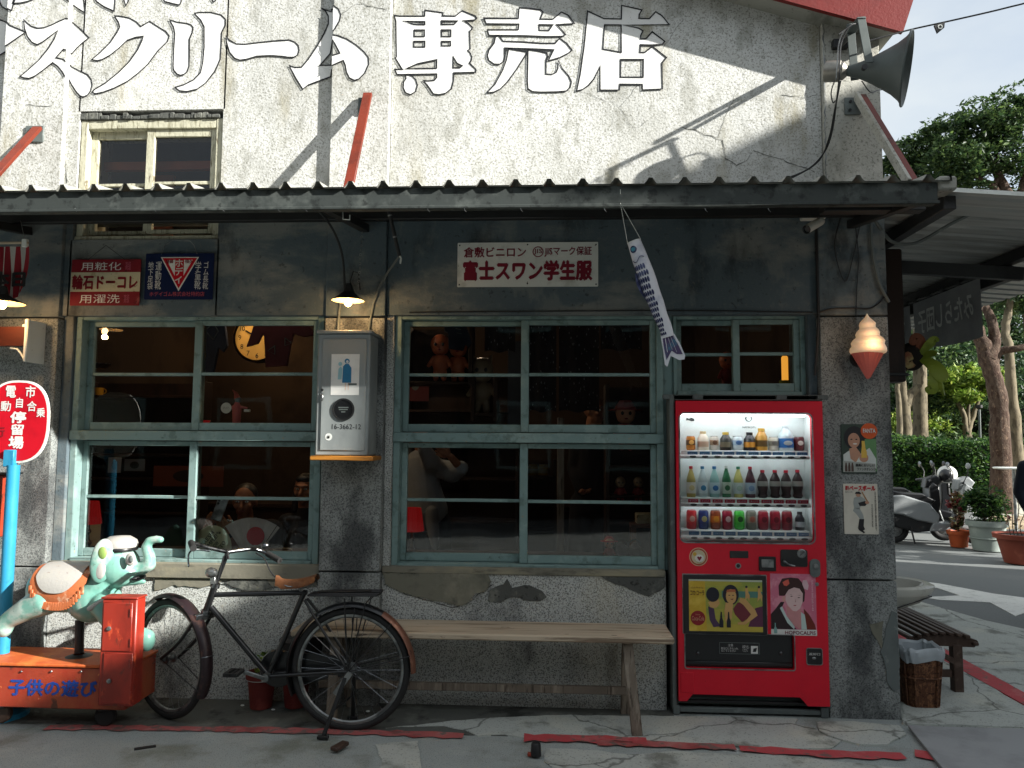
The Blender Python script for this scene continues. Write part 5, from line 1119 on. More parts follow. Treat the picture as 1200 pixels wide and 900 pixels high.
fa('man_hair', circ(*[(lambda u,v:(ax_[0]+(ax_[1]-ax_[0])*u, ax_[3]-(ax_[3]-ax_[2])*v))(.325,.29)][0], .038, .042, 18), HK, .0022)
fa('man_face', [(.26,.44),(.40,.36),(.42,.46),(.38,.54),(.30,.56)], SK, .0015); fa('man_suit', [(.26,.52),(.34,.56),(.36,.76),(.43,.90),(.33,.92),(.28,.78)], flatm('advert_purple','4b3350',.4), .0018)
fa('woman_hair', circ(*[(lambda u,v:(ax_[0]+(ax_[1]-ax_[0])*u, ax_[3]-(ax_[3]-ax_[2])*v))(.57,.29)][0], .046, .058, 20), HK, .0022)
fa('woman_face', circ(*[(lambda u,v:(ax_[0]+(ax_[1]-ax_[0])*u, ax_[3]-(ax_[3]-ax_[2])*v))(.575,.32)][0], .030, .042, 18), SK, .0030)
fa('hair_band', [(.52,.19),(.63,.18),(.64,.23),(.51,.24)], flatm('advert_band','b0643f',.4), .0036)
for u in (.55,.60): fa('woman_eye', [(u-.012,.29),(u+.012,.29),(u+.012,.305),(u-.012,.305)], HK, .0036)
fa('woman_mouth', [(.56,.37),(.61,.36),(.59,.39)], MR, .0036)
fa('woman_dress', [(.66,.44),(.74,.42),(.86,.60),(.88,.66),(.72,.82),(.62,.66),(.60,.56)], MR, .0018); fa('second_dress', [(.90,.54),(1,.50),(1,.90),(.80,.90)], flatm('advert_plum','5a2a44',.4), .0012)
fa('woman_arm', [(.70,.34),(.78,.38),(.90,.58),(.93,.68),(.76,.86),(.66,.86),(.66,.82),(.76,.80),(.84,.66),(.74,.48),(.68,.42)], SK, .0026); fa('woman_forearm', [(.50,.44),(.60,.46),(.58,.74),(.52,.88),(.49,.80),(.48,.60)], SK, .0026)
for u in (.42,.52): fa('cola_bottle', [(u+.01,.62),(u+.025,.62),(u+.03,.74),(u+.045,.80),(u+.045,.92),(u-.01,.92),(u-.01,.80),(u+.003,.74)], HK, .0034)
for u in (.77,.94): fa('bather', [(u,.16),(u+.03,.15),(u+.04,.24),(u+.06,.30),(u+.05,.42),(u+.03,.34),(u-.01,.42),(u,.30)], SK, .0016); fa('bather_head', circ(*[(lambda a,v:(ax_[0]+(ax_[1]-ax_[0])*a, ax_[3]-(ax_[3]-ax_[2])*v))(u+.015,.13)][0], .007), HK, .0022)
for a_, v_ in (((.06,.03),(.18,.05)),): pass
cx_, cz_ = ax_[0]+(ax_[1]-ax_[0])*.12, ax_[3]-(ax_[3]-ax_[2])*.75
flat('advert_disc', [circ(cx_, cz_, .042, n=28)], YA-.0016, .0006, flatm('advert_disc_red','8c1a20',.4), ad); text('Coca-Cola', cx_-.036, cx_+.036, cz_-.014, cz_+.012, YA-.0022, flatm('advert_disc_text','c98a70',.4), ad, bold=.02); text('DRINK', cx_-.014, cx_+.014, cz_+.016, cz_+.024, YA-.0022, flatm('advert_disc_text','c98a70',.4), ad)
text('コカ·コーラ', *sub((ax_[0],ax_[1],ax_[2],ax_[3]),.02,.21,.21,.31), YA-.001, flatm('advert_brown_text','5c3a1c',.4), ad, bold=.02); text('さわやかな', *sub((ax_[0],ax_[1],ax_[2],ax_[3]),.03,.145,.20,.18), YA-.001, flatm('advert_brown_text','5c3a1c',.4), ad)
flat('advert_glass_trim', [rrect(x0-.004,x1+.004,z0-.002,z1+.006,.004), rrect(x0,x1,z0,z1,.003)], YV, .004, M_steel, ad)
# poster of a woman in kimono
kx = vr(903,672.5,956.5,744.5); YK3 = YV
ps = flat('kimono_poster', [rect(*kx)], YK3, .0012, layers('poster_pink', hx('c76f86'), [(hx('dc96a4'), 12, O1, .45, .6, 'n', .7)], .4), vm)
def fk(nm, pts, mat, lift): return flat(nm, [pg(kx, pts) if nm != 'printed_ear' else pts], YK3-.0012-lift, .0005, mat, ps)
HB = flatm('poster_brown_hair','3a1f1c',.4)
fk('printed_hair', [(.19,.36),(.18,.20),(.26,.08),(.45,.06),(.62,.07),(.72,.16),(.76,.30),(.74,.44),(.68,.48),(.60,.36),(.40,.30),(.30,.36)], HB, .0006)
fk('printed_face', [(.33,.34),(.40,.26),(.52,.22),(.64,.24),(.71,.32),(.70,.46),(.64,.56),(.56,.61),(.48,.60),(.38,.52),(.33,.44)], flatm('poster_pale_face','d9b9b6',.4), .0012)
fk('printed_ear', circ(kx[0]+(kx[1]-kx[0])*.29, kx[3]-(kx[3]-kx[2])*.41, .010, .018, 12), flatm('poster_pale_face2','d39a92',.4), .0012)
fk('printed_neck', [(.34,.52),(.48,.58),(.60,.60),(.66,.56),(.68,.80),(.62,.90),(.48,.82),(.36,.68)], flatm('poster_pink_skin','c98c8c',.4), .0009)
fk('printed_kimono', [(.0,.66),(.12,.56),(.22,.46),(.30,.46),(.24,.56),(.36,.76),(.56,.90),(.0,.90)], flatm('poster_dark_robe','2a1a1c',.4), .0015)
fk('printed_kimono_right', [(.72,.56),(.84,.66),(.96,.82),(.98,.90),(.78,.90),(.74,.72)], flatm('poster_rust_robe','6e2418',.4), .0015)
fk('printed_collar', [(.20,.56),(.25,.53),(.34,.68),(.52,.86),(.50,.90),(.36,.80)], flatm('poster_collar','b9cbc6',.4), .0020); fk('printed_collar_right', [(.66,.62),(.74,.66),(.78,.90),(.66,.90)], flatm('poster_collar','b9cbc6',.4), .0020)
fk('printed_flower', [(.27,.14),(.33,.11),(.40,.09),(.42,.16),(.36,.20),(.30,.19)], flatm('poster_coral','d4604e',.4), .0018); fk('printed_ornament', [(.72,.10),(.80,.10),(.84,.18),(.82,.26),(.74,.24),(.70,.16)], flatm('poster_pale_ornament','d9b6bc',.4), .0018)
for u, v in ((.46,.365),(.62,.385)): fk('printed_eye', [(u-.035,v),(u,v-.008),(u+.035,v),(u,v+.008)], HB, .0018)
for u, v in ((.45,.335),(.63,.35)): fk('printed_brow', [(u-.035,v+.004),(u,v-.006),(u+.035,v),(u,v+.002)], flatm('poster_brow','9a7a78',.4), .0018)
fk('printed_nose', [(.54,.40),(.56,.46),(.53,.46)], flatm('poster_nose','b98f8c',.4), .0018); fk('printed_mouth', [(.49,.512),(.53,.505),(.57,.512),(.53,.524)], flatm('poster_lips','a03a44',.4), .0018)
fk('printed_strip', [(.0,.905),(1,.905),(1,1),(.0,1)], M_txtw, .0010); text('HOPOCALPIS', *sub(kx,.30,.925,.97,.985), YK3-.0024, flatm('poster_title_brown','7a3040',.4), ps, bold=.02)
fk('printed_bottle', [(.06,.97),(.06,.90),(.08,.86),(.08,.80),(.10,.80),(.10,.86),(.13,.90),(.13,.97)], flatm('poster_bottle','7fa6a2',.4), .0028); text('純\n良\n飲\n料\n品', *sub(kx,.90,.09,.94,.60), YK3-.0012, flatm('poster_pale_text','e4b6c0',.4), ps)
# shelves, price labels, buttons, drinks
rows_ = [(528, 531, 535.5, 536, 'blue', 804), (583, 583.5, 590.5, 592.5, 'red', 804), (620.5, 621.5, 628.5, 631.5, 'blue', 804)]
M_lb = flatm('blue_price_label', '2c5f8a', .4); M_lr = flatm('red_price_label', 'a81430', .4); M_btn = flatm('button_black', '2a2b2b', .3)
YD = .075
for ri, (fy, ly, l2, by, col, _x) in enumerate(rows_):
    zf = V(880, fy, YD).z; xa, xb = dw[0]+.012, dw[1]-.012
    b = MB(); b.box(xa, xb, YV+.05, .128, zf-.008, zf-.001, .002); sh = b.build('shelf', M_disp, vm)
    zb_ = V(880, l2+.5, YV+.04).z; b = MB(); b.box(xa, xb, YV+.040, YV+.050, zb_, zf-.002, .002); b.build('label_rail', M_disp, sh)
    zc = V(880, by, YV+.03).z+.002; b = MB(); b.tube([(xa-.004, YV+.036, zc), (xb+.004, YV+.036, zc)], .012, 12); b.build('button_bar', flatm('button_bar_white','cfd3d2',.35), sh)
    if ri < 2: b = MB(); b.box(xa+.02, xb-.02, YV+.054, YV+.064, zf-.014, zf-.0085, .001); b.build('added_shelf_light', pm('cool_light_tube', (.9,.95,1,1), .5), sh)  # glowing strip added under the shelf to brighten the row below
    n = 10
    for i in range(n):
        px = 811.5+ri*.8+i*14.3; q = V(px, ly, YV+.04)
        b = MB(); b.box(q.x-.030, q.x+.030, YV+.038, YV+.0405, zb_+.006, zf-.008, .001); lb = b.build('price_label', M_lb if col == 'blue' else M_lr, sh)
        text('つめたい' if col == 'blue' else 'あったか', q.x-.022, q.x+.022, zb_+.014, zf-.014, YV+.038, flatm('price_text_pale','9fb6cc' if col == 'blue' else 'd8c2c2',.5), sh, name='price_text')
        b = MB(); b.ell((q.x, YV+.026, zc), (.022,.006,.0075), 14, 6); b.build('button', M_btn, sh)
zsh = [V(880, r[0], YD).z for r in rows_]
for px, py, r in ((809,491.5,.028),):
    q = V(px, py, .12); flat('case_sticker', [circ(q.x, q.z, .028, .022, 20)], .128, .001, M_txtw, vm); flat('case_sticker_print', [[(q.x-.026,q.z-.006),(q.x-.022,q.z+.010),(q.x-.006,q.z+.004),(q.x+.006,q.z+.012),(q.x+.024,q.z+.002),(q.x+.026,q.z-.008),(q.x+.010,q.z-.012),(q.x-.01,q.z-.006)]], .1265, .001, M_btn, vm)
q = V(877.5,490,.12); flat('case_emblem', [circ(q.x, q.z, .021, .021, 18), circ(q.x+.002, q.z-.003, .015, .014, 14)], .128, .001, M_btn, vm); q2 = V(884,487.5,.12); flat('case_red_dot', [circ(q2.x+.002, q2.z, .006)], .128, .001, M_lr, vm)
text('NAMKOPU', *RC(870,499.5,886,501.8,.127), .128, M_btn, vm)
# drinks: every can and bottle is a thing of its own
def colm(h, **kw): return flatm('drink_'+h, h, .3, **kw)
def drink(kind, label, px, row, c1, c2=None, c3=None, H=None, W=None, top=None):
    z = zsh[row]; q = V(px, rows_[row][0], YD); kx_ = 'drink_can' if kind == 'can' else 'drink_bottle'
    t = thing(kx_, label, 'can' if kind == 'can' else 'bottle', (q.x, YD, z), group='drinks on show in the vending machine')
    c = Vector((q.x, YD, z)); H = H or .115; r = W or .030
    if kind == 'can':
        b = MB(); b.lathe([(0,.002),(r*.82,.0),(r,.010),(r,H-.012),(r*.84,H-.002),(r*.80,H),(r*.76,H-.004),(0,H-.004)], c, 18); b.build('body', colm(c1), t)
        if c2: b = MB(); b.lathe([(r+.0006,H*.36),(r+.0006,H*.72)], c, 18); b.build('label_band', colm(c2), t)
        b = MB(); b.ell(c+Vector((0,-r-.0004,H*.55)), (r*.55,.001,H*.16), 12, 6); b.build('emblem', colm(c3 or 'd8d5cc'), t)
        b = MB(); b.lathe([(r*.84,H-.002),(r*.84,H+.001),(r*.78,H+.001)], c, 18); b.build('rim', M_steel, t)
    elif kind == 'tin':       # bottle can with a screw cap
        b = MB(); b.lathe([(0,.001),(r,.0),(r,H*.62),(r*.55,H*.84),(r*.5,H*.86),(0,H*.86)], c, 18); b.build('body', colm(c1), t)
        b = MB(); b.lathe([(r*.58,H*.86),(r*.58,H*.99),(r*.5,H),(0,H)], c, 14); b.build('cap', colm(c3 or 'c9a24a'), t)
        b = MB(); b.lathe([(r+.0006,H*.18),(r+.0006,H*.46)], c, 18); b.build('label_band', colm(c2), t)
    else:
        prof = [(0,.001),(r*.95,.0),(r,.008),(r,H*.52),(r*.95,H*.58),(r*.62,H*.76),(r*.36,H*.88),(r*.36,H*.93),(0,H*.93)]
        if kind == 'cola': prof = [(0,.001),(r*.7,.0),(r*.95,.010),(r*.78,H*.16),(r*.84,H*.26),(r,H*.36),(r*.98,H*.54),(r*.94,H*.66),(r*.6,H*.80),(r*.38,H*.88),(r*.38,H*.93),(0,H*.93)]
        b = MB(); b.lathe(prof, c, 18); b.build('body', colm(c1, coat=.4), t)
        b = MB(); lo, hi = (.42,.60) if kind == 'cola' else (.12,.48); rr_ = r*(1.0 if kind == 'cola' else 1.0)+.0012; b.lathe([(rr_,H*lo),(rr_,H*hi)], c, 18); b.build('label_band', colm(c2), t)
        b = MB(); b.lathe([(r*.42,H*.91),(r*.42,H*.99),(r*.36,H),(0,H)], c, 12); b.build('cap', colm(c3), t)
        if kind == 'pet': b = MB(); b.ell(c+Vector((0,-rr_-.0004,H*.30)), (r*.6,.001,H*.09), 12, 6); b.build('emblem', colm(top or 'b9c4c6'), t)
    return t
R0 = [('can','golden brown coffee can, first on the top shelf',809.5,'b5701c','5c3a14','e0b060',.085,.028),
 ('tin','pale beige screw cap milk coffee bottle can on the top shelf',824,'cfc6b4','b59a84','c9b68c',.115,.034),
 ('can','slim whitish coffee can with brown band on the top shelf',837,'c7c3b8','a48a72','6b4c3a',.085,.026),
 ('tin','black coffee bottle can with gold cap on the top shelf',850.5,'25231f','6e6552','c4aa4a',.110,.034),
 ('can','white and blue short can on the top shelf',864.5,'c5d0d4','9fb8cc','4b6fa0',.085,.034),
 ('tin','black and amber bottle can with dark cap on the top shelf',878.5,'26272c','c98a34','1b1b1e',.110,.034),
 ('tin','tall golden coffee bottle can on the top shelf',892.5,'b98a3a','5a4526','c9a24a',.135,.035),
 ('can','ivory can with a grey flower print on the top shelf',906.5,'c6c2b4','8c8678','6d6a62',.082,.030),
 ('pet','big clear water bottle with blue label and no cap colour on the top shelf',921,'b5c6cc','2a66a8','c7d2d4',.155,.045),
 ('can','dark maroon can with pale emblem, last on the top shelf',936.5,'5e2228','5e2228','d6cfc8',.085,.031)]
for k, lb, px, c1, c2, c3, H, W in R0: drink(k, lb, px, 0, c1, c2, c3, H, W)
R1 = [('pet','yellowish tea bottle with white label and red cap, first on the middle shelf',810,'a89a52','d6d2c6','a81a2c',.185,.027,'c9b98a'),
 ('pet','clear sparkling bottle with white and blue label on the middle shelf',823.5,'b9c8ca','cdd9de','2f6f94',.185,.027,'3b86ae'),
 ('pet','pale aqua bottle with a blue round emblem on the middle shelf',837.5,'8fb9b4','bcd4dc','2c6a9c',.185,.029,'2f6fa8'),
 ('pet','dark green glass tea bottle on the middle shelf',851.5,'16633a','b9c4b2','c2c6c2',.190,.026,'2c6a44'),
 ('pet','lemon yellow bottle with pale label and green cap on the middle shelf',865.5,'c2bb6a','c9d6d4','2e7a5a',.185,.028,'a6bcae'),
 ('pet','purple grape bottle with pale blue label and red cap on the middle shelf',879.5,'4a1c2c','b4c6d4','b01c30',.185,.029,'7f9cc0'),
 ('cola','dark cola bottle with silver band, leftmost of the four on the middle shelf',894,'2a1214','9a9a94','c01430',.165,.031,None),
 ('cola','dark cola bottle with silver band, second of the four on the middle shelf',908.5,'2a1214','a6a69f','c01430',.165,.031,None),
 ('cola','dark cola bottle with silver band, third of the four on the middle shelf',921.5,'2a1214','9a9a94','c01430',.165,.031,None),
 ('cola','dark cola bottle with silver band, rightmost of the four on the middle shelf',935,'2a1214','a6a69f','c01430',.168,.031,None)]
for k, lb, px, c1, c2, c3, H, W, tp in R1: drink(k, lb, px, 1, c1, c2, c3, H, W, tp)
R2 = [('bright red cola can, first on the bottom shelf','b8242a','c7443c','d9a89a'),('navy blue coffee can on the bottom shelf','1c2f66','2c4680','b9b27a'),('orange and brown juice can on the bottom shelf','8a3a18','c4682a','d9902c'),
 ('crimson can with white lettering on the bottom shelf','8c1830','7a1428','c7a8a8'),('bright green can on the bottom shelf','3fae3c','58c24a','1c5a24'),('grey patterned fruit can on the bottom shelf','6b6a60','8a7f70','a05a4a'),
 ('dark red can, first of three alike on the bottom shelf','8e1a2c','a0283a','6a1020'),('dark red can, second of three alike on the bottom shelf','8e1a2c','a0283a','6a1020'),('dark red can, third of three alike on the bottom shelf','7e1828','90242f','5a0e1c')]
for i, (lb, c1, c2, c3) in enumerate(R2): drink('can', lb, 810.5+i*14.0, 2, c1, c2, c3, .112, .030)
drink('tin', 'small black and white bottle, last on the bottom shelf', 937.5, 2, '22242a', 'b9bcbf', '1b1b1e', .11, .027)
# ------------------------------------------------------------------ long bench
YN = -.16
t = thing('long_bench', 'long weathered wooden bench standing against the wall under the right window', 'bench', (-.15, -.15, 0))
zt_ = P(650, 752.5, -.34).z+.036; xl, xr = P(350, 745, -.2).x, P(789, 745, -.3).x
b = MB(); b._add([], []); n = 26; vs = []
b.box(xl, xr, -.345, -.02, zt_-.036, zt_, .008); b.build('seat', M_bench, t)
zl = P(650, 808, -.12).z; b = MB(); b.box(xl+.1, P(742,808,-.12).x, -.125, -.095, zl-.022, zl+.022, .004); b.build('stretcher', M_bleg, t)
for px, top, sgn in ((733, 763, 1),(392, 763, -1)):
    for y0_, y1_ in ((-.29, -.36), (-.07, -.02)):
        a_ = P(px+2, top, y0_); foot = G(px+13*sgn if sgn > 0 else px-10, 860, .0)
        c_ = Vector((foot.x if y1_ < -.2 else foot.x-.03*sgn, y1_, .0)); a_ = Vector((a_.x, y0_, zt_-.036))
        b = MB(); b.beam(a_, c_, .058, .034, .004, up=(0,1,0)); b.build('leg', M_bleg, t)

# ------------------------------------------------------------------ bicycle on its stand
YB_ = -.38
def B(x, y, dy=0.0): return P(160+x/3.53, 620+y/3.53, YB_+dy)
bike = thing('bicycle', 'old black roadster bicycle with tan saddle leaning on its stand in front of the wall', 'bicycle', (P(300,850,YB_).x, YB_, 0))
hubR = B(886,578); RW = hubR.z - .004; RW = max(.33, min(.36, RW))
def wheel(c, xd, name_lbl=None):
    """xd = direction the wheel rolls in; built in the plane of xd and z"""
    xd = Vector(xd).normalized(); up = Vector((0,0,1)); up = (up - xd*up.dot(xd)).normalized(); ax = xd.cross(up).normalized()
    b = MB(); b.torus(c, RW-.019, .019, 56, 10, x=xd, z=up); w_ = b.build('wheel', M_tyre, bike)
    b = MB(); b.torus(c, RW-.042, 0, 56, 6, x=xd, z=up, radii=[(.013,.008)]*57); b.build('rim', M_steel, w_)
    b = MB(); b.lathe([(.0,-.05),(.012,-.05),(.012,-.03),(.030,-.028),(.030,-.022),(.014,-.018),(.014,.018),(.030,.022),(.030,.028),(.012,.03),(.012,.05),(0,.05)], c, 16, ax=ax); b.build('hub', M_steel, w_)
    n = 36; sp = MB(); sp.tube([(0,0,0),(0,0,1)], .0013, 4); base = sp.mesh('spoke', False); base.materials.append(M_chrome)
    for i in range(n):
        a = 2*math.pi*i/n; o_ = .55 if (i//2) % 2 else -.55; sd = 1 if i % 2 else -1
        p0 = c + (xd*math.cos(a+o_)+up*math.sin(a+o_))*.028 + ax*.025*sd; p1 = c + (xd*math.cos(a)+up*math.sin(a))*(RW-.045)
        d = p1-p0; s_ = bpy.data.objects.new('spoke', base); COL.objects.link(s_); s_.parent = w_; s_.rotation_mode = 'QUATERNION'
        s_.location = p0-origin(w_); s_.rotation_quaternion = Vector((0,0,1)).rotation_difference(d); s_.scale = (1,1,d.length)
    return w_, ax, up, xd
def fender(c, xd, a0, a1, mat, r=None, wd=.034):
    xd = Vector(xd).normalized(); up = Vector((0,0,1)); ax = xd.cross(up).normalized(); r = r or RW+.022; n = 30; sec = [(-1,-.55),(-.8,-.05),(-.35,.28),(0,.36),(.35,.28),(.8,-.05),(1,-.55)]
    b = MB(); vs = []; fs = []
    for i in range(n+1):
        a = R(a0+(a1-a0)*i/n); d = xd*math.cos(a)+up*math.sin(a); tp = min(1, (i+1)/3, (n-i+1)/2.5)
        for s_, h in sec: vs.append(c + d*(r+h*.022) + ax*s_*wd*(.75+.25*tp))
    for i in range(n):
        for k in range(6): a_ = i*7+k; fs.append((a_, a_+1, a_+8, a_+7))
    b._add(vs, fs); b._add([v-(v-c).normalized()*.002 for v in vs], [f[::-1] for f in fs]); return b.build('fender', mat, bike)
hubR.y = YB_; wheel(hubR, (1,0,0)); hub0 = Vector(hubR)
# frame points
BB = B(545,605); ST = B(690,268); TT = B(318,272); DT = B(308,322); HT = B(325,232); HB_ = B(286,345)
def tb(nm, pts, r, mat=M_black, seg=10, **kw): b = MB(); b.tube(pts, r, seg, **kw); return b.build(nm, mat, bike)
tb('top_tube', [TT, B(705,262)], .014); tb('down_tube', [DT, BB], .016); tb('seat_tube', [BB, ST], .015); tb('head_tube', [HB_, HT], .019)
for s_ in (-1, 1):
    o = Vector((0, s_*.055, 0)); oi = Vector((0, s_*.03, 0))
    tb('chain_stay', [BB+oi*.8, BB.lerp(hubR,.35)+oi, hubR+o], .010); tb('seat_stay', [B(700,290)+oi*.7, B(735,340)+o*.7, hubR+o], .008)
tb('seat_post', [ST, B(672,238), B(668,225)], .012, M_steel)
# rear fender in two parts of its arc, stays, rack
fender(hubR, (1,0,0), 205, 60, M_black); fender(hubR, (1,0,0), 60, -2, M_copper)
for a in (86, 48, 14): 
    d = Vector((math.cos(R(a)),0,math.sin(R(a))))
    for s_ in (-1, 1): tb('fender_stay', [hubR+Vector((0,s_*.06,0)), hubR+d*(RW+.012)+Vector((0,s_*.034,0))], .003, M_blackr, 6)
rk0, rk1 = B(722,268), B(1005,264); 
b = MB()
for dy in (-.075,-.03,.03,.075): b.tube([rk0+Vector((0,dy*.6,-.0)), rk0.lerp(rk1,.3)+Vector((0,dy,0.004)), rk1+Vector((0,dy,0))], .006, 6)
b.tube([rk1+Vector((0,-.08,0)), rk1+Vector((.006,0,-.004)), rk1+Vector((0,.08,0))], .006, 6); b.tube([rk0.lerp(rk1,.5)+Vector((0,-.08,0)), rk0.lerp(rk1,.5)+Vector((0,.08,0))], .005, 6); b.tube([rk0+Vector((0,-.05,0)), rk0+Vector((0,.05,0))], .006, 6)
b.build('rear_rack', M_blackr, bike)
for s_ in (-1, 1): tb('rack_leg', [B(875,275)+Vector((0,s_*.075,0)), hubR+Vector((0,s_*.065,0))], .0045, M_blackr, 6); tb('rack_leg', [B(985,268)+Vector((0,s_*.075,0)), B(958,300)+Vector((0,s_*.06,0)), hubR+Vector((0,s_*.065,0))], .0035, M_blackr, 6)
b = MB(); b.beam(rk0.lerp(rk1,.12)+Vector((0,0,.012)), rk1+Vector((-.05,0,.012)), .05, .006, .002); b.build('rack_clip', M_blackr, bike)
# saddle
sc_ = B(662,205); b = MB(); vs = []; fs = []; n = 14; m_ = 10
for i in range(n+1):
    f = i/n; x = B(578,190).x + (B(748,178).x-B(578,190).x)*f; wdt = .018+.085*max(0,(f-.32)/.68)**1.2 if f > .32 else .018+.006*f
    if f > .92: wdt *= 1-.5*((f-.92)/.08)**2
    zt2 = sc_.z + .006 + (.012 if f < .1 else 0) + .022*(f**1.6) - .015*math.sin(math.pi*f)
    for k in range(m_+1):
        a = -1+2*k/m_; vs.append(Vector((x, YB_+a*wdt, zt2-.05*abs(a)**2.6*(.6+.4*(1-f)))))
for i in range(n):
    for k in range(m_): a = i*(m_+1)+k; fs.append((a, a+1, a+m_+2, a+m_+1))
b._add(vs, fs); b._add([v-Vector((0,0,.007)) for v in vs], [f[::-1] for f in fs]); b.build('saddle', M_leather, bike)
for s_ in (-1, 1):
    b = MB(); b.tube([sc_+Vector((-.11,0,-.02)), sc_+Vector((-.04,s_*.02,-.04)), sc_+Vector((.07,s_*.04,-.04)), sc_+Vector((.10,s_*.05,-.01))], .0035, 6); b.build('saddle_rail', M_chrome, bike)
    b = MB(); q = sc_+Vector((.085, s_*.05, -.055)); b.tube([q+Vector((.011*math.cos(k*.9), .011*math.sin(k*.9), k*.0035)) for k in range(18)], .002, 5); b.build('saddle_spring', M_chrome, bike)
# crank, chain case, pedals
cw = BB+Vector((.035,.05,.025)); b = MB(); b.lathe([(0,-.008),(.098,-.008),(.104,0),(.098,.008),(0,.008)], cw, 32, ax=(0,1,0)); b.build('chain_case_disc', M_black, bike)
b = MB(); b.prism([(cw.x, cw.z+.095), (hubR.x, hubR.z+.05), (hubR.x+.04, hubR.z), (hubR.x, hubR.z-.045), (cw.x, cw.z-.095)], YB_+.043, YB_+.055); b.build('chain_case', M_black, bike)
def crank(a, c, side):
    b = MB(); b.beam(a, c, .022, .012, .003, up=(0,1,0)); b.build('crank_arm', M_steel, bike)
    pc = c+Vector((0, side*.055, 0)); b = MB()
    for s_ in (-1, 1): b.obox(pc+Vector((s_*.030,0,0)), (.012,.046,.010), .004)
    b.tube([c, pc+Vector((0,side*.05,0))], .006, 8); b.obox(pc+Vector((0,side*.046,0)), (.036,.004,.010), .001); b.obox(pc-Vector((0,side*.046,0)), (.036,.004,.010), .001); b.build('pedal', M_tyre, bike)
bbn = BB+Vector((0,-.055,0)); b = MB(); b.lathe([(.022,-.055),(.022,.055)], BB, 14, ax=(0,1,0), caps=True); b.build('bottom_bracket', M_steel, bike)
pl_ = B(418,568,-.1); crank(bbn, Vector((BB.x-.145, YB_-.065, BB.z+.045)), -1); crank(BB+Vector((0,.07,0)), Vector((BB.x+.145, YB_+.075, BB.z-.045)), 1)
# stand
ft = G(392, 870, .01)
for s_ in (-1, 1):
    b = MB(); a_ = hubR+Vector((.0, s_*.075, 0)); c_ = Vector((hubR.x-.10 if s_ < 0 else hubR.x-.02, YB_+s_*.15, .012)); b.beam(a_, c_, .022, .010, .002, up=(0,1,0)); b.obox(c_, (.03,.012,.008), .002); b.build('stand_leg', M_blackr, bike)
b = MB(); b.beam(B(885,595,-.08), B(820,685,-.09), .03, .006, .001, up=(0,1,0)); b.build('stand_lever', M_steel, bike)
b = MB(); b.tube([Vector((hubR.x-.055,YB_-.12,.14)), Vector((hubR.x-.02,YB_+.12,.14))], .006, 6); b.build('stand_bar', M_blackr, bike)
# front assembly, steered 35 degrees away
axs = (HT-HB_).normalized(); pivot = HB_
fwd0 = Vector((-1,0,0)); Q = Matrix.Rotation(R(-31), 4, axs)
def F(v): return pivot + (Q @ (v-pivot))
fh0 = Vector((HB_.x-.262, YB_, RW+.004))     # hub before steering
# keep the wheel on the ground after steering
dz = F(fh0).z - (RW+.004); fh0.z -= dz
fh = F(fh0); wd_ = (Q @ fwd0); wd_.z = 0
_, axw, upw, xdw = wheel(fh, (Q @ fwd0))
b = MB(); cr = F(HB_+Vector((-.01,0,-.02))); side = (Q @ Vector((0,1,0)))
for s_ in (-1, 1):
    p0 = cr+side*.045*s_; p1 = F(HB_.lerp(fh0, .62)+Vector((.035,0,0)))+side*.05*s_; p2 = fh+side*.052*s_
    tb('fork_blade', [Vector(v) for v in crm([p0, p1, p2], 6, False)], .011)
    tb('fork_stay', [F(HB_.lerp(fh0,.35)+Vector((.05,0,0)))+side*.05*s_, F(fh0+Vector((.10,0,.09)))+side*.05*s_, fh+side*.055*s_], .004, M_blackr, 6)
b.box(0,0,0,0,0,0); b = MB(); b.obox(cr, (.06,.02,.018), .006, rot=Quaternion((0,0,1), math.atan2(side.y, side.x)).to_matrix()); b.build('fork_crown', M_chrome, bike)
xr_ = Vector((xdw.x, xdw.y, 0)).normalized(); fender(fh, -xr_, 122, -28, M_brownf, wd=.036)
b = MB(); rr = RW+.026; 
for a in (10,):
    pts = [fh + (-xr_*math.cos(R(a))+Vector((0,0,1))*math.sin(R(a)))*(rr+.022*h) + Vector((-xr_.y, xr_.x, 0))*s_*.038 for s_, h in [(-1,-.5),(-.8,0),(-.35,.33),(0,.41),(.35,.33),(.8,0),(1,-.5)]]; b.tube(pts, .003, 6)
b.build('fender_band', M_chrome, bike)
for s_ in (-1, 1): tb('fender_stay', [fh+side*.055*s_, fh + (-xr_*math.cos(R(-22))+Vector((0,0,1))*math.sin(R(-22)))*(RW+.015)+side*.034*s_], .003, M_blackr, 6)
stem = B(380,95); tb('stem', [HT, F(stem)], .013, M_black); sp_ = F(stem)
bd = Vector((math.cos(R(22)), math.sin(R(22)), 0))
e1 = P(226,637,sp_.y-.12); e2 = P(310,645,sp_.y+.12)
g1 = [sp_, sp_.lerp(P(245,642,sp_.y-.09),1), P(232,638,sp_.y-.15), P(224,636,sp_.y-.20), P(226,641,sp_.y-.28)]
g2 = [sp_, P(288,644,sp_.y+.07), P(300,644,sp_.y+.12), P(312,648,sp_.y+.14), P(328,657,sp_.y+.08)]
tb('handlebar', [Vector(v) for v in crm(g1, 6, False)], .011, M_chrome); tb('handlebar', [Vector(v) for v in crm(g2, 6, False)], .011, M_chrome)
tb('grip', [g1[-2], g1[-1], g1[-1]+(g1[-1]-g1[-2]).normalized()*.03], .017, M_tyre, 14); tb('grip', [g2[-2]+(g2[-1]-g2[-2])*.1, g2[-1]], .017, M_tyre, 14)
b = MB(); q = P(311, 639, sp_.y+.06); b.ell(q, (.026,.026,.020), 16, 10); b.build('bell', M_chrome, bike)
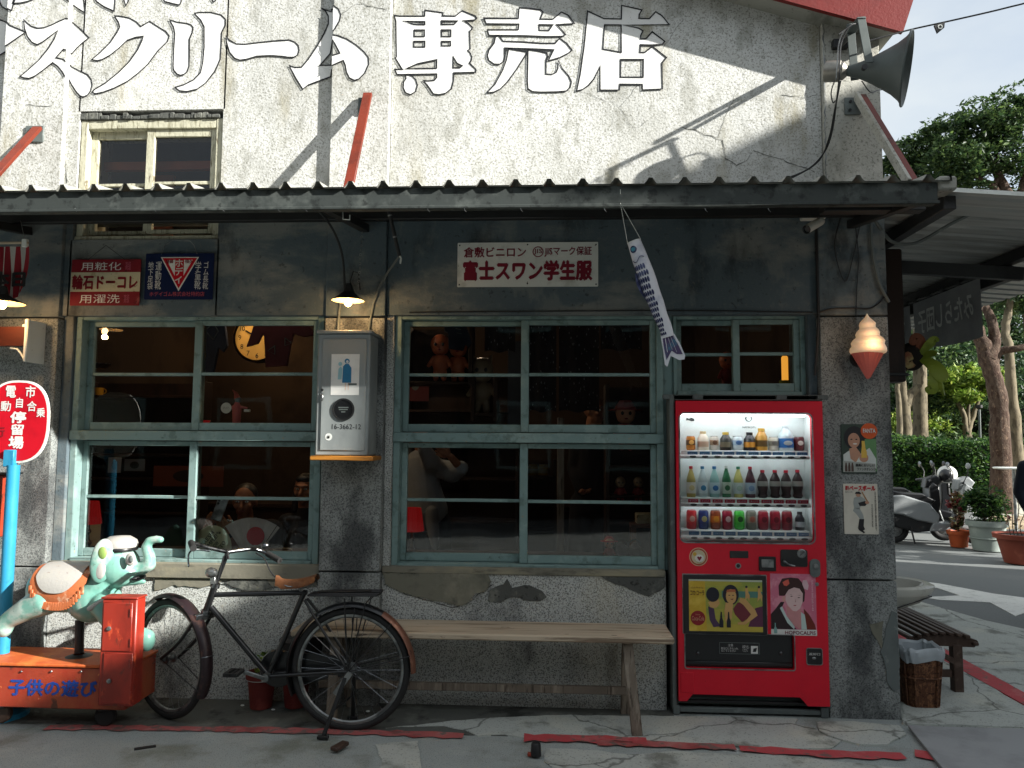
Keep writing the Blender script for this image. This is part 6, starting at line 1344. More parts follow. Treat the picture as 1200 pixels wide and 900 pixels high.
tb('brake_lever', [Vector(v) for v in crm([P(246,646,sp_.y-.1), P(228,644,sp_.y-.14), P(221,650,sp_.y-.2), P(221,664,sp_.y-.24)], 5, False)], .005, M_chrome, 6)
tb('brake_rod', [Vector(v) for v in crm([P(300,648,sp_.y+.1), P(310,655,sp_.y+.06), P(316,668,sp_.y+.02), P(322,676,YB_)], 5, False)], .004, M_blackr, 6)
tb('brake_rod', [P(262,652,sp_.y-.03), P(257,672,YB_-.03), P(246,712,YB_-.03)], .004, M_blackr, 6); tb('brake_rod', [P(268,655,sp_.y-.02), P(266,645,sp_.y-.03)], .006, M_blackr, 6)
b = MB(); q = P(248,671,YB_-.08); b.lathe([(.0,-.03),(.022,-.026),(.028,-.01),(.024,.02),(.010,.035),(0,.036)], q, 16, ax=(1,-.4,0)); b.obox(P(250,680,YB_-.05), (.014,.012,.02), .003); b.build('dynamo_lamp', M_steel, bike)
b = MB(); b.lathe([(.026,-.012),(.026,.012)], HT, 14, ax=axs, caps=True); b.lathe([(.026,-.012),(.026,.012)], HB_, 14, ax=axs, caps=True); b.build('headset', M_chrome, bike)

# ------------------------------------------------------------------ flower pots, stone, broken wood
M_ter = layers('dark_terracotta', hx('6b2a26'), [(hx('8a4038'), 6, O1, .5, .65, 'n', .7)], .7, ((40,.2,.004),))
M_soil = flatm('dark_soil', '1f1a14', .95, bump=.8, bs=60)
def leaves(c, rad, n, size, mat, parent, name='leaves', flatten=1.0, seed=1, droop=0, kind=None, shape=None, thin=0.0, **kw):
    """n small folded leaves spread through an uneven volume"""
    r_ = random.Random(seed); c = Vector(c); vs = []; fs = []
    if not isinstance(rad, (tuple, list)): rad = (rad, rad, rad)
    cl = [(Vector((r_.gauss(0,1), r_.gauss(0,1), r_.gauss(0,1))).normalized(), r_.uniform(.35,1)) for _ in range(max(6, n//60))]
    for i in range(n):
        if shape: p = shape(r_)
        else:
            d, f = r_.choice(cl); d = (d + Vector((r_.gauss(0,.22), r_.gauss(0,.22), r_.gauss(0,.22)))).normalized(); f = min(1.05, max(.2, f+r_.gauss(0,.07)))
            p = c + Vector((d.x*rad[0], d.y*rad[1], d.z*rad[2]*flatten))*f
        u = Vector((r_.gauss(0,1), r_.gauss(0,1), r_.gauss(0,.6)-droop)).normalized(); w2 = u.cross(Vector((r_.gauss(0,1), r_.gauss(0,1), r_.gauss(0,1)+1.2))).normalized(); s_ = size*r_.uniform(.6,1.35); nn = u.cross(w2)
        o = len(vs); vs += [p-u*s_, p+w2*s_*.42+nn*s_*.12, p+u*s_, p-w2*s_*.42+nn*s_*.12]; fs += [(o, o+1, o+2), (o, o+2, o+3)]
    o0 = origin(parent); me = bpy.data.meshes.new(name); me.from_pydata([v-o0 for v in vs], [], fs); return link(me, name, mat, parent, kind=kind, **kw)
def pot(label, x, y, r0, r1, h, mat, leafm=None, name='flower_pot', rimh=.03, lc=None, n=0, ls=.03, cat='flower pot', ht=None, **kw):
    t = thing(name, label, cat, (x, y, 0)); c = (x, y, .004)
    b = MB(); b.lathe([(0,0),(r0,0),(r1*.95,h-rimh),(r1*1.08,h-rimh),(r1*1.1,h),(r1*.98,h),(r1*.92,h-.02)], c, 28); b.build('pot', mat, t)
    b = MB(); b.lathe([(r1*.94,h-.03),(r1*.5,h-.02),(0,h-.018)], c, 20); b.build('soil', M_soil, t)
    return t
q = G(298, 836); t = pot('small dark red clay pot with a sprouting green plant beside the bicycle crank', q.x, q.y+.1, .062, .085, .20, M_ter)
leaves((q.x+.01, q.y+.1, .26), (.07,.06,.06), 90, .018, M_leafy, t, seed=4)
b = MB(); b.torus((q.x, q.y+.1, .172), .086, .004, 24, 6, x=(1,0,0), z=(0,1,0)); b.build('white_rim', M_signwhite, t)
for k in range(5): b = MB(); a = k*1.3; b.tube([(q.x,q.y+.1,.19),(q.x+.03*math.cos(a),q.y+.1+.03*math.sin(a),.24),(q.x+.06*math.cos(a),q.y+.1+.06*math.sin(a),.27)], .002, 5); b.build('stem', M_leaf, t)
q = G(338, 836); t = pot('second dark red clay pot with bare black soil half behind the rear wheel', q.x, q.y+.12, .062, .085, .20, M_ter)
b = MB(); b.lathe([(.10,.0),(.13,.24),(.11,.26),(0,.27)], (q.x+.02, q.y+.14, .15), 20); b.build('black_bag', M_blackr, t)
q = G(628, 887); b = MB(); b.lathe([(0,0),(.028,0),(.026,.02),(.024,.055),(.018,.062),(0,.063)], (q.x, q.y, .008), 14); t = thing('metal_stub', 'short dark metal stub sticking up from the ground in front of the bench', 'bolt', (q.x, q.y, 0)); b.build('stub', M_blackr, t)
b = MB(); b.obox((q.x-.03, q.y+.0, .012), (.012,.012,.008), .003); b.build('rust_flake', M_rustred, t)
q = G(398, 879); b = MB(); b.obox((q.x, q.y, .02), (.022,.05,.010), .004, rot=Quaternion((0,0,1), -.4).to_matrix()); b.build('wood_scrap', M_slat, label='broken brown scrap of wood lying by the bicycle stand', cat='scrap wood')
q = G(170, 876); b = MB(); b.obox((q.x, q.y, -.001), (.05,.012,.004), .001, rot=Quaternion((0,0,1), .5).to_matrix()); b.build('tar_patch', M_blackr, kind='structure')
for px, py in ((442,834),(402,840),(476,842)): q = G(px/1.0*0+ {442:284,402:320,476:431}[px], {834:829,840:834,842:836}[py]); b = MB(); b.ell((q.x,q.y,.012), (.012,.008,.005), 8, 5); b.build('pebble', M_signwhite, label={442:'tiny white pebble near the small clay pot',402:'tiny white pebble between bicycle wheels',476:'tiny white pebble behind the rear wheel'}[px], cat='pebble')

# ------------------------------------------------------------------ elephant ride
YE = -.345
def E_(x, y, dy=0.0): return P(x/5.626, 620+y/5.626, YE+dy)      # zoom of region (0,620)
ride = thing('elephant_ride', 'coin operated flying elephant ride on an orange red wheeled base, at the left', 'kiddie ride', (P(80,830,YE).x, YE, 0))
M_el = layers('mint_fibreglass', hx('79ad9f', .85), [(hx('bcc6be', .9), 6, O1, .48, .62, 'n', .8), (hx('56998a', .9), 4, (1,1,1), .52, .66, 'n', .6), (hx('5c6a60'), 30, O1, .62, .68, 'n', .6), (hx('86934e'), 3.5, O1, .64, .72, 'n', .7)], .35, ((20,.08,.004),), .5)
M_elw = layers('chipped_white_fibreglass', hx('a5a39e'), [(hx('a9a79f'), 12, O1, .52, .66, 'n', .7), (hx('6f5148'), 22, O1, .64, .70, 'n', .7)], .4)
b = MB()
tc_ = E_(470,400); 
b.ell(E_(440,400), (.215,.135,.125), 26, 18); b.ell(E_(620,460), (.15,.125,.13), 22, 14); b.ell(E_(330,390), (.12,.12,.125), 20, 14)
b.limb(E_(640,420), E_(700,330), .11, .10, 16)                      # neck
b.ell(E_(770,240), (.125,.115,.118), 26, 18); b.ell(E_(850,285), (.075,.085,.060), 18, 12); b.ell(E_(800,325), (.10,.085,.045), 18, 12)
tr = [(860,270),(930,262),(985,235),(985,180),(965,120),(985,78),(1030,66),(1058,70)]
b.chain([E_(*a) for a in tr], [.052,.040,.036,.033,.028,.024,.021,.020], 14)
b.limb(E_(840,330), E_(945,345), .040, .016, 12)                    # lower jaw
for s_ in (-1, 1):                                                  # hind legs stretched back, front legs reaching down
    b.chain([E_(300,470,s_*.075), E_(190,520,s_*.085), E_(70,590,s_*.08), E_(28,625,s_*.08)], [.085,.066,.050,.046], 14); b.ell(E_(30,640,s_*.08), (.048,.045,.062), 14, 10)
    b.chain([E_(690,500,s_*.08), E_(760,620,s_*.085), E_(880,690,s_*.085), E_(965,715,s_*.085)], [.075,.058,.048,.046], 14); b.ell(E_(970,735,s_*.085), (.042,.045,.060), 14, 10)
b.chain([E_(240,360,0), E_(215,420,.0), E_(220,470,0)], [.022,.016,.014], 10)
skin(b, .008, 'elephant_body', M_el, ride, smooth=4)
# ears
for s_ in (-1, 1):
    b = MB(); c_ = E_(672,210, s_*.105); b.ell(c_, (.060,.020,.122), 20, 14, rot=(Matrix.Rotation(R(s_*-18),3,'Z') @ Matrix.Rotation(R(6),3,'Y'))); b.build('ear', M_el, ride)
    if s_ < 0: b = MB(); b.ell(c_+Vector((.008,-.014,.045)), (.026,.012,.034), 14, 10); b.build('ear_patch', layers('faded_green_patch', hx('7f9a52'), [], .5), ride); b = MB(); b.ell(c_+Vector((-.006,-.010,-.045)), (.036,.014,.055), 14, 10); b.build('ear_white', M_elw, ride)
b = MB(); b.lathe([(0,.070),(.055,.066),(.088,.045),(.096,.02),(.090,0),(.078,-.008)], E_(790,125), 26); b.build('cap', M_elw, ride); b = MB(); b.torus(E_(790,128), .086, .012, 28, 8, x=(1,0,0), z=(0,1,0)); b.build('cap_band', M_black, ride)
for s_ in (-1, 1): b = MB(); b.ell(E_(858,200,s_*.098), (.028,.014,.036), 14, 10); b.build('eye', M_elw, ride); b = MB(); b.ell(E_(864,198,s_*.110), (.012,.008,.020), 10, 8); b.build('pupil', M_grey, ride)
b = MB(); b.ell(E_(905,318), (.042,.062,.022), 14, 10); b.build('mouth', M_black, ride)
b = MB(); b.chain([E_(700,455,-.13), E_(590,525,-.15)], [.012,.014], 8); b.build('handle', M_elw, ride)
# saddle cloth draped over the back: body ellipsoid a little larger, cut by angle
def drape_saddle(name, mat, u0, u1, v1, off, fr=0):
    b = MB(); vs = []; fs = []; nu, nv = 22, 26; cc = E_(475,398)
    for i in range(nu+1):
        u = u0+(u1-u0)*i/nu
        for j in range(nv+1):
            lim = v1*(1-.38*abs((u-(u0+u1)/2)/((u1-u0)/2))**3); v = -lim+2*lim*j/nv
            sx = .225+off; r1 = math.sqrt(max(0, 1-(u*.92)**2)); rad = (.140+off); zc_ = cc.z+.004
            zz = zc_ + rad*1.0*r1**.5*math.cos(v) + .022*u*u; vs.append(Vector((cc.x+sx*u, YE+rad*1.03*r1**.5*math.sin(v), zz)))
    for i in range(nu):
        for j in range(nv): a = i*(nv+1)+j; fs.append((a, a+1, a+nv+2, a+nv+1))
    b._add(vs, fs); b._add([v-(v-cc).normalized()*.01 for v in vs], [f[::-1] for f in fs]); return b.build(name, mat, ride), vs, nv, nu
M_trim = layers('worn_orange_trim', hx('b0633c'), [(hx('cfa98c'), 14, O1, .54, .66, 'n', .8)], .5)
drape_saddle('saddle_cloth', M_trim, -.72, .68, 1.95, .006); drape_saddle('saddle_seat', M_elw, -.56, .52, 1.55, .013)
b = MB(); cc = E_(475,398)
for i in range(22):
    u = -.66+1.28*i/21; lim = 1.95*(1-.38*abs((u+.02)/.70)**3); r1 = math.sqrt(max(0,1-(u*.92)**2)); rad = .148
    for s_ in (-1, 1):
        q = Vector((cc.x+.232*u, YE+s_*rad*1.03*r1**.5*math.sin(lim), cc.z+.004+rad*r1**.5*math.cos(lim)+.022*u*u)); b.obox(q+Vector((0,0,-.016)), (.0085,.006,.022), .003)
b.build('fringe', M_trim, ride, kind='stuff')
b = MB(); b.tube([E_(525,600), E_(522,815)], .024, 14); b.lathe([(.075,0),(.075,.016),(.03,.03)], (E_(522,815).x, YE, P(80,770,YE).z-.01), 20); b.build('post', M_blackr, ride)
# base and control box
zb0, zb1 = P(80,831,-.5).z, P(80,779,-.5).z
b = MB(); bx0, bx1 = P(-70,800,-.5).x, P(148,800,-.5).x; b.box(bx0, bx1, -.50, -.19, zb0+.0, zb1-.012, .006); b.build('base', M_rustred, ride)
b = MB(); b.box(bx0-.01, bx1+.006, -.512, -.18, zb1-.012, zb1+.004, .004); b.build('base_top', M_orangetop, ride)
for px in (25,60,95): b = MB(); q = P(px, 787, -.505); b.ell(q, (.006,.004,.006), 8, 5); b.build('rivet', M_steel, ride)
text('子供の遊び', *RC(10,796,114,816,-.5), -.5005, M_bluetxt, ride, bold=.035)
Yc = -.555
x0, x1, z0, z1 = RC(117,702,158,828,Yc); z1b = z1
b = MB(); b.box(x0, x1, Yc, Yc+.09, z0, z1, .006); b.build('control_box', M_rustbox, ride)
b = MB(); b.box(x0-.006, x1+.006, Yc-.006, Yc+.094, z1, z1+.010, .003); b.build('box_lid', M_rustbox, ride)
for (a_, c_) in ((706,763),(765,825)):
    q0, q1, q2, q3 = RC(121,a_,155,c_,Yc); b = MB(); b.box(q0, q1, Yc-.007, Yc+.001, q2, q3, .003); dd = b.build('door', M_rustbox, ride)
    b = MB(); q = P(128,(a_+c_)/2+(2 if a_ < 760 else 3),Yc-.007); b.lathe([(.012,0),(.012,.006),(.007,.009),(0,.009)], q, 14, ax=(0,-1,0)); b.build('lock', M_steel, dd)
    for py in (a_+12, c_-10): b = MB(); q = P(153.5,py,Yc-.004); b.tube([q+Vector((0,-.004,-.02)), q+Vector((0,-.004,.02))], .005, 8); b.build('hinge', M_rustbox, dd)
for px, dy in ((2,-.08),(124,-.08),(2,.08),(124,.08)):
    q = P(px, 838, YE+dy); b = MB(); b.lathe([(0,-.018),(.05,-.018),(.058,-.010),(.058,.010),(.05,.018),(0,.018)], (q.x, YE+dy, .06), 20, ax=(0,1,0)); w_ = b.build('caster_wheel', M_slat if px < 50 else M_tyre, ride)
    b = MB(); b.box(q.x-.035, q.x+.035, YE+dy-.028, YE+dy+.028, .085, zb0+.004, .006); b.build('caster_fork', M_blackr, ride)
# ------------------------------------------------------------------ side of the shop: basin, basket, slatted bench
YSk = .38
c = P(1072, 690, YSk)
t = thing('wash_basin', 'white ceramic wash basin fixed to the side wall behind the stone pillar', 'basin', (2.0, YSk, c.z))
b = MB(); vs = []; fs = []; n = 28
for (rr, dz) in ((.98,-.045),(1.03,-.02),(1.04,0),(.97,.012),(.86,.008),(.70,-.05),(.45,-.10),(.1,-.12)):
    for k in range(n):
        a = 2*math.pi*k/n; x = 2.0+.0 + (.34*max(0, math.cos(a))**.8 if math.cos(a) > 0 else .0)*rr + .02; vs.append((max(2.004, x), YSk+.24*math.sin(a)*rr, c.z+.035+dz))
for i in range(7):
    for k in range(n): k2 = (k+1) % n; fs.append((i*n+k, i*n+k2, (i+1)*n+k2, (i+1)*n+k))
b._add(vs, fs); M_cer = layers('aged_ceramic', hx('c9c8bd'), [(hx('9b978a'), 7, O1, .52, .68, 'n', .7)], .2); b.build('bowl', M_cer, t)
b = MB(); vs = []; fs = []
for rr, dz in ((.98,-.045),(.80,-.10),(.45,-.15),(.2,-.16)):
    for k in range(n):
        a = 2*math.pi*k/n; x = 2.02 + (.34*max(0, math.cos(a))**.8 if math.cos(a) > 0 else .0)*rr; vs.append((max(2.004, x), YSk+.24*math.sin(a)*rr, c.z+.035+dz))
for i in range(3):
    for k in range(n): k2 = (k+1) % n; fs.append((i*n+k, i*n+k2, (i+1)*n+k2, (i+1)*n+k))
b._add(vs, fs); b.build('underside', M_cer, t)
b = MB(); 
for k in range(6): x = 2.06+k*.045; b.tube([(x, YSk-.20+k*.008, c.z-.012), (x, YSk-.17+k*.01, c.z-.09+k*.014)], .003, 5)
b.tube([(2.02, YSk-.2, c.z-.10), (2.30, YSk-.16, c.z-.015)], .004, 6); b.build('iron_bracket', M_blackr, t)
b = MB(); pp = P(1055, 700, YSk); b.tube([(2.06, YSk, c.z-.12), (2.06, YSk, .26), (2.06, YSk-.03, .21), (2.075, YSk-.10, .20)], .022, 12); b.build('drain_pipe', M_cream, t)
for z in (.34, .24): b = MB(); b.lathe([(.030,-.014),(.030,.014)], (2.06, YSk, z), 14, caps=True); b.build('pipe_collar', M_cream, t)
q = G(1077, 826); bx_, by_ = q.x, q.y
t = thing('wicker_basket', 'square brown wicker waste basket with a white plastic liner under the basin', 'basket', (bx_, by_, 0))
M_wick = layers('brown_wicker', hx('5b3a28'), [(hx('8a6244'), 60, (1,1,.4), .5, .62, 'n', .8), (hx('2c1a12'), 70, (.4,.4,1), .54, .62, 'n', .8)], .6, ((90,.8,.006),))
b = MB(); n = 28; rows2 = 15; hB = .335; vs = []; fs = []
def sq(a, r): e = 4.0; return (r*math.copysign(abs(math.cos(a))**(2/e), math.cos(a)), r*math.copysign(abs(math.sin(a))**(2/e), math.sin(a)))
b.lathe([(.002,.004),(.09,.004)], (bx_, by_, 0), 20)
for i in range(rows2+1):
    z = .006+hB*i/rows2; r = .088+.026*i/rows2
    for k in range(n): x, y = sq(2*math.pi*k/n, r+(.003 if (i+k) % 2 else -.003)); vs.append((bx_+x, by_+y, z))
for i in range(rows2):
    for k in range(n): k2 = (k+1) % n; fs.append((i*n+k, i*n+k2, (i+1)*n+k2, (i+1)*n+k))
b._add(vs, fs); b.build('woven_wall', M_wick, t, ang=10)
for a in range(8): 
    x0_, y0_ = sq(a*math.pi/4+.39, .094); x1_, y1_ = sq(a*math.pi/4+.39, .120); b = MB(); b.tube([(bx_+x0_, by_+y0_, .0), (bx_+x1_, by_+y1_, hB)], .005, 6); b.build('cane_upright', M_wick, t)
for z, r in ((.01,.094),(hB*.55,.108),(hB,.118)): b = MB(); b.tube([Vector((bx_+sq(2*math.pi*k/n, r)[0], by_+sq(2*math.pi*k/n, r)[1], z)) for k in range(n)], .006, 6, closed=True); b.build('cane_hoop', M_wick, t)
b = MB(); vs = []; fs = []; prof = [(.120,hB-.055),(.128,hB-.02),(.130,hB+.01),(.120,hB+.025),(.105,hB+.012),(.095,hB-.10),(.085,hB-.20)]
for i, (r, z) in enumerate(prof):
    for k in range(n*2): a = 2*math.pi*k/(n*2); x, y = sq(a, r*(1+.03*math.sin(k*1.7+i)+.02*math.sin(k*.7))); vs.append((bx_+x, by_+y, z+.006*math.sin(k*.9)+.010*math.sin(k*.31)*(1 if i == 0 else .3)))
for i in range(len(prof)-1):
    for k in range(n*2): k2 = (k+1) % (n*2); fs.append((i*n*2+k, i*n*2+k2, (i+1)*n*2+k2, (i+1)*n*2+k))
b._add(vs, fs); b.build('plastic_liner', flatm('white_liner', 'aeb6ba', .35, bump=.3, bs=30), t)
# slatted bench running back along the side wall
q = G(1120, 811); lz = P(1120, 748, q.y).z; nx0, nx1 = P(1062,745,q.y).x, P(1141,745,q.y).x; ny = q.y-.06
t = thing('slatted_bench', 'dark wooden bench with narrow curved slats beside the shop wall', 'bench', ((nx0+nx1)/2, ny, 0))
for k in range(9):
    f = k/8; x = nx0+.0+(nx1-nx0-.02)*f; z = lz+.03*(1-abs(2*f-1)**2.2) - (.03 if f == 1 else 0); b = MB(); b.box(x-.017, x+.017, ny-.01, ny+1.5, z, z+.022, .006); b.build('slat', M_slat, t)
for yy in (ny+.04, ny+1.35):
    b = MB(); pr_ = [(nx0+(nx1-nx0)*f, lz+.03*(1-abs(2*f-1)**2.2)-.001) for f in [i/10 for i in range(11)]]; b.prism([(nx0, lz-.035)]+pr_+[(nx1+.01, lz-.02), (nx1-.02, lz-.045)], yy-.02, yy+.02); b.build('end_beam', M_slat, t)
    for x in (nx0+.05, q.x): b = MB(); b.box(x-.030, x+.030, yy-.03, yy+.03, .0, lz-.03, .005); b.build('leg', M_slat, t)
    b = MB(); b.box(nx0+.08, q.x-.031, yy-.015, yy+.015, .10, .145, .003); b.build('rail', M_slat, t)
    b = MB(); b.beam((nx0+.12, yy-.022, lz-.05), (q.x-.02, yy-.022, .20), .012, .035, .002, up=(0,0,1)); b.build('brace', M_slat, t)

# ------------------------------------------------------------------ side awning
def az(x): return 2.965-.075*(x-2.08)
t = thing('side_awning', 'grey corrugated metal awning on dark steel beams along the side of the shop', 'awning', (2.0, 2, 2.9))
b = MB(); xs_ = [2.005, 2.4, 2.9, 3.4, 3.9]; ysp = []; y = -.42
while y < 5.2: ysp += [(y,0),(y+.07,0),(y+.085,.022),(y+.115,.022),(y+.13,0)]; y += .17
vs = [(x, yy, az(x)+dz) for x in xs_ for yy, dz in ysp]; m_ = len(ysp); fs = [(i*m_+j, i*m_+j+1, (i+1)*m_+j+1, (i+1)*m_+j) for i in range(len(xs_)-1) for j in range(m_-1)]
b._add(vs, fs); b._add([(v[0], v[1], v[2]+.004) for v in vs], [f[::-1] for f in fs]); b.build('metal_sheet', M_sheet, t)
b = MB(); b.box(2.02, 3.9, -.435, -.405, az(2.9)-.0, az(2.9)+.02, .002); 
b = MB(); b._add([(2.02,-.43,az(2.02)-.012),(3.9,-.43,az(3.9)-.012),(3.9,-.43,az(3.9)+.012),(2.02,-.43,az(2.02)+.012)], [(0,1,2,3)]); b._add([(2.02,-.425,az(2.02)+.012),(3.9,-.425,az(3.9)+.012),(3.9,-.38,az(3.9)+.014),(2.02,-.38,az(2.02)+.014)], [(0,1,2,3)]); b.build('lit_edge_strip', M_signwhite, t, smooth=False)  # white strip paints in the lit front edge of the grey sheet
for x in (2.2, 3.12): b = MB(); b.box(x-.035, x+.035, -.36 if x < 3 else -.3, 5.1, az(x)-.085, az(x)-.008, .004); b.build('purlin', M_blackr, t)
for yy in (.68, 2.35, 4.0): b = MB(); b.beam((2.0, yy, az(2.0)-.16), (3.2, yy, az(3.2)-.145), .05, .09, .004); b.build('rafter', layers('grey_beam', hx('4a4c4c', .6), [(hx('2e3030', .6), 4, O1, .45, .65, 'n', .7)], .6), t)
b = MB(); b.box(3.10, 3.16, .70, 5.0, 2.70, 2.80, .004); b.build('edge_beam', MATS['grey_beam'], t)
b = MB(); b.tube([Vector(v) for v in crm([P(1022,252,-.05), P(1032,268,.0), P(1045,283,.1), P(1062,286,.1), P(1080,282,.1), P(1115,262,.05), P(1140,250,0)], 6, False)], .010, 8); b.build('awning_conduit', M_grey, t)
# noren curtain hanging from a rod; lettering reads from outside, so it is mirrored from here
XN = 3.05
MN = Matrix(((0,-1,0,XN),(1,0,0,0),(0,0,1,0),(0,0,0,1)))
t = thing('shop_curtain', 'dark grey cloth shop curtain with pale Japanese lettering seen from behind, under the side awning', 'curtain', (XN, 1.8, 2.4))
b = MB(); b.tube([(XN,.85,2.785),(XN,3.4,2.785)], .012, 8); b.build('rod', M_blackr, t)
M_nor = flatm('grey_curtain_cloth', '97999c', .85, bump=.3, bs=30); M_nl = flatm('faded_curtain_letters', 'dcdedd', .8)
for y0_, y1_, s_ in ((.92,1.93,'みたらし団子'),(1.99,3.1,'だんご')):
    b = MB(); n = 24; vs = []; fs = []
    for i in range(n+1):
        for j in range(7): f = j/6; yy = y0_+(y1_-y0_)*i/n; vs.append((XN+.010*math.sin(i*.55+y0_)*f, yy, 2.765-.42*f-.012*math.sin(i*.26)*f))
    for i in range(n):
        for j in range(6): a = i*7+j; fs.append((a, a+1, a+8, a+7))
    b._add(vs, fs); cl = b.build('cloth', M_nor, t)
    for sd in (-1, 1):
        text(s_, y0_+.08, y1_-.10, 2.49, 2.68, 0, M_nl, cl, M=Matrix(((0,-1,0,XN+(.012*sd)),(1,0,0,0),(0,0,1,0),(0,0,0,1))), bold=.02)
    for k in range(5): yy = y0_+.05+(y1_-y0_-.1)*k/4; b = MB(); b.box(XN-.014, XN+.014, yy-.03, yy+.03, 2.765, 2.80, .003); b.build('loop', M_blackr, cl)
# wooden post with staghorn fern
t = thing('dark_timber_post', 'short dark timber post hanging at the corner under the side awning', 'post', tuple(P(1050,448,.7)))
x0, x1, z0, z1 = RC(1040,352,1057,448,.7); b = MB(); b.box(x0-.1, x1, .65, .8, z0, z1+.35, .01); b.build('timber', M_dwood, t)
b = MB(); b.box(x0-.1, x1+.012, .64, .81, z0+.04, z0+.06, .004); b.build('iron_strap', M_blackr, t)
t = thing('staghorn_fern', 'staghorn fern with brown shield and long yellow green fronds under the awning', 'plant', tuple(P(1070,420,.75)))
YG = .72
def frond(pts, wd, mat, name='frond'):
    q = [Vector(v) for v in crm([P(*a) for a in pts], 5, False)]; b = MB(); vs = []; fs = []; n = len(q)
    for i, p in enumerate(q):
        f = i/(n-1); d = (q[min(i+1,n-1)]-q[max(i-1,0)]).normalized(); s_ = d.cross(Vector((0,1,0))).normalized(); w_ = wd*(.35+1.3*f*(1-f)*1.6)*(1 if f < .98 else .2)
        vs += [p-s_*w_+Vector((0,.01,0)), p, p+s_*w_+Vector((0,.01,0))]
    for i in range(n-1): a = i*3; fs += [(a,a+1,a+4,a+3),(a+1,a+2,a+5,a+4)]
    b._add(vs, fs); return b.build(name, mat, t)
M_fr = layers('frond_green', hx('8a9a35'), [(hx('6b7d28'), 6, O1, .45, .62, 'n', .8), (hx('b0b552'), 9, O1, .6, .7, 'n', .6)], .45)
frond([(1078,418,YG),(1088,405,YG-.05),(1096,398,YG-.06),(1099,401,YG-.07)], .035, M_fr); frond([(1080,418,YG),(1092,414,YG-.05),(1099,415,YG-.08)], .026, M_fr)
frond([(1080,418,YG),(1095,428,YG-.10),(1104,440,YG-.14),(1109,446,YG-.15)], .060, M_fr); frond([(1092,428,YG-.1),(1097,445,YG-.13),(1092,456,YG-.13),(1088,452,YG-.12)], .050, M_fr); frond([(1102,440,YG-.13),(1104,452,YG-.14),(1107,464,YG-.14)], .018, M_fr)
frond([(1075,415,YG),(1066,425,YG-.02),(1064,412,YG-.04)], .05, layers('shield_brown', hx('7c4a34'), [(hx('a8a06a'), 5, O1, .5, .66, 'n', .8)], .7), 'shield_leaf'); frond([(1078,416,YG),(1080,402,YG-.02),(1074,396,YG-.03),(1068,404,YG-.03)], .045, MATS['shield_brown'], 'shield_leaf')
b = MB(); b.ell(P(1068,418,YG+.05), (.09,.07,.10), 14, 10); b.build('moss_ball', M_soil, t); b = MB(); b.tube([P(1066,424,YG), P(1064,432,YG), P(1057,438,YG)], .006, 6); b.build('root', M_bark, t)

# ------------------------------------------------------------------ plaza behind the street
b = MB(); q = [G(1000,628),G(1300,622)]; b.slab([(3,11.2),(9.6,10.8),(40,9),(60,60),(3,60)], -.02, .05); struct(b, 'plaza_paving', layers('tan_paving', hx('a8977c'), [(hx('7f7160'), 2, O1, .45, .65, 'n', .7), (hx('c4b59a'), 9, O1, .55, .68, 'n', .6)], .9, ((50,.4,.006),)), smooth=False)
def planter(label, x0, x1, y0, y1, h):
    t = thing('planter_wall', label, 'wall', ((x0+x1)/2, y0, 0)); b = MB(); b.box(x0, x1, y0, y1, 0, h, .02); b.build('wall', M_slab, t); b = MB(); b.box(x0-.04, x1+.04, y0-.05, y0+.2, h, h+.07, .015); b.build('coping', M_slab, t)
planter('low grey planter wall under the clipped hedge', 6.5, 24, 13.2, 17, .38)
# hedges
def hedge(label, x0, x1, y0, y1, z0, z1, n, seed, mat=None):
    t = thing('hedge', label, 'hedge', ((x0+x1)/2, y0, z0))
    b = MB(); b.box(x0+.1, x1-.1, y0+.1, y1-.1, z0, z1-.1, .1); b.build('twig_core', flatm('dark_twigs','1a2214',.95), t)
    def shp(r):
        k = r.random(); 
        if k < .55: p = Vector((r.uniform(x0,x1), y0+r.gauss(0,.04), r.uniform(z0,z1)))
        elif k < .85: p = Vector((r.uniform(x0,x1), r.uniform(y0,y1), z1+r.gauss(0,.04)))
        else: p = Vector((x0+r.gauss(0,.04), r.uniform(y0,y1), r.uniform(z0,z1)))
        nn = noise.noise(p*1.3)*.14; return p+Vector((0,-nn,nn))
    leaves((0,0,0), 1, n, .055, mat or M_hedge, t, seed=seed, shape=shp, kind='stuff')
hedge('dark clipped hedge farther back, showing just right of the stone pillar', 7.5, 10.3, 15.0, 17.0, .4, 1.78, 9000, 1)
hedge('long bright topped clipped hedge behind the potted shrubs', 9.9, 19, 14.0, 16.5, .4, 1.72, 22000, 2)
hedge('small dark hedge block beside the rough tree trunk', 13.2, 17, 19.2, 21, .4, 2.9, 7000, 3, M_leafd)

# ------------------------------------------------------------------ trees
def tree(label, base, limbs, crowns, bark, leaf, seed, size=.09, name='park_tree', cat='tree', group=None):
    t = thing(name, label, cat, base, group=group)
    for i, (pts, rr) in enumerate(limbs):
        q = crm([Vector((*p, r)) for p, r in zip(pts, rr)], 5, False); b = MB(); P3 = [Vector(v[:3]) for v in q]
        r_ = random.Random(seed+i); P3 = [p+Vector((r_.gauss(0,1),r_.gauss(0,1),0))*.010*(1 if 0 < k < len(P3)-1 else 0) for k, p in enumerate(P3)]
        b.tube(P3, 0, 12, radii=[max(.006, v[3])*(1+.035*math.sin(k*1.3)) for k, v in enumerate(q)]); b.build('trunk' if i == 0 else 'branch', bark, t)
    for j, (c, r, n, *m_) in enumerate(crowns): leaves(c, r, n, size, m_[0] if m_ else leaf, t, 'crown', seed=seed*7+j)
    return t
def W(px, py, Y): v = P(px, py, Y); return (v.x, v.y, v.z)
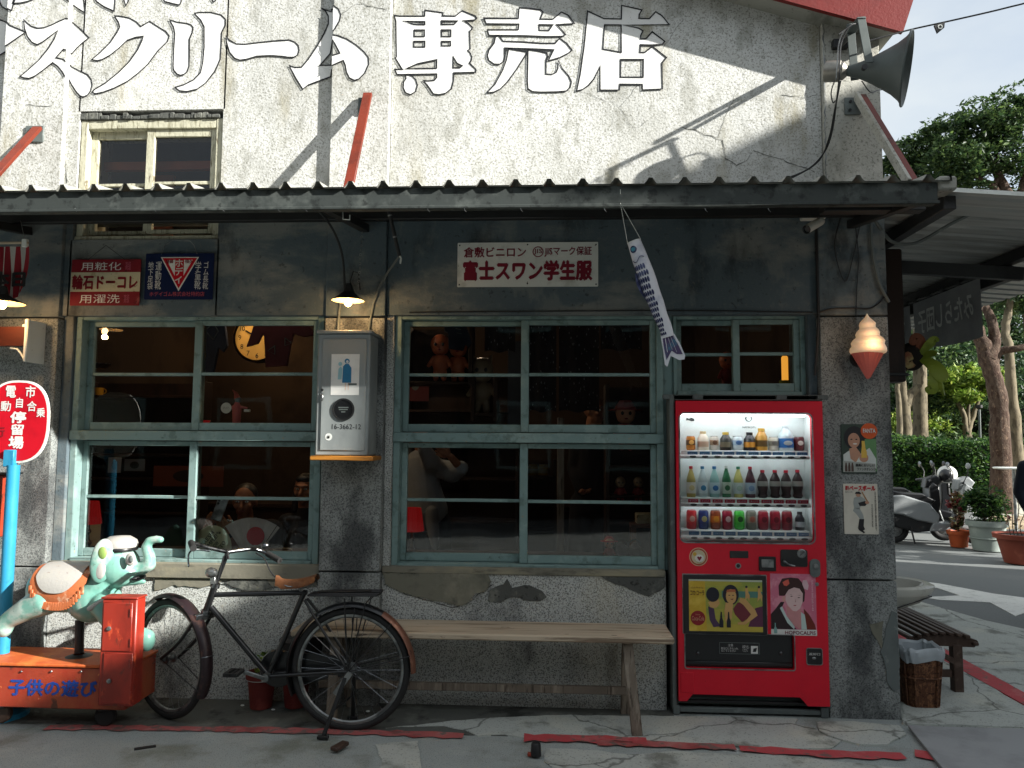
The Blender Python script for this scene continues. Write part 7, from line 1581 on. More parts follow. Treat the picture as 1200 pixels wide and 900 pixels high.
# rough barked tree, right
Yt = 12.6
tree('big rough barked tree with thick forked limbs at the right behind the hedge', (P(1172,560,Yt).x, Yt, 0),
 [([W(1174,600,Yt),W(1172,520,Yt),W(1170,470,Yt),W(1160,430,Yt),W(1152,402,Yt)],[.25,.20,.185,.175,.16]),
  ([W(1155,410,Yt),W(1147,390,Yt),W(1140,372,Yt-.3),W(1150,352,Yt-.5),W(1175,330,Yt-.6),W(1215,300,Yt-.6)],[.16,.14,.125,.11,.10,.08]),
  ([W(1158,420,Yt),W(1165,400,Yt),W(1163,380,Yt),W(1150,345,Yt+.3),W(1152,325,Yt+.3)],[.17,.13,.10,.08,.05]),
  ([W(1162,425,Yt),W(1172,412,Yt),W(1195,408,Yt-.2),W(1230,398,Yt-.3)],[.14,.09,.07,.06])],
 [(W(1190,330,Yt+1.5),(1.6,1.2,.9),1500), (W(1230,300,Yt),(1.6,1.2,.9),1200)], M_bark, M_leafd, 5)
tree('pale smooth curving trunk at the right edge beside the rough barked tree', (P(1192,560,Yt+.8).x, Yt+.8, 0),
 [([W(1196,580,Yt+.8),W(1190,500,Yt+.8),W(1184,450,Yt+.8),W(1182,410,Yt+.8),W(1178,380,Yt+1),W(1188,340,Yt+1)],[.16,.13,.11,.10,.09,.07])], [(W(1195,345,Yt+1.6),(1.2,1,.8),900)], M_barkp, M_leaf, 6)
Y2 = 17.0
tree('grey forked tree just right of the stone pillar behind the far hedge', (P(1062,560,Y2).x, Y2, 0),
 [([W(1062,600,Y2),W(1062,520,Y2),W(1060,480,Y2),W(1057,450,Y2),W(1053,400,Y2)],[.22,.19,.16,.12,.08]), ([W(1060,475,Y2),W(1068,462,Y2),W(1076,452,Y2),W(1079,440,Y2),W(1077,425,Y2)],[.17,.13,.10,.08,.05]), ([W(1054,600,Y2-.4),W(1054,500,Y2-.4),W(1052,450,Y2-.4)],[.10,.08,.06])],
 [(W(1060,385,Y2+.5),(2.0,1.5,1.2),1500,M_leafd)], M_barkp, M_leafd, 7)
Y3 = 19.0
tree('young multi stemmed tree with bright leaves in the middle of the garden', (P(1135,560,Y3).x, Y3, 0),
 [([W(1134,600,Y3),W(1134,525,Y3),W(1136,500,Y3),W(1147,470,Y3),W(1150,450,Y3)],[.14,.12,.09,.05,.03]), ([W(1133,525,Y3),W(1130,490,Y3),W(1122,470,Y3),W(1118,455,Y3)],[.10,.08,.05,.03]), ([W(1135,520,Y3),W(1135,480,Y3),W(1136,455,Y3)],[.08,.05,.03])],
 [(W(1135,447,Y3),(1.15,1.0,.50),2200,M_leafy), (W(1122,458,Y3),(.7,.8,.4),1200,M_leafy), (W(1150,440,Y3),(.6,.7,.4),800,M_leafy)], M_barkp, M_leafy, 8, .10)
Y4 = 16.0
tree('tall leafy tree whose crown fills the sky above the side awning', (P(1215,560,Y4).x, Y4, 0),
 [([W(1225,600,Y4),W(1215,400,Y4),W(1195,270,Y4),W(1175,215,Y4),W(1150,170,Y4)],[.3,.26,.2,.12,.05]), ([W(1195,270,Y4),W(1170,225,Y4),W(1140,205,Y4),W(1115,190,Y4)],[.14,.09,.06,.03]), ([W(1190,250,Y4),W(1200,210,Y4),W(1205,150,Y4)],[.14,.09,.04]), ([W(1165,220,Y4),W(1170,190,Y4),W(1155,150,Y4)],[.07,.05,.02])],
 [(W(1150,150,Y4),(1.15,1.1,.75),3600), (W(1185,130,Y4),(.9,1.0,.70),2600), (W(1120,185,Y4),(.9,1.0,.75),3000), (W(1100,160,Y4+1),(.9,1.0,.6),2000), (W(1165,190,Y4),(1.0,1.0,.5),2200), (W(1205,165,Y4),(1.0,1.0,1.0),2400), (W(1135,214,Y4),(.9,.8,.30),1300), (W(1240,190,Y4),(1.2,1.2,1.6),2500)], M_bark, M_leaf, 9, .075)
tree('smaller round crowned tree low behind the canopy end, left of the tall tree', (P(1075,560,18).x, 18, 0),
 [([W(1078,600,18),W(1078,400,18),W(1074,280,18),W(1070,220,18)],[.22,.18,.12,.06])],
 [(W(1072,185,18),(.95,.9,.62),2300), (W(1055,200,18),(.8,.9,.6),1400), (W(1090,215,18),(.95,.9,.5),1700), (W(1100,240,18),(1.2,1,.7),1500)], M_barkp, M_leaf, 10, .085)
# shrubs filling the garden: each one a thing
shr = [(1055,470,20,1.4,1.1,1.5,'dark glossy shrub low beside the grey forked tree',0),(1085,480,20,1.5,1.2,1.4,'dense shrub with light tips between the two forked trees',1),(1112,500,21,1.6,1.2,1.0,'low pale leaved shrub in front of the garden thicket',2),
       (1080,430,23,2.0,1.5,1.6,'tall mid green shrub behind the staghorn fern',1),(1110,425,24,2.0,1.5,1.7,'tall shaded shrub under the curtain',0),(1150,500,22,1.3,1.2,1.2,'round yellow green shrub left of the rough trunk',2),
       (1190,480,22,2.2,1.4,2.0,'dark shrub mass right of the rough trunk',0),(1170,420,25,2.6,1.5,2.0,'high shadowed thicket behind the rough trunk',0),(1130,380,26,2.8,1.6,2.2,'high thicket of light leaves below the awning edge',1),
       (1195,370,26,2.4,1.5,2.4,'tall dark thicket at the right edge',0),(1065,505,19,1.2,.9,.6,'low bright shrub above the far hedge by the pillar',2),(1095,520,18.5,1.6,.8,.5,'low leafy ground shrub above the hedge',1),(1060,400,27,2.6,1.5,2.2,'far tall bushes beside the timber post',1)]
for i, (px, py, Y, rx_, ry_, rz_, lb, k) in enumerate(shr):
    c = P(px, py, Y); t = thing('garden_shrub', lb, 'shrub', (c.x, c.y, 0), group='shrubs in the garden behind the hedge')
    b = MB(); b.tube([(c.x, c.y, 0), (c.x+.1, c.y, max(.5, c.z-.3))], .05, 6); b.build('stem', M_bark, t)
    leaves(c, (rx_, ry_, rz_), int(900*rx_*rz_)+500, .10, (M_leafd, M_leaf, M_leafy)[k], t, 'foliage', seed=40+i)
# far belt of woodland closing the view
def shp(r):
    x = r.uniform(6, 48); return Vector((x, 33+r.uniform(0,4)+.15*x, max(.1, r.uniform(0, 6.2+1.5*noise.noise(Vector((x*.3,0,0)))))))
b = MB(); b.box(0,0,0,0,0,0); leaves((0,0,0), 1, 26000, .19, M_leafd, None, 'far_woodland', seed=77, shape=shp, kind='stuff', label='distant dark green woodland closing the view behind the garden', cat='woodland')
b = MB(); b.box(4, 60, 42, 42.5, 0, 5.6, 0); b.build('garden_wall', M_brick, label='far dark wall hidden among the trees behind the garden', cat='wall')
tree('street tree standing out of view to the right, dappling the road with shade', (13.5, 3.9, 0), [([(13.5,3.9,0),(13.5,3.9,2.5),(13.2,3.9,4.6)],[.2,.16,.08])], [((13.2,3.9,5.0),(2.2,2.0,1.5),1500)], M_bark, M_leaf, 12, .16, 'street_tree')
# lamp post in the garden
t = thing('garden_post', 'slim pale grey post between the tree stems in the garden', 'post', W(1148,560,18)); b = MB(); b.tube([W(1150,560,18), W(1147.5,480,18)], .035, 8); b.build('shaft', M_grey, t); b = MB(); b.lathe([(0,.1),(.09,.08),(.09,0),(.05,-.03),(0,-.03)], W(1147.5,478,18), 12); b.build('cap', M_blackr, t)

# ------------------------------------------------------------------ potted plants
M_ora = layers('orange_clay', hx('b5532c'), [(hx('d07a4a'), 5, O1, .5, .66, 'n', .6)], .6); M_gpot = layers('pale_grey_pot', hx('8c9690'), [(hx('a9b2ab'), 4, O1, .5, .66, 'n', .6)], .6)
q = G(1124,641); s_ = 890/(q.y+4.6)
t = pot('orange clay pot with tall dark red and cream leaved plant in front of the scooter', q.x, q.y, 8.5/s_, 11/s_, 18/s_, M_ora, rimh=4/s_)
leaves(W(1123,602,q.y), (13/s_,13/s_,24/s_), 420, .045, M_redleaf, t, seed=21); leaves(W(1124,606,q.y), (9/s_,9/s_,22/s_), 130, .05, flatm('cream_leaf','c9c8a4',.5), t, 'pale_leaves', seed=22); leaves(W(1122,590,q.y), (12/s_,10/s_,14/s_), 130, .045, flatm('dark_red_leaf','6e1c20',.5), t, 'red_leaves', seed=23)
for k in range(4): b = MB(); b.tube([(q.x, q.y, 16/s_), (q.x+(k-1.5)*.05, q.y+.02*k, 50/s_)], .006, 5); b.build('stem', M_bark, t)
q = G(1158,645); s_ = 890/(q.y+4.6)
t = pot('big pale grey pot with a round clipped green bush', q.x, q.y, 15/s_, 19.5/s_, 33/s_, M_gpot, rimh=6/s_)
leaves(W(1155,590,q.y), (27/s_,24/s_,21/s_), 2600, .035, M_hedge, t, seed=24); b = MB(); b.ell(W(1155,592,q.y), (14/s_,12/s_,10/s_), 14, 10); b.build('twig_core', MATS['dark_twigs'], t)
b = MB(); b.torus((q.x, q.y, 14/s_), 17.5/s_, .010, 28, 6, x=(1,0,0), z=(0,1,0)); b.build('pot_ring', M_gpot, t)
for k in range(5): a = k*1.25; b = MB(); b.tube([(q.x+.03*math.cos(a), q.y+.03*math.sin(a), 31/s_), (q.x+.14*math.cos(a), q.y+.14*math.sin(a), 45/s_)], .008, 6); b.build('stem', M_bark, t)
q = G(1200,660); s_ = 890/(q.y+4.6)
t = pot('wide terracotta bowl planter with bare twigs at the right edge', q.x, q.y, 19/s_, 27/s_, 32/s_, layers('brown_terracotta', hx('8a4434'), [(hx('a8604a'), 5, O1, .5, .66, 'n', .6)], .65), rimh=5/s_)
for k in range(4):
    bx2 = q.x-.16+.05*k; b = MB(); b.tube([Vector(v) for v in crm([(bx2, q.y, 30/s_), (bx2-.02, q.y, 42/s_), (bx2+.03*(k-1), q.y+.02, 55/s_), (bx2+.05*(k-1.5), q.y, 68/s_)], 4, False)], .006, 5); b.build('twig', M_bark, t)
leaves((q.x-.08, q.y, 48/s_), (.14,.08,.16), 26, .03, M_redleaf, t, seed=25)
# bar table at the right edge
c = P(1196, 549, 9.6); t = thing('bar_table', 'tall round white topped metal table at the right edge', 'table', (c.x, 9.6, 0))
b = MB(); b.lathe([(0,.02),(.42,.02),(.44,.01),(.42,-.01),(0,-.012)], c, 32); b.build('table_top', M_signwhite, t); b = MB(); b.tube([(P(1188,555,9.6).x, 9.6, .05), (P(1188,555,9.6).x, 9.6, c.z)], .028, 10); b.build('leg', M_steel, t); b = MB(); b.lathe([(.25,0),(.25,.03),(.04,.05)], (P(1188,555,9.6).x, 9.6, .05), 20); b.build('foot', M_steel, t)

# ------------------------------------------------------------------ scooters
def profile(nm, pts, w_, mat, t, bev=.03, y=0): 
    me = curve_mesh([pts], max(.002, w_-2*bev), bev); T = Matrix(((1,0,0,0),(0,0,-1,y),(0,1,0,0),(0,0,0,1))); me.transform(T); me.materials.clear(); me.polygons.foreach_set('use_smooth', [True]*len(me.polygons)); me.set_sharp_from_angle(angle=R(40)); return link(me, nm, mat, t)
def scooter(label, x, y, rz, cm, helmet=False, first=None):
    t = thing('parked_scooter', label, 'scooter', (0,0,0), group='scooters parked by the hedge')
    for i, wx in enumerate((.0, 1.25)):
        b = MB(); b.torus((wx,0,.235), .175, .055, 28, 10); w_ = b.build('wheel', M_tyre, t)
        b = MB(); b.lathe([(0,-.03),(.07,-.035),(.13,-.02),(.14,0),(.13,.02),(.07,.035),(0,.03)], (wx,0,.235), 20, ax=(0,1,0)); b.build('rim', M_steel, w_)
    profile('rear_body', [(-.42,.62),(-.30,.74),(.10,.76),(.48,.64),(.62,.46),(.60,.36),(.30,.42),(.10,.50),(-.25,.54)], .34, cm, t)
    profile('lower_body', [(-.12,.46),(.30,.46),(.60,.40),(.66,.26),(.30,.22),(.0,.30)], .26, M_blackr, t)
    profile('seat', [(-.36,.745),(-.34,.80),(-.05,.83),(.10,.80),(.40,.79),(.56,.70),(.52,.66),(.30,.71),(.0,.765)], .28, M_black, t)
    profile('floorboard', [(.52,.24),(1.0,.24),(1.04,.30),(.98,.335),(.56,.335)], .34, cm, t, .02)
    profile('leg_shield', [(.96,.30),(1.06,.30),(1.14,.62),(1.12,.90),(1.06,.94),(1.02,.88),(1.03,.62)], .40, cm, t)
    profile('front_fender', [(1.06,.40),(1.16,.50),(1.36,.46),(1.50,.30),(1.44,.32),(1.30,.40),(1.16,.42)], .15, cm, t)
    b = MB()
    for s_ in (-1,1): b.tube([(1.10,s_*.07,.72),(1.25,s_*.075,.235)], .018, 8)
    b.build('fork', M_steel, t)
    profile('handlebar_cover', [(.98,.92),(1.12,.92),(1.18,1.0),(1.12,1.06),(1.0,1.02)], .26, cm, t)
    b = MB(); b.ell((1.17,0,.985), (.05,.09,.05), 14, 8); b.build('headlight', M_chrome, t)
    b = MB(); b.ell((-.42,0,.62), (.04,.12,.04), 12, 8); b.build('tail_light', M_signred, t)
    for s_ in (-1,1):
        b = MB(); b.tube([(1.04,s_*.12,1.0),(1.0,s_*.24,1.02),(.94,s_*.34,1.0)], .018, 8); b.build('grip', M_black, t)
        b = MB(); b.tube([(1.02,s_*.2,1.03),(1.05,s_*.26,1.15),(1.02,s_*.32,1.24)], .007, 6); mr = b.build('mirror_stalk', M_blackr, t)
        b = MB(); b.ell((1.01,s_*.36,1.27), (.02,.075,.05), 14, 8); b.build('mirror', M_chrome if s_ > 0 else cm, mr)
    b = MB(); b.tube([(.2,-.16,.28),(.24,-.20,.02)], .014, 6); b.build('side_stand', M_blackr, t)
    b = MB(); b.tube([(.1,.17,.25),(-.35,.19,.32)], .045, 10); b.build('exhaust', M_steel, t)
    t.location = (x, y, 0); t.rotation_euler.z = rz; return t
M_sil = layers('silver_white_plastic', hx('8d9192'), [(hx('6f7374'), 3, O1, .5, .66, 'n', .5)], .3); M_whs = flatm('white_scooter_plastic','cfcfca',.3); M_bks = flatm('black_scooter_plastic','1c1d20',.3)
q = G(1140,641); xq, yq = q.x, q.y
scooter('silver grey scooter parked side on behind the stone pillar, nearest of the row', xq-1.05, yq+.35, R(-4), M_sil)
scooter('black scooter with headlamp facing the street between the silver one and the hedge', xq-1.30, yq+.95, R(-10), M_bks)
scooter('white scooter with round mirrors farthest left behind the stone pillar', xq-1.9, yq+1.5, R(-30), M_whs)
scooter('second black scooter at the back of the row, beside the hedge', xq-.55, yq+2.1, R(-10), M_bks)
hc = P(1110, 556, yq+.7); t = thing('open_face_helmet', 'white and black motorcycle helmet resting on the scooter handlebar', 'helmet', tuple(hc))
b = MB(); b.ell(hc, (.155,.15,.15), 22, 16); b.build('shell', M_whs, t)
b = MB(); b.ell(hc+Vector((-.045,-.06,-.012)), (.115,.105,.115), 20, 14); b.build('visor', M_black, t)
b = MB(); b.tube([hc+Vector((.05,-.1,-.12)), hc+Vector((.02,-.02,-.22)), hc+Vector((.04,.08,-.12))], .008, 6); b.build('chin_strap', M_blackr, t)
sc_b = MB(); sc_b.tube([hc+Vector((0,.0,-.14)), hc+Vector((.02,.02,-.34))], .02, 8); sc_b.build('helmet_hook', M_blackr, t)

# ------------------------------------------------------------------ people: helper for heads and hands
def head(c, parent, skin_, hair_, yaw=0, pitch=0, h=.23, style='short', roll=0):
    """c = centre of the head; faces -y when yaw = 0"""
    k = h/.23; Rt = Matrix.Rotation(yaw,3,'Z') @ Matrix.Rotation(pitch,3,'X') @ Matrix.Rotation(roll,3,'Y'); c = Vector(c)
    def q(x, y, z): return c + Rt @ (Vector((x, y, z))*k)
    b = MB(); b.ell(q(0,.012,.030), (.076*k,.094*k,.090*k), 20, 14, rot=Rt); b.ell(q(0,-.020,-.045), (.056*k,.062*k,.066*k), 18, 12, rot=Rt); b.ell(q(0,-.040,-.090), (.028*k,.026*k,.022*k), 12, 8, rot=Rt)
    b.limb(q(0,-.082,.012), q(0,-.104,-.026), .008*k, .015*k); b.ell(q(0,-.078,.032), (.052*k,.016*k,.012*k), 12, 8, rot=Rt)
    for s_ in (-1,1): b.ell(q(s_*.078,.010,-.004), (.010*k,.020*k,.032*k), 10, 8, rot=Rt); b.ell(q(s_*.040,-.060,-.022), (.024*k,.022*k,.022*k), 10, 8, rot=Rt)
    b.limb(q(0,.020,-.07), q(0,.030,-.15), .052*k, .056*k, 14)
    skin(b, .006*k, 'head', skin_, parent, smooth=2)
    for s_ in (-1,1):
        b = MB(); b.ell(q(s_*.031,-.078,.010), (.013*k,.007*k,.007*k), 12, 8, rot=Rt); b.build('eye', M_signwhite, parent); b = MB(); b.ell(q(s_*.031,-.0845,.010), (.0055*k,.003*k,.0055*k), 8, 6, rot=Rt); b.build('pupil', M_black, parent)
        b = MB(); b.tube([q(s_*.018,-.092,.030), q(s_*.034,-.092,.036), q(s_*.050,-.080,.030)], .0035*k, 6); b.build('eyebrow', hair_, parent)
    b = MB(); b.ell(q(0,-.087,-.058), (.023*k,.008*k,.007*k), 14, 6, rot=Rt); b.build('mouth', flatm('lip_skin','7c3f38',.5), parent)
    b = MB(); b.ell(q(0,.028,.050), (.083*k,.092*k,.082*k), 20, 12, rot=Rt)
    if style == 'long': b.ell(q(0,.050,-.04), (.086*k,.060*k,.13*k), 18, 12, rot=Rt); b.limb(q(-.07,.02,.02), q(-.08,.02,-.16), .024*k, .03*k); b.limb(q(.07,.02,.02), q(.08,.02,-.16), .024*k, .03*k); b.ell(q(0,-.05,.085), (.06*k,.03*k,.03*k), 12, 8, rot=Rt)
    skin(b, .007*k, 'hair', hair_, parent, smooth=2)
def hand(w_, tip, nrm, parent, skin_, side=1, curl=.5, k=1.0):
    """wrist point, point the fingers reach towards, palm normal"""
    w_ = Vector(w_); d = (Vector(tip)-w_).normalized(); n_ = Vector(nrm); n_ = (n_-d*n_.dot(d)).normalized(); s_ = d.cross(n_)*side; b = MB()
    b.ell(w_+d*.045*k, (.024*k,.042*k,.024*k), 12, 8, rot=Matrix((s_, d, n_)).transposed()); 
    for i in range(4):
        base = w_+d*(.078-.004*abs(i-1.3))*k+s_*(-.030+.020*i)*k; l_ = (.040,.046,.043,.034)[i]*k; a = 0; p = base; prev = w_+d*.04*k+s_*(-.022+.015*i)*k; b.limb(prev, p, .011*k, .0095*k, 8)
        for j in range(3):
            a += curl*(.5+.25*i*.3); dd = d*math.cos(a)+n_*math.sin(a); p2 = p+dd*l_*(.5,.33,.25)[j]*1.1; b.limb(p, p2, (.0092,.0084,.0076)[j]*k, (.0084,.0076,.0068)[j]*k, 8); p = p2
    p = w_+d*.025*k-s_*.022*k; p2 = p+(d*.6-s_*.7+n_*.35).normalized()*.038*k; b.limb(p, p2, .013*k, .010*k, 8); p3 = p2+(d*.85-s_*.1+n_*.4).normalized()*.034*k; b.limb(p2, p3, .010*k, .008*k, 8)
    return skin(b, .0035*k, 'hand', skin_, parent, smooth=1)
M_skn = layers('tanned_skin', hx('9c6a4e'), [(hx('8a5a42'), 12, O1, .45, .65, 'n', .6)], .5); M_hr = flatm('black_hair','0f0e0f',.5); M_blk = flatm('black_cotton','16171b',.9,bump=.3,bs=60); M_nv = flatm('navy_jacket','171c2a',.85,bump=.3,bs=60); M_gc = flatm('grey_cotton','8d9092',.9,bump=.3,bs=50)
# passer-by at the right edge, seen only by one sleeve and hand
Yp = 2.9; cpx = P(1226, 560, Yp)
t = thing('person', 'person in a dark navy jacket cut off by the right edge of the picture', 'person', (cpx.x, Yp, 0)); X = cpx.x
b = MB(); b.chain([(X,Yp,.95),(X,Yp,1.15),(X+.0,Yp,1.36)], [.15,.16,.15], 16); b.limb((X-.13,Yp,1.38),(X+.13,Yp,1.38),.075,.075,12)
sh_ = (X-.19,Yp,1.38); el_ = W(1199,570,Yp-.05); el_ = (X-.25,Yp,1.14); wr_ = (X-.21,Yp-.10,.93)
b.chain([sh_, el_, wr_], [.065,.055,.045], 12); b.chain([(X+.19,Yp,1.38),(X+.26,Yp+.02,1.13),(X+.25,Yp-.08,.90)], [.065,.055,.045], 12); skin(b, .014, 'jacket', M_nv, t, smooth=3)
b = MB()
for s_ in (-1,1): b.chain([(X+s_*.085,Yp,.95),(X+s_*.10,Yp-.01,.50),(X+s_*.105,Yp,.10)], [.095,.065,.05], 12)
skin(b, .014, 'trousers', M_blk, t, smooth=3)
for s_ in (-1,1): b = MB(); b.ell((X+s_*.105,Yp-.06,.045), (.05,.13,.045), 14, 8); b.build('shoe', M_black, t)
head((X,Yp-.02,1.62), t, M_skn, M_hr, yaw=.5); hand(wr_, (X-.20,Yp-.16,.80), (1,0,0), t, M_skn, 1, .4); hand((X+.25,Yp-.08,.90), (X+.25,Yp-.12,.78), (-1,0,0), t, M_skn, -1, .4)
# ------------------------------------------------------------------ inside the shop
M_lampred = pm('lit_red_shade', hx('a0121a'), .5, emis=(1,.03,.03,1), es=.035)
M_brass = pm('dark_brass', hx('6a5030'), .35, .8, hx('3a2c1c'), 20)
def table_lamp(label, px, py, Y):
    c = P(px, py, Y); t = thing('table_lamp', label, 'lamp', (c.x, Y, c.z-.30), group='red shaded table lamps in the windows')
    b = MB(); b.lathe([(.052,.075),(.054,.076),(.074,-.07),(.072,-.072)], c, 28); b.build('shade', M_lampred, t)
    for k in range(14): a = 2*math.pi*k/14; b = MB(); b.tube([c+Vector((.0535*math.cos(a),.0535*math.sin(a),.074)), c+Vector((.0745*math.cos(a),.0745*math.sin(a),-.07))], .0045, 5); b.build('pleat', M_lampred, t)
    b = MB(); b.lathe([(.010,-.07),(.010,-.10),(.020,-.12),(.008,-.14),(.012,-.17),(.026,-.195),(.012,-.22),(.016,-.25),(.05,-.275),(.05,-.295),(0,-.297)], c, 20); b.build('stem', M_brass, t); return t
# window boards the small things stand on
for x0, x1 in ((XL1+.05, XM0-.03), (XM1+.05, .60)):
    b = MB(); b.box(x0, x1, .205, .62, .80, .835, .004); b.build('window_board', M_dwood, shop)
table_lamp('red pleated table lamp standing inside the left window', 104.5, 601, .27); table_lamp('red pleated table lamp standing inside the right window beside the grey pillar', 483, 609, .27)
b = MB(); b.box(P(84,600,.3).x, P(88,600,.3).x, .3, .6, .84, P(84,610,.3).z, .002); b.build('paper_stack', M_cream, label='pale upright papers leaning beside the red lamp in the left window', cat='papers')
# fans
def uchiwa():
    c = P(249, 636, .225); t = thing('round_paper_fan', 'cream round paper fan with black English lettering leaning inside the left window', 'fan', tuple(c)); r = P(271,636,.225).x-c.x
    pts = [(c.x+r*1.02*math.cos(a), c.z-.03+ (r*1.15 if math.sin(a) > 0 else r*.5)*math.sin(a)) for a in [2*math.pi*k/36 for k in range(36)]]
    flat('fan_leaf', [pts], .227, .003, layers('fan_paper', hx('c2c2a0'), [(hx('a9aa86'), 4, O1, .5, .66, 'n', .6)], .7), t)
    for i, (s_, u0, u1, v0, v1) in enumerate((('FRESH', -.9,-.05,.52,.95),('SIMPLE!', -.72,.12,.18,.52),('NOW', -.25,.25,-.10,.16),('TOKYO', .05,.75,-.42,-.12),('粋', .28,.42,.60,.78),('夏', .55,.72,.40,.62))):
        M = Matrix.Translation((c.x,0,c.z)) @ Matrix.Rotation(R(-52 if i < 5 else -30), 4, 'Y') @ Matrix.Translation((-c.x,0,-c.z)); l_ = .62 if len(s_) > 3 else .30
        cxx = c.x + (u0+u1)/2*r*.8; czz = c.z-.0+(v0+v1)/2*r*.5; o_ = (-.34+.27*i if i < 4 else .2+.12*(i-4))*r
        if i < 4: text(s_, c.x-l_*r*.75, c.x+l_*r*.75, c.z-.0-o_-.11*r, c.z-.0-o_+.10*r, .2235, M_txtk, t, M=M, bold=.02)
        else: text(s_, c.x+o_, c.x+o_+.12*r, c.z+.45*r, c.z+.58*r, .2235, M_txtk, t, bold=.02)
    b = MB(); b.box(c.x-.006, c.x+.006, .228, .234, .80, c.z-.02, .002); b.build('handle', M_bench, t)
uchiwa()
piv = P(283, 662, .25); t = thing('folding_fan', 'white folding fan with a red disc leaning inside the left window', 'fan', tuple(piv))
rf = (P(328,612,.25)-piv).length*.84; angs = [52+ (126-52)*k/11 for k in range(12)]
rim_ = lambda a, r_, y: Vector((piv.x+.06+r_*math.cos(R(a)), y, piv.z-.0+r_*math.sin(R(a))))
M_fanw = flatm('fan_white_paper','cfccc8',.8); dc = P(300,628,.25)
for k in range(11):
    a0, a1 = angs[k], angs[k+1]; b = MB(); y0_ = .25+(.004 if k % 2 else -.004); y1_ = .25+(-.004 if k % 2 else .004)
    b.quad(rim_(a0, rf*.30, y0_), rim_(a1, rf*.30, y1_), rim_(a1, rf*.98, y1_), rim_(a0, rf*.98, y0_)); b.build('fan_pleat', M_fanw, t, smooth=False)
flat('red_disc', [circ(dc.x, dc.z, (P(310.5,628,.25).x-dc.x), n=30)], .243, .001, M_signred, t)
for a, m_ in ((52, M_dwood),(56.5, M_dwood)): b = MB(); b.beam(rim_(a, .02, .242), rim_(a, rf*1.0, .242), .006, .003); b.build('rib', m_, t)
# small vase / bowl beside the fan, black teapots
c = P(331, 648, .42); b = MB(); b.lathe([(0,-.05),(.03,-.048),(.05,-.02),(.058,.02),(.060,.022),(.05,.0)], c, 20); t = thing('small_bowl', 'small brownish bowl behind the folding fan', 'bowl', tuple(c)); b.build('bowl', M_leather, t); b = MB(); b.torus(c+Vector((0,0,.022)), .059, .003, 20, 5, x=(1,0,0), z=(0,1,0)); b.build('rim', M_cream, t)
# the man with the phone
Ym = .62
t = thing('person', 'man in a black T-shirt sitting inside the left window and holding up a phone', 'person', (P(290,650,Ym+.1).x, Ym+.1, .4))
hc = P(287, 588, Ym); head(hc, t, M_skn, M_hr, yaw=.15, pitch=.05, h=.225)
b = MB(); nk = hc+Vector((.01,.04,-.15)); shR = P(318,622,Ym+.06); shL = P(262,628,Ym+.14)
b.chain([nk+Vector((0,.02,-.02)), P(292,640,Ym+.1), P(295,700,Ym+.12)], [.075,.155,.17], 16); b.limb(shL, shR, .075, .085, 14); b.chain([shR, P(322,650,Ym+.02)], [.082,.066], 12); b.chain([shL, P(256,655,Ym-.04)], [.075,.06], 12); skin(b, .011, 'tshirt', M_blk, t, smooth=3)
wR = P(269,622,Ym-.24); elR = P(284,668,Ym-.10); b = MB(); b.chain([P(322,650,Ym+.02), elR, wR], [.055,.045,.030], 12); wL = P(243,618,Ym-.22); b.chain([P(256,655,Ym-.04), P(244,668,Ym-.12), wL], [.052,.042,.029], 12); skin(b, .006, 'forearms', M_skn, t, smooth=2)
b = MB(); d_ = (wR-elR).normalized(); b.lathe([(.036,-.014),(.037,0),(.036,.014)], wR-d_*.02, 16, ax=d_, caps=True); b.build('wrist_watch', M_black, t)
pc = P(257.5, 597, Ym-.30); fing = P(252,600,Ym-.31)
hand(wR, P(250,603,Ym-.31), (-.3,.6,.6), t, M_skn, 1, .45); hand(wL, P(252,600,Ym-.30), (.5,.4,.3), t, M_skn, -1, .55)
ph = thing('phone', 'silver grey phone held up by the man behind the glass', 'phone', tuple(pc))
b = MB(); rotp = (Matrix.Rotation(R(14),3,'Y') @ Matrix.Rotation(R(-14),3,'X')); b.obox(pc, (.036,.004,.074), .003, rot=rotp); b.build('case', M_steel, ph)
for dz in (.055,.035): b = MB(); b.lathe([(.0085,0),(.0085,.002),(0,.002)], pc+rotp @ Vector((-.022,-.004,dz)), 12, ax=rotp @ Vector((0,-1,0))); b.build('lens', M_black, ph)
# the woman beside him
Yo = 1.05; hc = P(357,574,Yo); t = thing('person', 'dark haired woman sitting at the right end of the left window in shadow', 'person', (hc.x, Yo, .4))
head(hc, t, M_skn, M_hr, yaw=.0, pitch=0, h=.22, style='long'); b = MB(); nk = hc+Vector((.0,.03,-.15)); b.chain([nk, hc+Vector((0,.05,-.35)), hc+Vector((0,.05,-.8))], [.06,.13,.15], 14); b.limb(hc+Vector((-.15,.05,-.24)), hc+Vector((.15,.05,-.24)), .06, .06, 12); b.chain([hc+Vector((-.16,.05,-.24)), hc+Vector((-.20,.0,-.50)), hc+Vector((-.12,-.2,-.56))], [.055,.045,.035], 12); skin(b, .012, 'dark_dress', M_blk, t)
hand(hc+Vector((-.12,-.2,-.56)), hc+Vector((0,-.3,-.56)), (0,0,-1), t, M_skn, 1, .3)
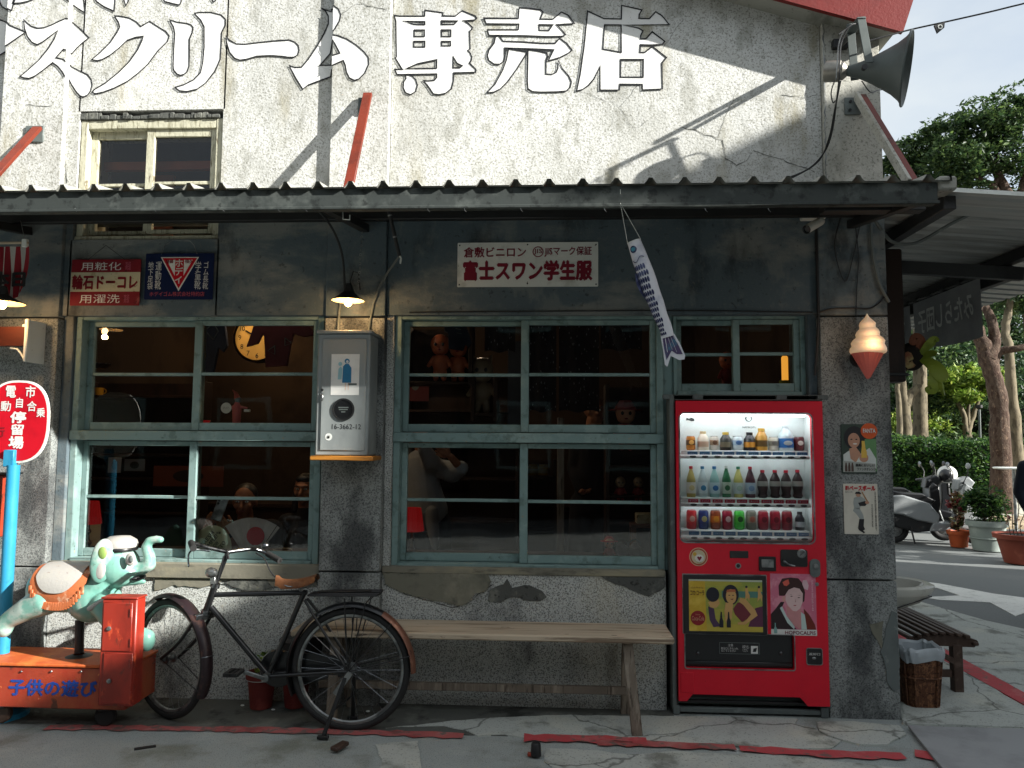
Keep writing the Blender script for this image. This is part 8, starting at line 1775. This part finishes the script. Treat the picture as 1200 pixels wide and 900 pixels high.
# woman in grey with lifted arms, right window
Yq = 1.3; t = thing('person', 'person in a loose grey top lifting both arms behind the right window', 'person', (P(505,640,Yq).x, Yq, 0))
def q_(px, py, dy=0): return P(px, py, Yq+dy)
b = MB(); b.chain([q_(492,545), q_(495,575), q_(500,600)], [.13,.15,.17], 16); b.limb(q_(484,545), q_(508,545), .075, .07, 12); b.chain([q_(508,545,-.05), q_(505,540,-.2), q_(497,526,-.3)], [.075,.07,.05], 12); b.chain([q_(512,548,.0), q_(530,553,-.15), q_(540,549,-.25)], [.07,.085,.06], 12); skin(b, .012, 'grey_top', M_gc, t)
b = MB(); b.chain([q_(505,600,-.12), q_(508,625,-.14), q_(510,640,-.14)], [.06,.045,.03], 10); b.ell(q_(500,605), (.17,.12,.05), 16, 8); skin(b, .010, 'cloth_tail', M_gc, t)
b = MB(); b.chain([q_(497,526,-.3), q_(488,516,-.36)], [.032,.026], 10); b.chain([q_(540,549,-.25), q_(528,535,-.34)], [.034,.026], 10); skin(b, .006, 'forearms', M_skn, t); hand(q_(488,516,-.36), q_(480,508,-.38), (0,-1,0), t, M_skn, 1, .4); hand(q_(528,535,-.34), q_(518,530,-.36), (0,-1,0), t, M_skn, -1, .4)
b = MB()
for s_ in (-1,1): b.chain([q_(500+s_*12,612), q_(505+s_*14,680), q_(508+s_*13,760)], [.11,.08,.06], 12)
skin(b, .014, 'dark_trousers', M_blk, t); head(q_(492,517,.02), t, M_skn, M_hr, yaw=.6, pitch=-.3, style='long')
# dark standing customer
Yr = 1.7; t = thing('person', 'tall customer in dark clothes standing back behind the right window', 'person', (P(690,700,Yr).x, Yr, 0))
def z_(px, py, dy=0): return P(px, py, Yr+dy)
b = MB(); b.chain([z_(697,520), z_(697,560), z_(694,590)], [.14,.16,.15], 16); b.limb(z_(680,515), z_(716,515), .08, .08, 12); b.chain([z_(677,518), z_(672,550), z_(680,575,-.15)], [.07,.055,.04], 12); b.chain([z_(718,518), z_(722,550), z_(720,585)], [.07,.055,.04], 12)
for s_ in (-1,1): b.chain([z_(693+s_*10,590), z_(691+s_*14,650), z_(690+s_*16,735)], [.11,.085,.06], 12)
skin(b, .014, 'dark_clothes', M_blk, t); head(z_(697,482), t, M_skn, M_hr, yaw=.9); hand(z_(680,575,-.15), z_(690,580,-.3), (0,0,1), t, M_skn, 1, .5); hand(z_(720,585), z_(720,598), (-1,0,0), t, M_skn, -1, .4)
# clock
cc = P(303, 396, 1.0); rr = P(329,396,1.0).x-cc.x; t = thing('wall_clock', 'round clock with warm yellow face hanging inside the left window', 'clock', tuple(cc))
M_face = flatm('yellow_clock_face','d9ad5c',.5); b = MB(); b.lathe([(rr*1.02,.05),(rr*1.12,.02),(rr*1.12,-.02),(rr*1.02,-.03),(rr*.98,-.01),(0,-.01)], cc, 48, ax=(0,-1,0)); b.build('case', M_brass, t)
flat('clock_face', [circ(cc.x, cc.z, rr*1.0, n=48)], .985, .004, M_face, t)
for h_ in range(1, 13): a = R(90-30*h_); x, z = cc.x+rr*.80*math.cos(a), cc.z+rr*.80*math.sin(a); s_ = rr*.11; text(str(h_), x-s_*(1 if h_ > 9 else .6), x+s_*(1 if h_ > 9 else .6), z-s_, z+s_, .981, M_txtk, t, name='numeral')
for a, l_, w_ in ((R(150), .62, .010),(R(232), .42, .016)): b = MB(); b.beam((cc.x, .976, cc.z), (cc.x+rr*l_*math.cos(a), .976, cc.z+rr*l_*math.sin(a)), w_, .003, .001, up=(0,1,0)); b.build('clock_hand', M_black, t)
# hanging clothes
def garment(name, label, pts, Y, mat, marks=()):
    t = thing(name, label, 'clothes', tuple(P(*pts[0], Y))); q = [P(x, y, Y) for x, y in pts]; loop = [(v.x, v.z) for v in q]; me = curve_mesh([loop], .02, .006); T = Matrix(((1,0,0,0),(0,0,-1,Y),(0,1,0,0),(0,0,0,1))); me.transform(Matrix.Translation(-t.location) @ T); me.materials.clear(); link(me, 'cloth', mat, t)
    for m_ in marks: b = MB(); b.tube([P(x, y, Y-.02) for x, y in m_], .004, 5); b.build('print_line', M_grey, t)
    b = MB(); b.tube([P(pts[0][0], pts[0][1], Y), P(pts[0][0]+3, pts[0][1]-14, Y)], .003, 5); b.build('hanger', M_steel, t); return t
M_hap = flatm('dark_crimson_cloth','4e1620',.85,bump=.3,bs=30); M_dbl = flatm('dark_blue_cloth','1a2233',.85,bump=.3,bs=30)
garment('hanging_shirt', 'dark crimson festival shirt hanging over the clock in the left window', [(303,366),(352,366),(368,392),(356,394),(344,390),(340,405),(336,428),(313,429),(311,394),(308,390),(302,402),(291,405),(297,388)], .55, M_hap, [((322,405),(314,411),(322,415),(322,405)),((334,396),(342,402),(334,405),(334,396))])
garment('hanging_shirt', 'dark blue shirt hanging in the top left corner beside the clock', [(236,366),(262,366),(266,405),(262,411),(256,406),(250,436),(236,436)], .5, M_dbl, [((243,385),(250,378),(256,388),(250,398),(243,390))])
garment('hanging_shirt', 'dark blue shirt hanging above the dolls in the right window', [(521,380),(545,380),(552,402),(549,406),(545,402),(542,410),(527,408),(526,390),(522,388)], .55, M_dbl, [((534,385),(540,386)),((535,390),(541,391))])
# dotted cloths
M_dot = layers('dotted_black_cloth', hx('15161b'), [(hx('7a8084'), 48, (1,1,.45), .22, .15, 'v', .7)], .85)
for i, (x0_, y0_, x1_, y1_, lb) in enumerate(((568,376,604,412,'small dotted black cloth hanging near the middle of the right window'),(620,376,652,482,'narrow dotted black cloth left of the wider ones'),(655,376,702,482,'wide dotted black cloth hanging behind the right window'),(704,374,752,410,'short dotted cloth at the top right of the window'))):
    a, b_, c, d = RC(x0_, y0_, x1_, y1_, .7+.05*i); b = MB(); n = 10; vs = []
    for k in range(n+1): vs += [(a+(b_-a)*k/n, .7+.05*i+.012*math.sin(k*1.1), c+.01*math.sin(k)), (a+(b_-a)*k/n, .7+.05*i+.004*math.sin(k*1.1), d)]
    b._add(vs, [(2*k, 2*k+2, 2*k+3, 2*k+1) for k in range(n)]); b.build('dotted_cloth', M_dot, label=lb, cat='cloth', group='dotted cloths hung as a curtain')
b = MB(); a, b_, c, d = RC(595,400,612,500,.9); b.box(a, b_, .89, .91, c, d, .004); b.build('grey_drape', flatm('grey_drape','3f4248',.9), label='plain grey drape hanging beside the dotted cloths', cat='cloth')
# shelves
def shelf(label, x0_, y0_, x1_, y1_, Y, lv, dep=.28, zlo=.02):
    a, b_, c, d = RC(x0_, y0_, x1_, y1_, Y); t = thing('shelf_unit', label, 'shelf', ((a+b_)/2, Y, 0))
    for x in (a, b_): b = MB(); b.box(x-.015, x+.015, Y, Y+dep, zlo, d, .004); b.build('side_panel', M_dwood, t)
    for py in lv: z = P((x0_+x1_)/2, py, Y).z; b = MB(); b.box(a+.016, b_-.016, Y, Y+dep, z-.022, z, .003); b.build('board', M_dwood, t)
    b = MB(); b.box(a+.016, b_-.016, Y+dep-.012, Y+dep, zlo+.02, d-.01, 0); b.build('back_panel', M_dwood, t); return t
shelf('dark shelf unit with cups and toys behind the upper left pane', 86, 445, 226, 640, 1.5, (463,497,532,560,600)); shelf('dark shelf of dolls behind the upper panes of the right window', 472, 432, 606, 660, 1.9, (440,480,520,560,610)); shelf('dark shelf unit with jars behind the lower panes of the right window', 470, 538, 650, 660, 2.4, (558,590,620))
shelf('small dark shelf at the right end of the right window', 712, 450, 773, 660, .8, (497,545,580,612), .2)
shelf('narrow dark shelf carrying the two vinyl dolls', 474, 380, 550, 660, .86, (447,), .2, 1.98); shelf('narrow dark stand carrying the lucky cat', 553, 440, 580, 660, .86, (484,), .2, 1.72)
# things on shelves: jars, cups, dolls
def jar(label, px, py, Y, r, h, m1, m2, grp, nm='jar'):
    c = P(px, py, Y); t = thing(nm, label, nm, tuple(c), group=grp); b = MB(); b.lathe([(0,0),(r,0),(r,h*.8),(r*.8,h*.86),(r*.8,h*.9),(0,h*.9)], c, 14); b.build('body', m1, t); b = MB(); b.lathe([(r*.9,h*.86),(r*.9,h),(0,h)], c, 14); b.build('lid', m2, t); b = MB(); b.lathe([(r+.001,h*.2),(r+.001,h*.6)], c, 14); b.build('label_band', M_cream, t); return t
M_jg = flatm('brown_glass','4a4038',.2); M_jy = flatm('mustard_tin','b08a28',.5); M_jw = flatm('whitish_packet','9a9a94',.6)
for i in range(9): jar('brown glass jar with pale label, one of the row behind the right window', 474+i*11, 556, 2.42, .035, .11, M_jg, M_steel, 'jars in a row on the lower shelf')
for i in range(6): jar('mustard yellow tin in the row behind the middle of the right window', 579+i*11.5, 557, 2.42, .045, .10, M_jy, M_jy, 'yellow tins in a row on the lower shelf', 'tin')
for i, (px, lb) in enumerate(((100,'yellow cup on the shelf, the left one of the pair'),(116,'yellow cup on the shelf, the right one of the pair'))): 
    c = P(px, 463, 1.52); t = thing('yellow_cup', lb, 'cup', tuple(c)); b = MB(); b.lathe([(0,0),(.03,0),(.038,.06),(.034,.06),(.028,.01)], c, 16); b.build('cup', flatm('yellow_glaze','d09a20',.3), t); b = MB(); b.torus(c+Vector((.042,0,.032)), .018, .004, 14, 6); b.build('handle', MATS['yellow_glaze'], t)
def doll(name, label, px, py, Y, s_, m_head, m_body, ears=False, hat=None, cat='doll'):
    c = P(px, py, Y); t = thing(name, label, cat, (c.x, c.y, c.z-.20*s_)); b = MB()
    b.ell(c+Vector((0,0,.02*s_)), (.085*s_,.075*s_,.088*s_), 20, 14); b.ell(c+Vector((0,0,-.02*s_)), (.075*s_,.065*s_,.06*s_), 18, 12)
    if ears:
        for q in (-1,1): b.limb(c+Vector((q*.05*s_,0,.08*s_)), c+Vector((q*.07*s_,0,.125*s_)), .024*s_, .008*s_)
    skin(b, .007*s_, 'head', m_head, t)
    b = MB(); b.ell(c+Vector((0,0,-.15*s_)), (.070*s_,.06*s_,.085*s_), 18, 12)
    for q in (-1,1): b.limb(c+Vector((q*.05*s_,0,-.10*s_)), c+Vector((q*.095*s_,-.03*s_,-.17*s_)), .024*s_, .018*s_); b.limb(c+Vector((q*.03*s_,0,-.21*s_)), c+Vector((q*.035*s_,-.01*s_,-.28*s_)), .03*s_, .026*s_)
    skin(b, .007*s_, 'body', m_body, t)
    for q in (-1,1): b = MB(); b.ell(c+Vector((q*.032*s_,-.070*s_,.010*s_)), (.013*s_,.008*s_,.016*s_), 10, 8); b.build('eye', M_black, t)
    b = MB(); b.ell(c+Vector((0,-.068*s_,-.035*s_)), (.014*s_,.007*s_,.006*s_), 10, 6); b.build('mouth', M_txtr, t)
    if hat: b = MB(); b.lathe([(0,.115*s_),(.05*s_,.11*s_),(.085*s_,.06*s_),(.09*s_,.04*s_),(.15*s_,.03*s_),(.15*s_,.025*s_),(.08*s_,.03*s_)], c+Vector((0,.01,.01*s_)), 24); b.build('hat', hat, t)
    return t
M_dsk = flatm('doll_pink_vinyl','c06a48',.45); M_dpale = flatm('doll_pale_vinyl','d09a7c',.45); M_dcr = flatm('cream_ceramic','80705a',.4); M_dred = flatm('doll_red','7c1a1c',.5)
doll('vinyl_doll', 'orange pink vinyl baby doll, the left one on the shelf in the right window', 516, 406, .95, .85, M_dsk, M_dsk); doll('vinyl_doll', 'orange pink vinyl baby doll half hidden by the blue shirt', 537, 408, 1.0, .85, M_dsk, M_dsk)
doll('lucky_cat', 'cream beckoning cat figurine with pointed ears in the right window', 565, 436, .95, 1.0, M_dcr, M_dcr, True, cat='figurine'); doll('vinyl_doll', 'vinyl doll with a big red hat at the right end of the right window', 733, 486, .45, .78, M_dpale, M_dred, hat=M_dred)
for px, lb, m_ in ((727,'round red and white lucky doll on the small shelf, left of two',M_dcr),(748,'round pale lucky doll on the small shelf, right of two',M_dcr)): doll('round_figurine', lb, px, 566, .82, .42, m_, M_dred, cat='figurine')
doll('small_doll', 'small doll with a red hat on the window board beside the teapots', 714, 637, .40, .38, M_dpale, M_dred, hat=flatm('bright_red_felt','b0181c',.7)); 
for px, lb in ((729,'dark round teapot on the window board beside the red hatted doll'),(744,'smaller dark teapot nearest the right frame')):
    c = P(px, 652, .42); t = thing('teapot', lb, 'teapot', (c.x, c.y, .836)); c = Vector((c.x, c.y, .836)); b = MB(); b.lathe([(0,0),(.03,0),(.045,.03),(.042,.06),(.02,.075),(.012,.09),(0,.092)], c, 18); b.build('pot', M_dwood, t); b = MB(); b.tube([c+Vector((-.04,0,.04)), c+Vector((-.07,0,.075))], .007, 6); b.build('spout', M_dwood, t); b = MB(); b.torus(c+Vector((0,0,.07)), .04, .004, 14, 5, a0=0, a1=180); b.build('handle', M_blackr, t)
# toy on the transom, little red cup
c = P(277, 496, .33); t = thing('toy_figure', 'pink toy figure with pointed hat holding a white plate, standing in the left window', 'toy', tuple(c)); s_ = .19
b = MB(); b.chain([c, c+Vector((0,0,.10)), c+Vector((0,0,.13))], [.026,.030,.018], 12); b.limb(c+Vector((-.01,0,.11)), c+Vector((-.06,-.01,.10)), .012,.008); b.limb(c+Vector((.01,0,.11)), c+Vector((.07,-.01,.10)), .012,.008); skin(b, .005, 'robe', flatm('faded_pink','b5605e',.6), t)
b = MB(); b.ell(c+Vector((.005,0,.155)), (.020,.020,.024), 12, 8); b.build('head', M_grey, t); b = MB(); b.tube([c+Vector((0,0,.165)), c+Vector((-.012,0,.20)), c+Vector((-.035,0,.222))], .01, 8, radii=[.022,.012,.002]); b.build('hat', flatm('hat_terracotta','9c4a3c',.6), t)
b = MB(); b.lathe([(0,0),(.034,.002),(.036,.006),(0,.004)], c+Vector((-.065,-.012,.10)), 22, ax=(0,-1,0)); b.build('plate', M_signwhite, t); text('ハイ!', c.x-.085, c.x-.045, c.z+.09, c.z+.11, c.y-.021, M_txtk, t); b = MB(); b.box(c.x+.055, c.x+.09, c.y-.02, c.y+.01, c.z+.075, c.z+.092, .003); b.build('cup', M_signwhite, t)
c = P(240, 498, .33); t = thing('small_red_dish', 'small red dish in the corner of the left window transom', 'dish', tuple(c)); b = MB(); b.lathe([(0,0),(.02,0),(.034,.028),(.028,.028)], c, 18); b.build('dish', M_lampred, t); b = MB(); b.torus(c+Vector((0,0,.028)), .031, .003, 18, 5, x=(1,0,0), z=(0,1,0)); b.build('rim', M_signred, t)
# candle / lit sign in small window
c = P(920, 446, .7); t = thing('candle', 'orange lit candle shaped lamp behind the small window above the machine', 'lamp', tuple(c)); b = MB(); b.lathe([(0,0),(.022,0),(.022,.16),(.012,.175),(0,.178)], c, 16); b.build('body', pm('lit_amber', hx('c27a1c'), .5, emis=(1,.42,.05,1), es=.35), t); b = MB(); b.lathe([(.0,-.03),(.04,-.03),(.04,0),(0,0)], c, 18); b.build('base', M_leafy, t)
doll('small_toy', 'small orange brown toy behind the small window above the machine', 852, 424, 1.1, .7, M_dsk, M_dred, cat='toy')
# bowl, poster, papers and stool
c = P(117, 432, 1.0); t = thing('metal_bowl', 'shiny metal bowl high on the left inside the left window', 'bowl', tuple(c)); b = MB(); b.lathe([(0,0),(.04,.0),(.075,.03),(.080,.035),(.07,.03)], c, 22); b.build('bowl', M_brass, t); b = MB(); b.torus(c+Vector((0,0,.035)), .078, .003, 24, 5, x=(1,0,0), z=(0,1,0)); b.build('rim', M_chrome, t)
def wallp(label, x0_, y0_, x1_, y1_, Y, mat, nm='wall_poster', extra=None):
    a, b_, c, d = RC(x0_, y0_, x1_, y1_, Y); t = thing(nm, label, 'poster', ((a+b_)/2, Y, c)); flat('paper', [rect(a,b_,c,d)], Y, .004, mat, t); 
    if extra: flat('print', [circ((a+b_)/2, (c+d)/2, (b_-a)*.22, (d-c)*.3)], Y-.0045, .001, extra, t)
wallp('dark red poster at the left inside the right window', 471, 408, 503, 470, 1.2, flatm('dim_red_paper','5e1c22',.7), extra=M_grey); wallp('white T-shirt print hanging inside the left window', 127, 536, 142, 554, 1.2, flatm('dim_white_paper','8f9296',.7), extra=M_grey); wallp('row of grey pinned papers inside the left window', 146, 538, 170, 552, 1.25, flatm('dim_grey_paper','5d6064',.7), extra=M_blackr); wallp('long orange brown panel behind the seated people', 180, 546, 262, 570, 1.45, flatm('dim_orange_panel','6e3418',.7), extra=M_dwood)
c = P(757, 640, .75); t = thing('wooden_stool', 'small wooden stool with a box on it behind the right window', 'stool', (c.x, .75, .02)); zt3 = P(757,613,.75).z; b = MB(); b.box(c.x-.11, c.x+.09, .66, .84, zt3-.025, zt3, .004); b.build('seat', M_leather, t)
for s1 in (-1,1):
    for s2 in (-1,1): b = MB(); b.beam((c.x-.01+s1*.08, .75+s2*.07, zt3-.02), (c.x-.01+s1*.09, .75+s2*.08, .02), .03, .03, .003, up=(0,1,0)); b.build('leg', M_leather, t)
b = MB(); b.box(c.x-.07, c.x+.08, .69, .80, zt3, zt3+.07, .005); t2 = b.build('cream_box', M_cream, label='cream box standing on the small wooden stool', cat='box')
wp = P(657,545,.9); b = MB(); b.box(wp.x-.025, wp.x+.025, .88, .93, .02, 1.75, .004); b.build('timber_upright', M_bleg, label='pale timber upright standing inside the right window', cat='post')
c = P(195, 640, .5)
# counter inside
t = thing('shop_counter', 'dark wooden counter running across the back of the shop', 'counter', (-1.2, 2.9, .02)); b = MB(); b.box(-3.4, 1.2, 2.8, 3.3, .02, .92, .01); b.build('cabinet', M_dwood, t); b = MB(); b.box(-3.45, 1.25, 2.75, 3.35, .92, .96, .006); b.build('counter_top', M_dwood, t)
# pendant lamps lighting the room
def pendant(label, x, y, z, e, col=(1,.62,.3)):
    t = thing('pendant_lamp', label, 'lamp', (x, y, z), group='pendant lamps inside the shop'); b = MB(); b.lathe([(.012,.09),(.03,.07),(.10,0),(.098,0),(.02,.06)], (x,y,z), 20); b.build('shade', M_blackr, t)
    b = MB(); b.ell((x,y,z+.01), .028, 12, 8); b.build('bulb', pm('warm_room_bulb', (1,.7,.4,1), .5, emis=(1,.6,.28,1), es=6), t); b = MB(); b.tube([(x,y,z+.09),(x,y,2.955)], .003, 5); b.build('flex', M_blackr, t)
    l_ = bpy.data.lights.new('pendant_light', 'POINT'); l_.energy = e; l_.color = col; l_.shadow_soft_size = .05; lo = bpy.data.objects.new('pendant_light', l_); COL.objects.link(lo); lo.parent = t; lo.location = (0,0,-.04)
pendant('pendant lamp glowing warm beside the clock inside the left window', P(262,390,.9).x-.02, .80, 2.70, 2.4); pendant('pendant lamp over the counter at the back of the left half of the shop', -3.2, 3.6, 2.86, 2.4); pendant('pendant lamp over the middle of the counter', -2.1, 3.6, 2.86, 1.8)
pendant('pendant lamp added to brighten the right half of the shop', -.7, 1.9, 2.86, 3.2, (1,.75,.5)); pendant('pendant lamp added above the seated people to brighten them', -1.95, .70, 2.86, 6, (1,.75,.5))  # both lamps added to brighten the people behind the windows
# attic clutter behind the upper window
b = MB(); a, b_, c, d = RC(100,189,252,199,.24); b.box(a, b_, .24, .28, c, d, .004); b.build('orange_beam', flatm('orange_timber','9c4a20',.6), label='orange timber beam crossing behind the upper window', cat='beam')
for px, lb in ((100,'orange board leaning inside the left part of the upper window'),(180,'brown board leaning inside the right part of the upper window')): b = MB(); a, b_, c, d = RC(px, 205, px+22, 285, .36); b.box(a, b_, .36, .39, c, d, .004); b.build('leaning_board', flatm('orange_timber','9c4a20',.6), label=lb, cat='board')
c = P(153,153,.34); t = thing('paper_lantern', 'orange round lantern hanging behind the upper window', 'lantern', tuple(c)); b = MB(); b.ell(c, (.055,.05,.045), 16, 10); b.build('shade', flatm('orange_paper','b5401c',.6), t); b = MB(); b.tube([c+Vector((0,0,.045)), c+Vector((0,0,.3))], .003, 5); b.build('cord', M_blackr, t)
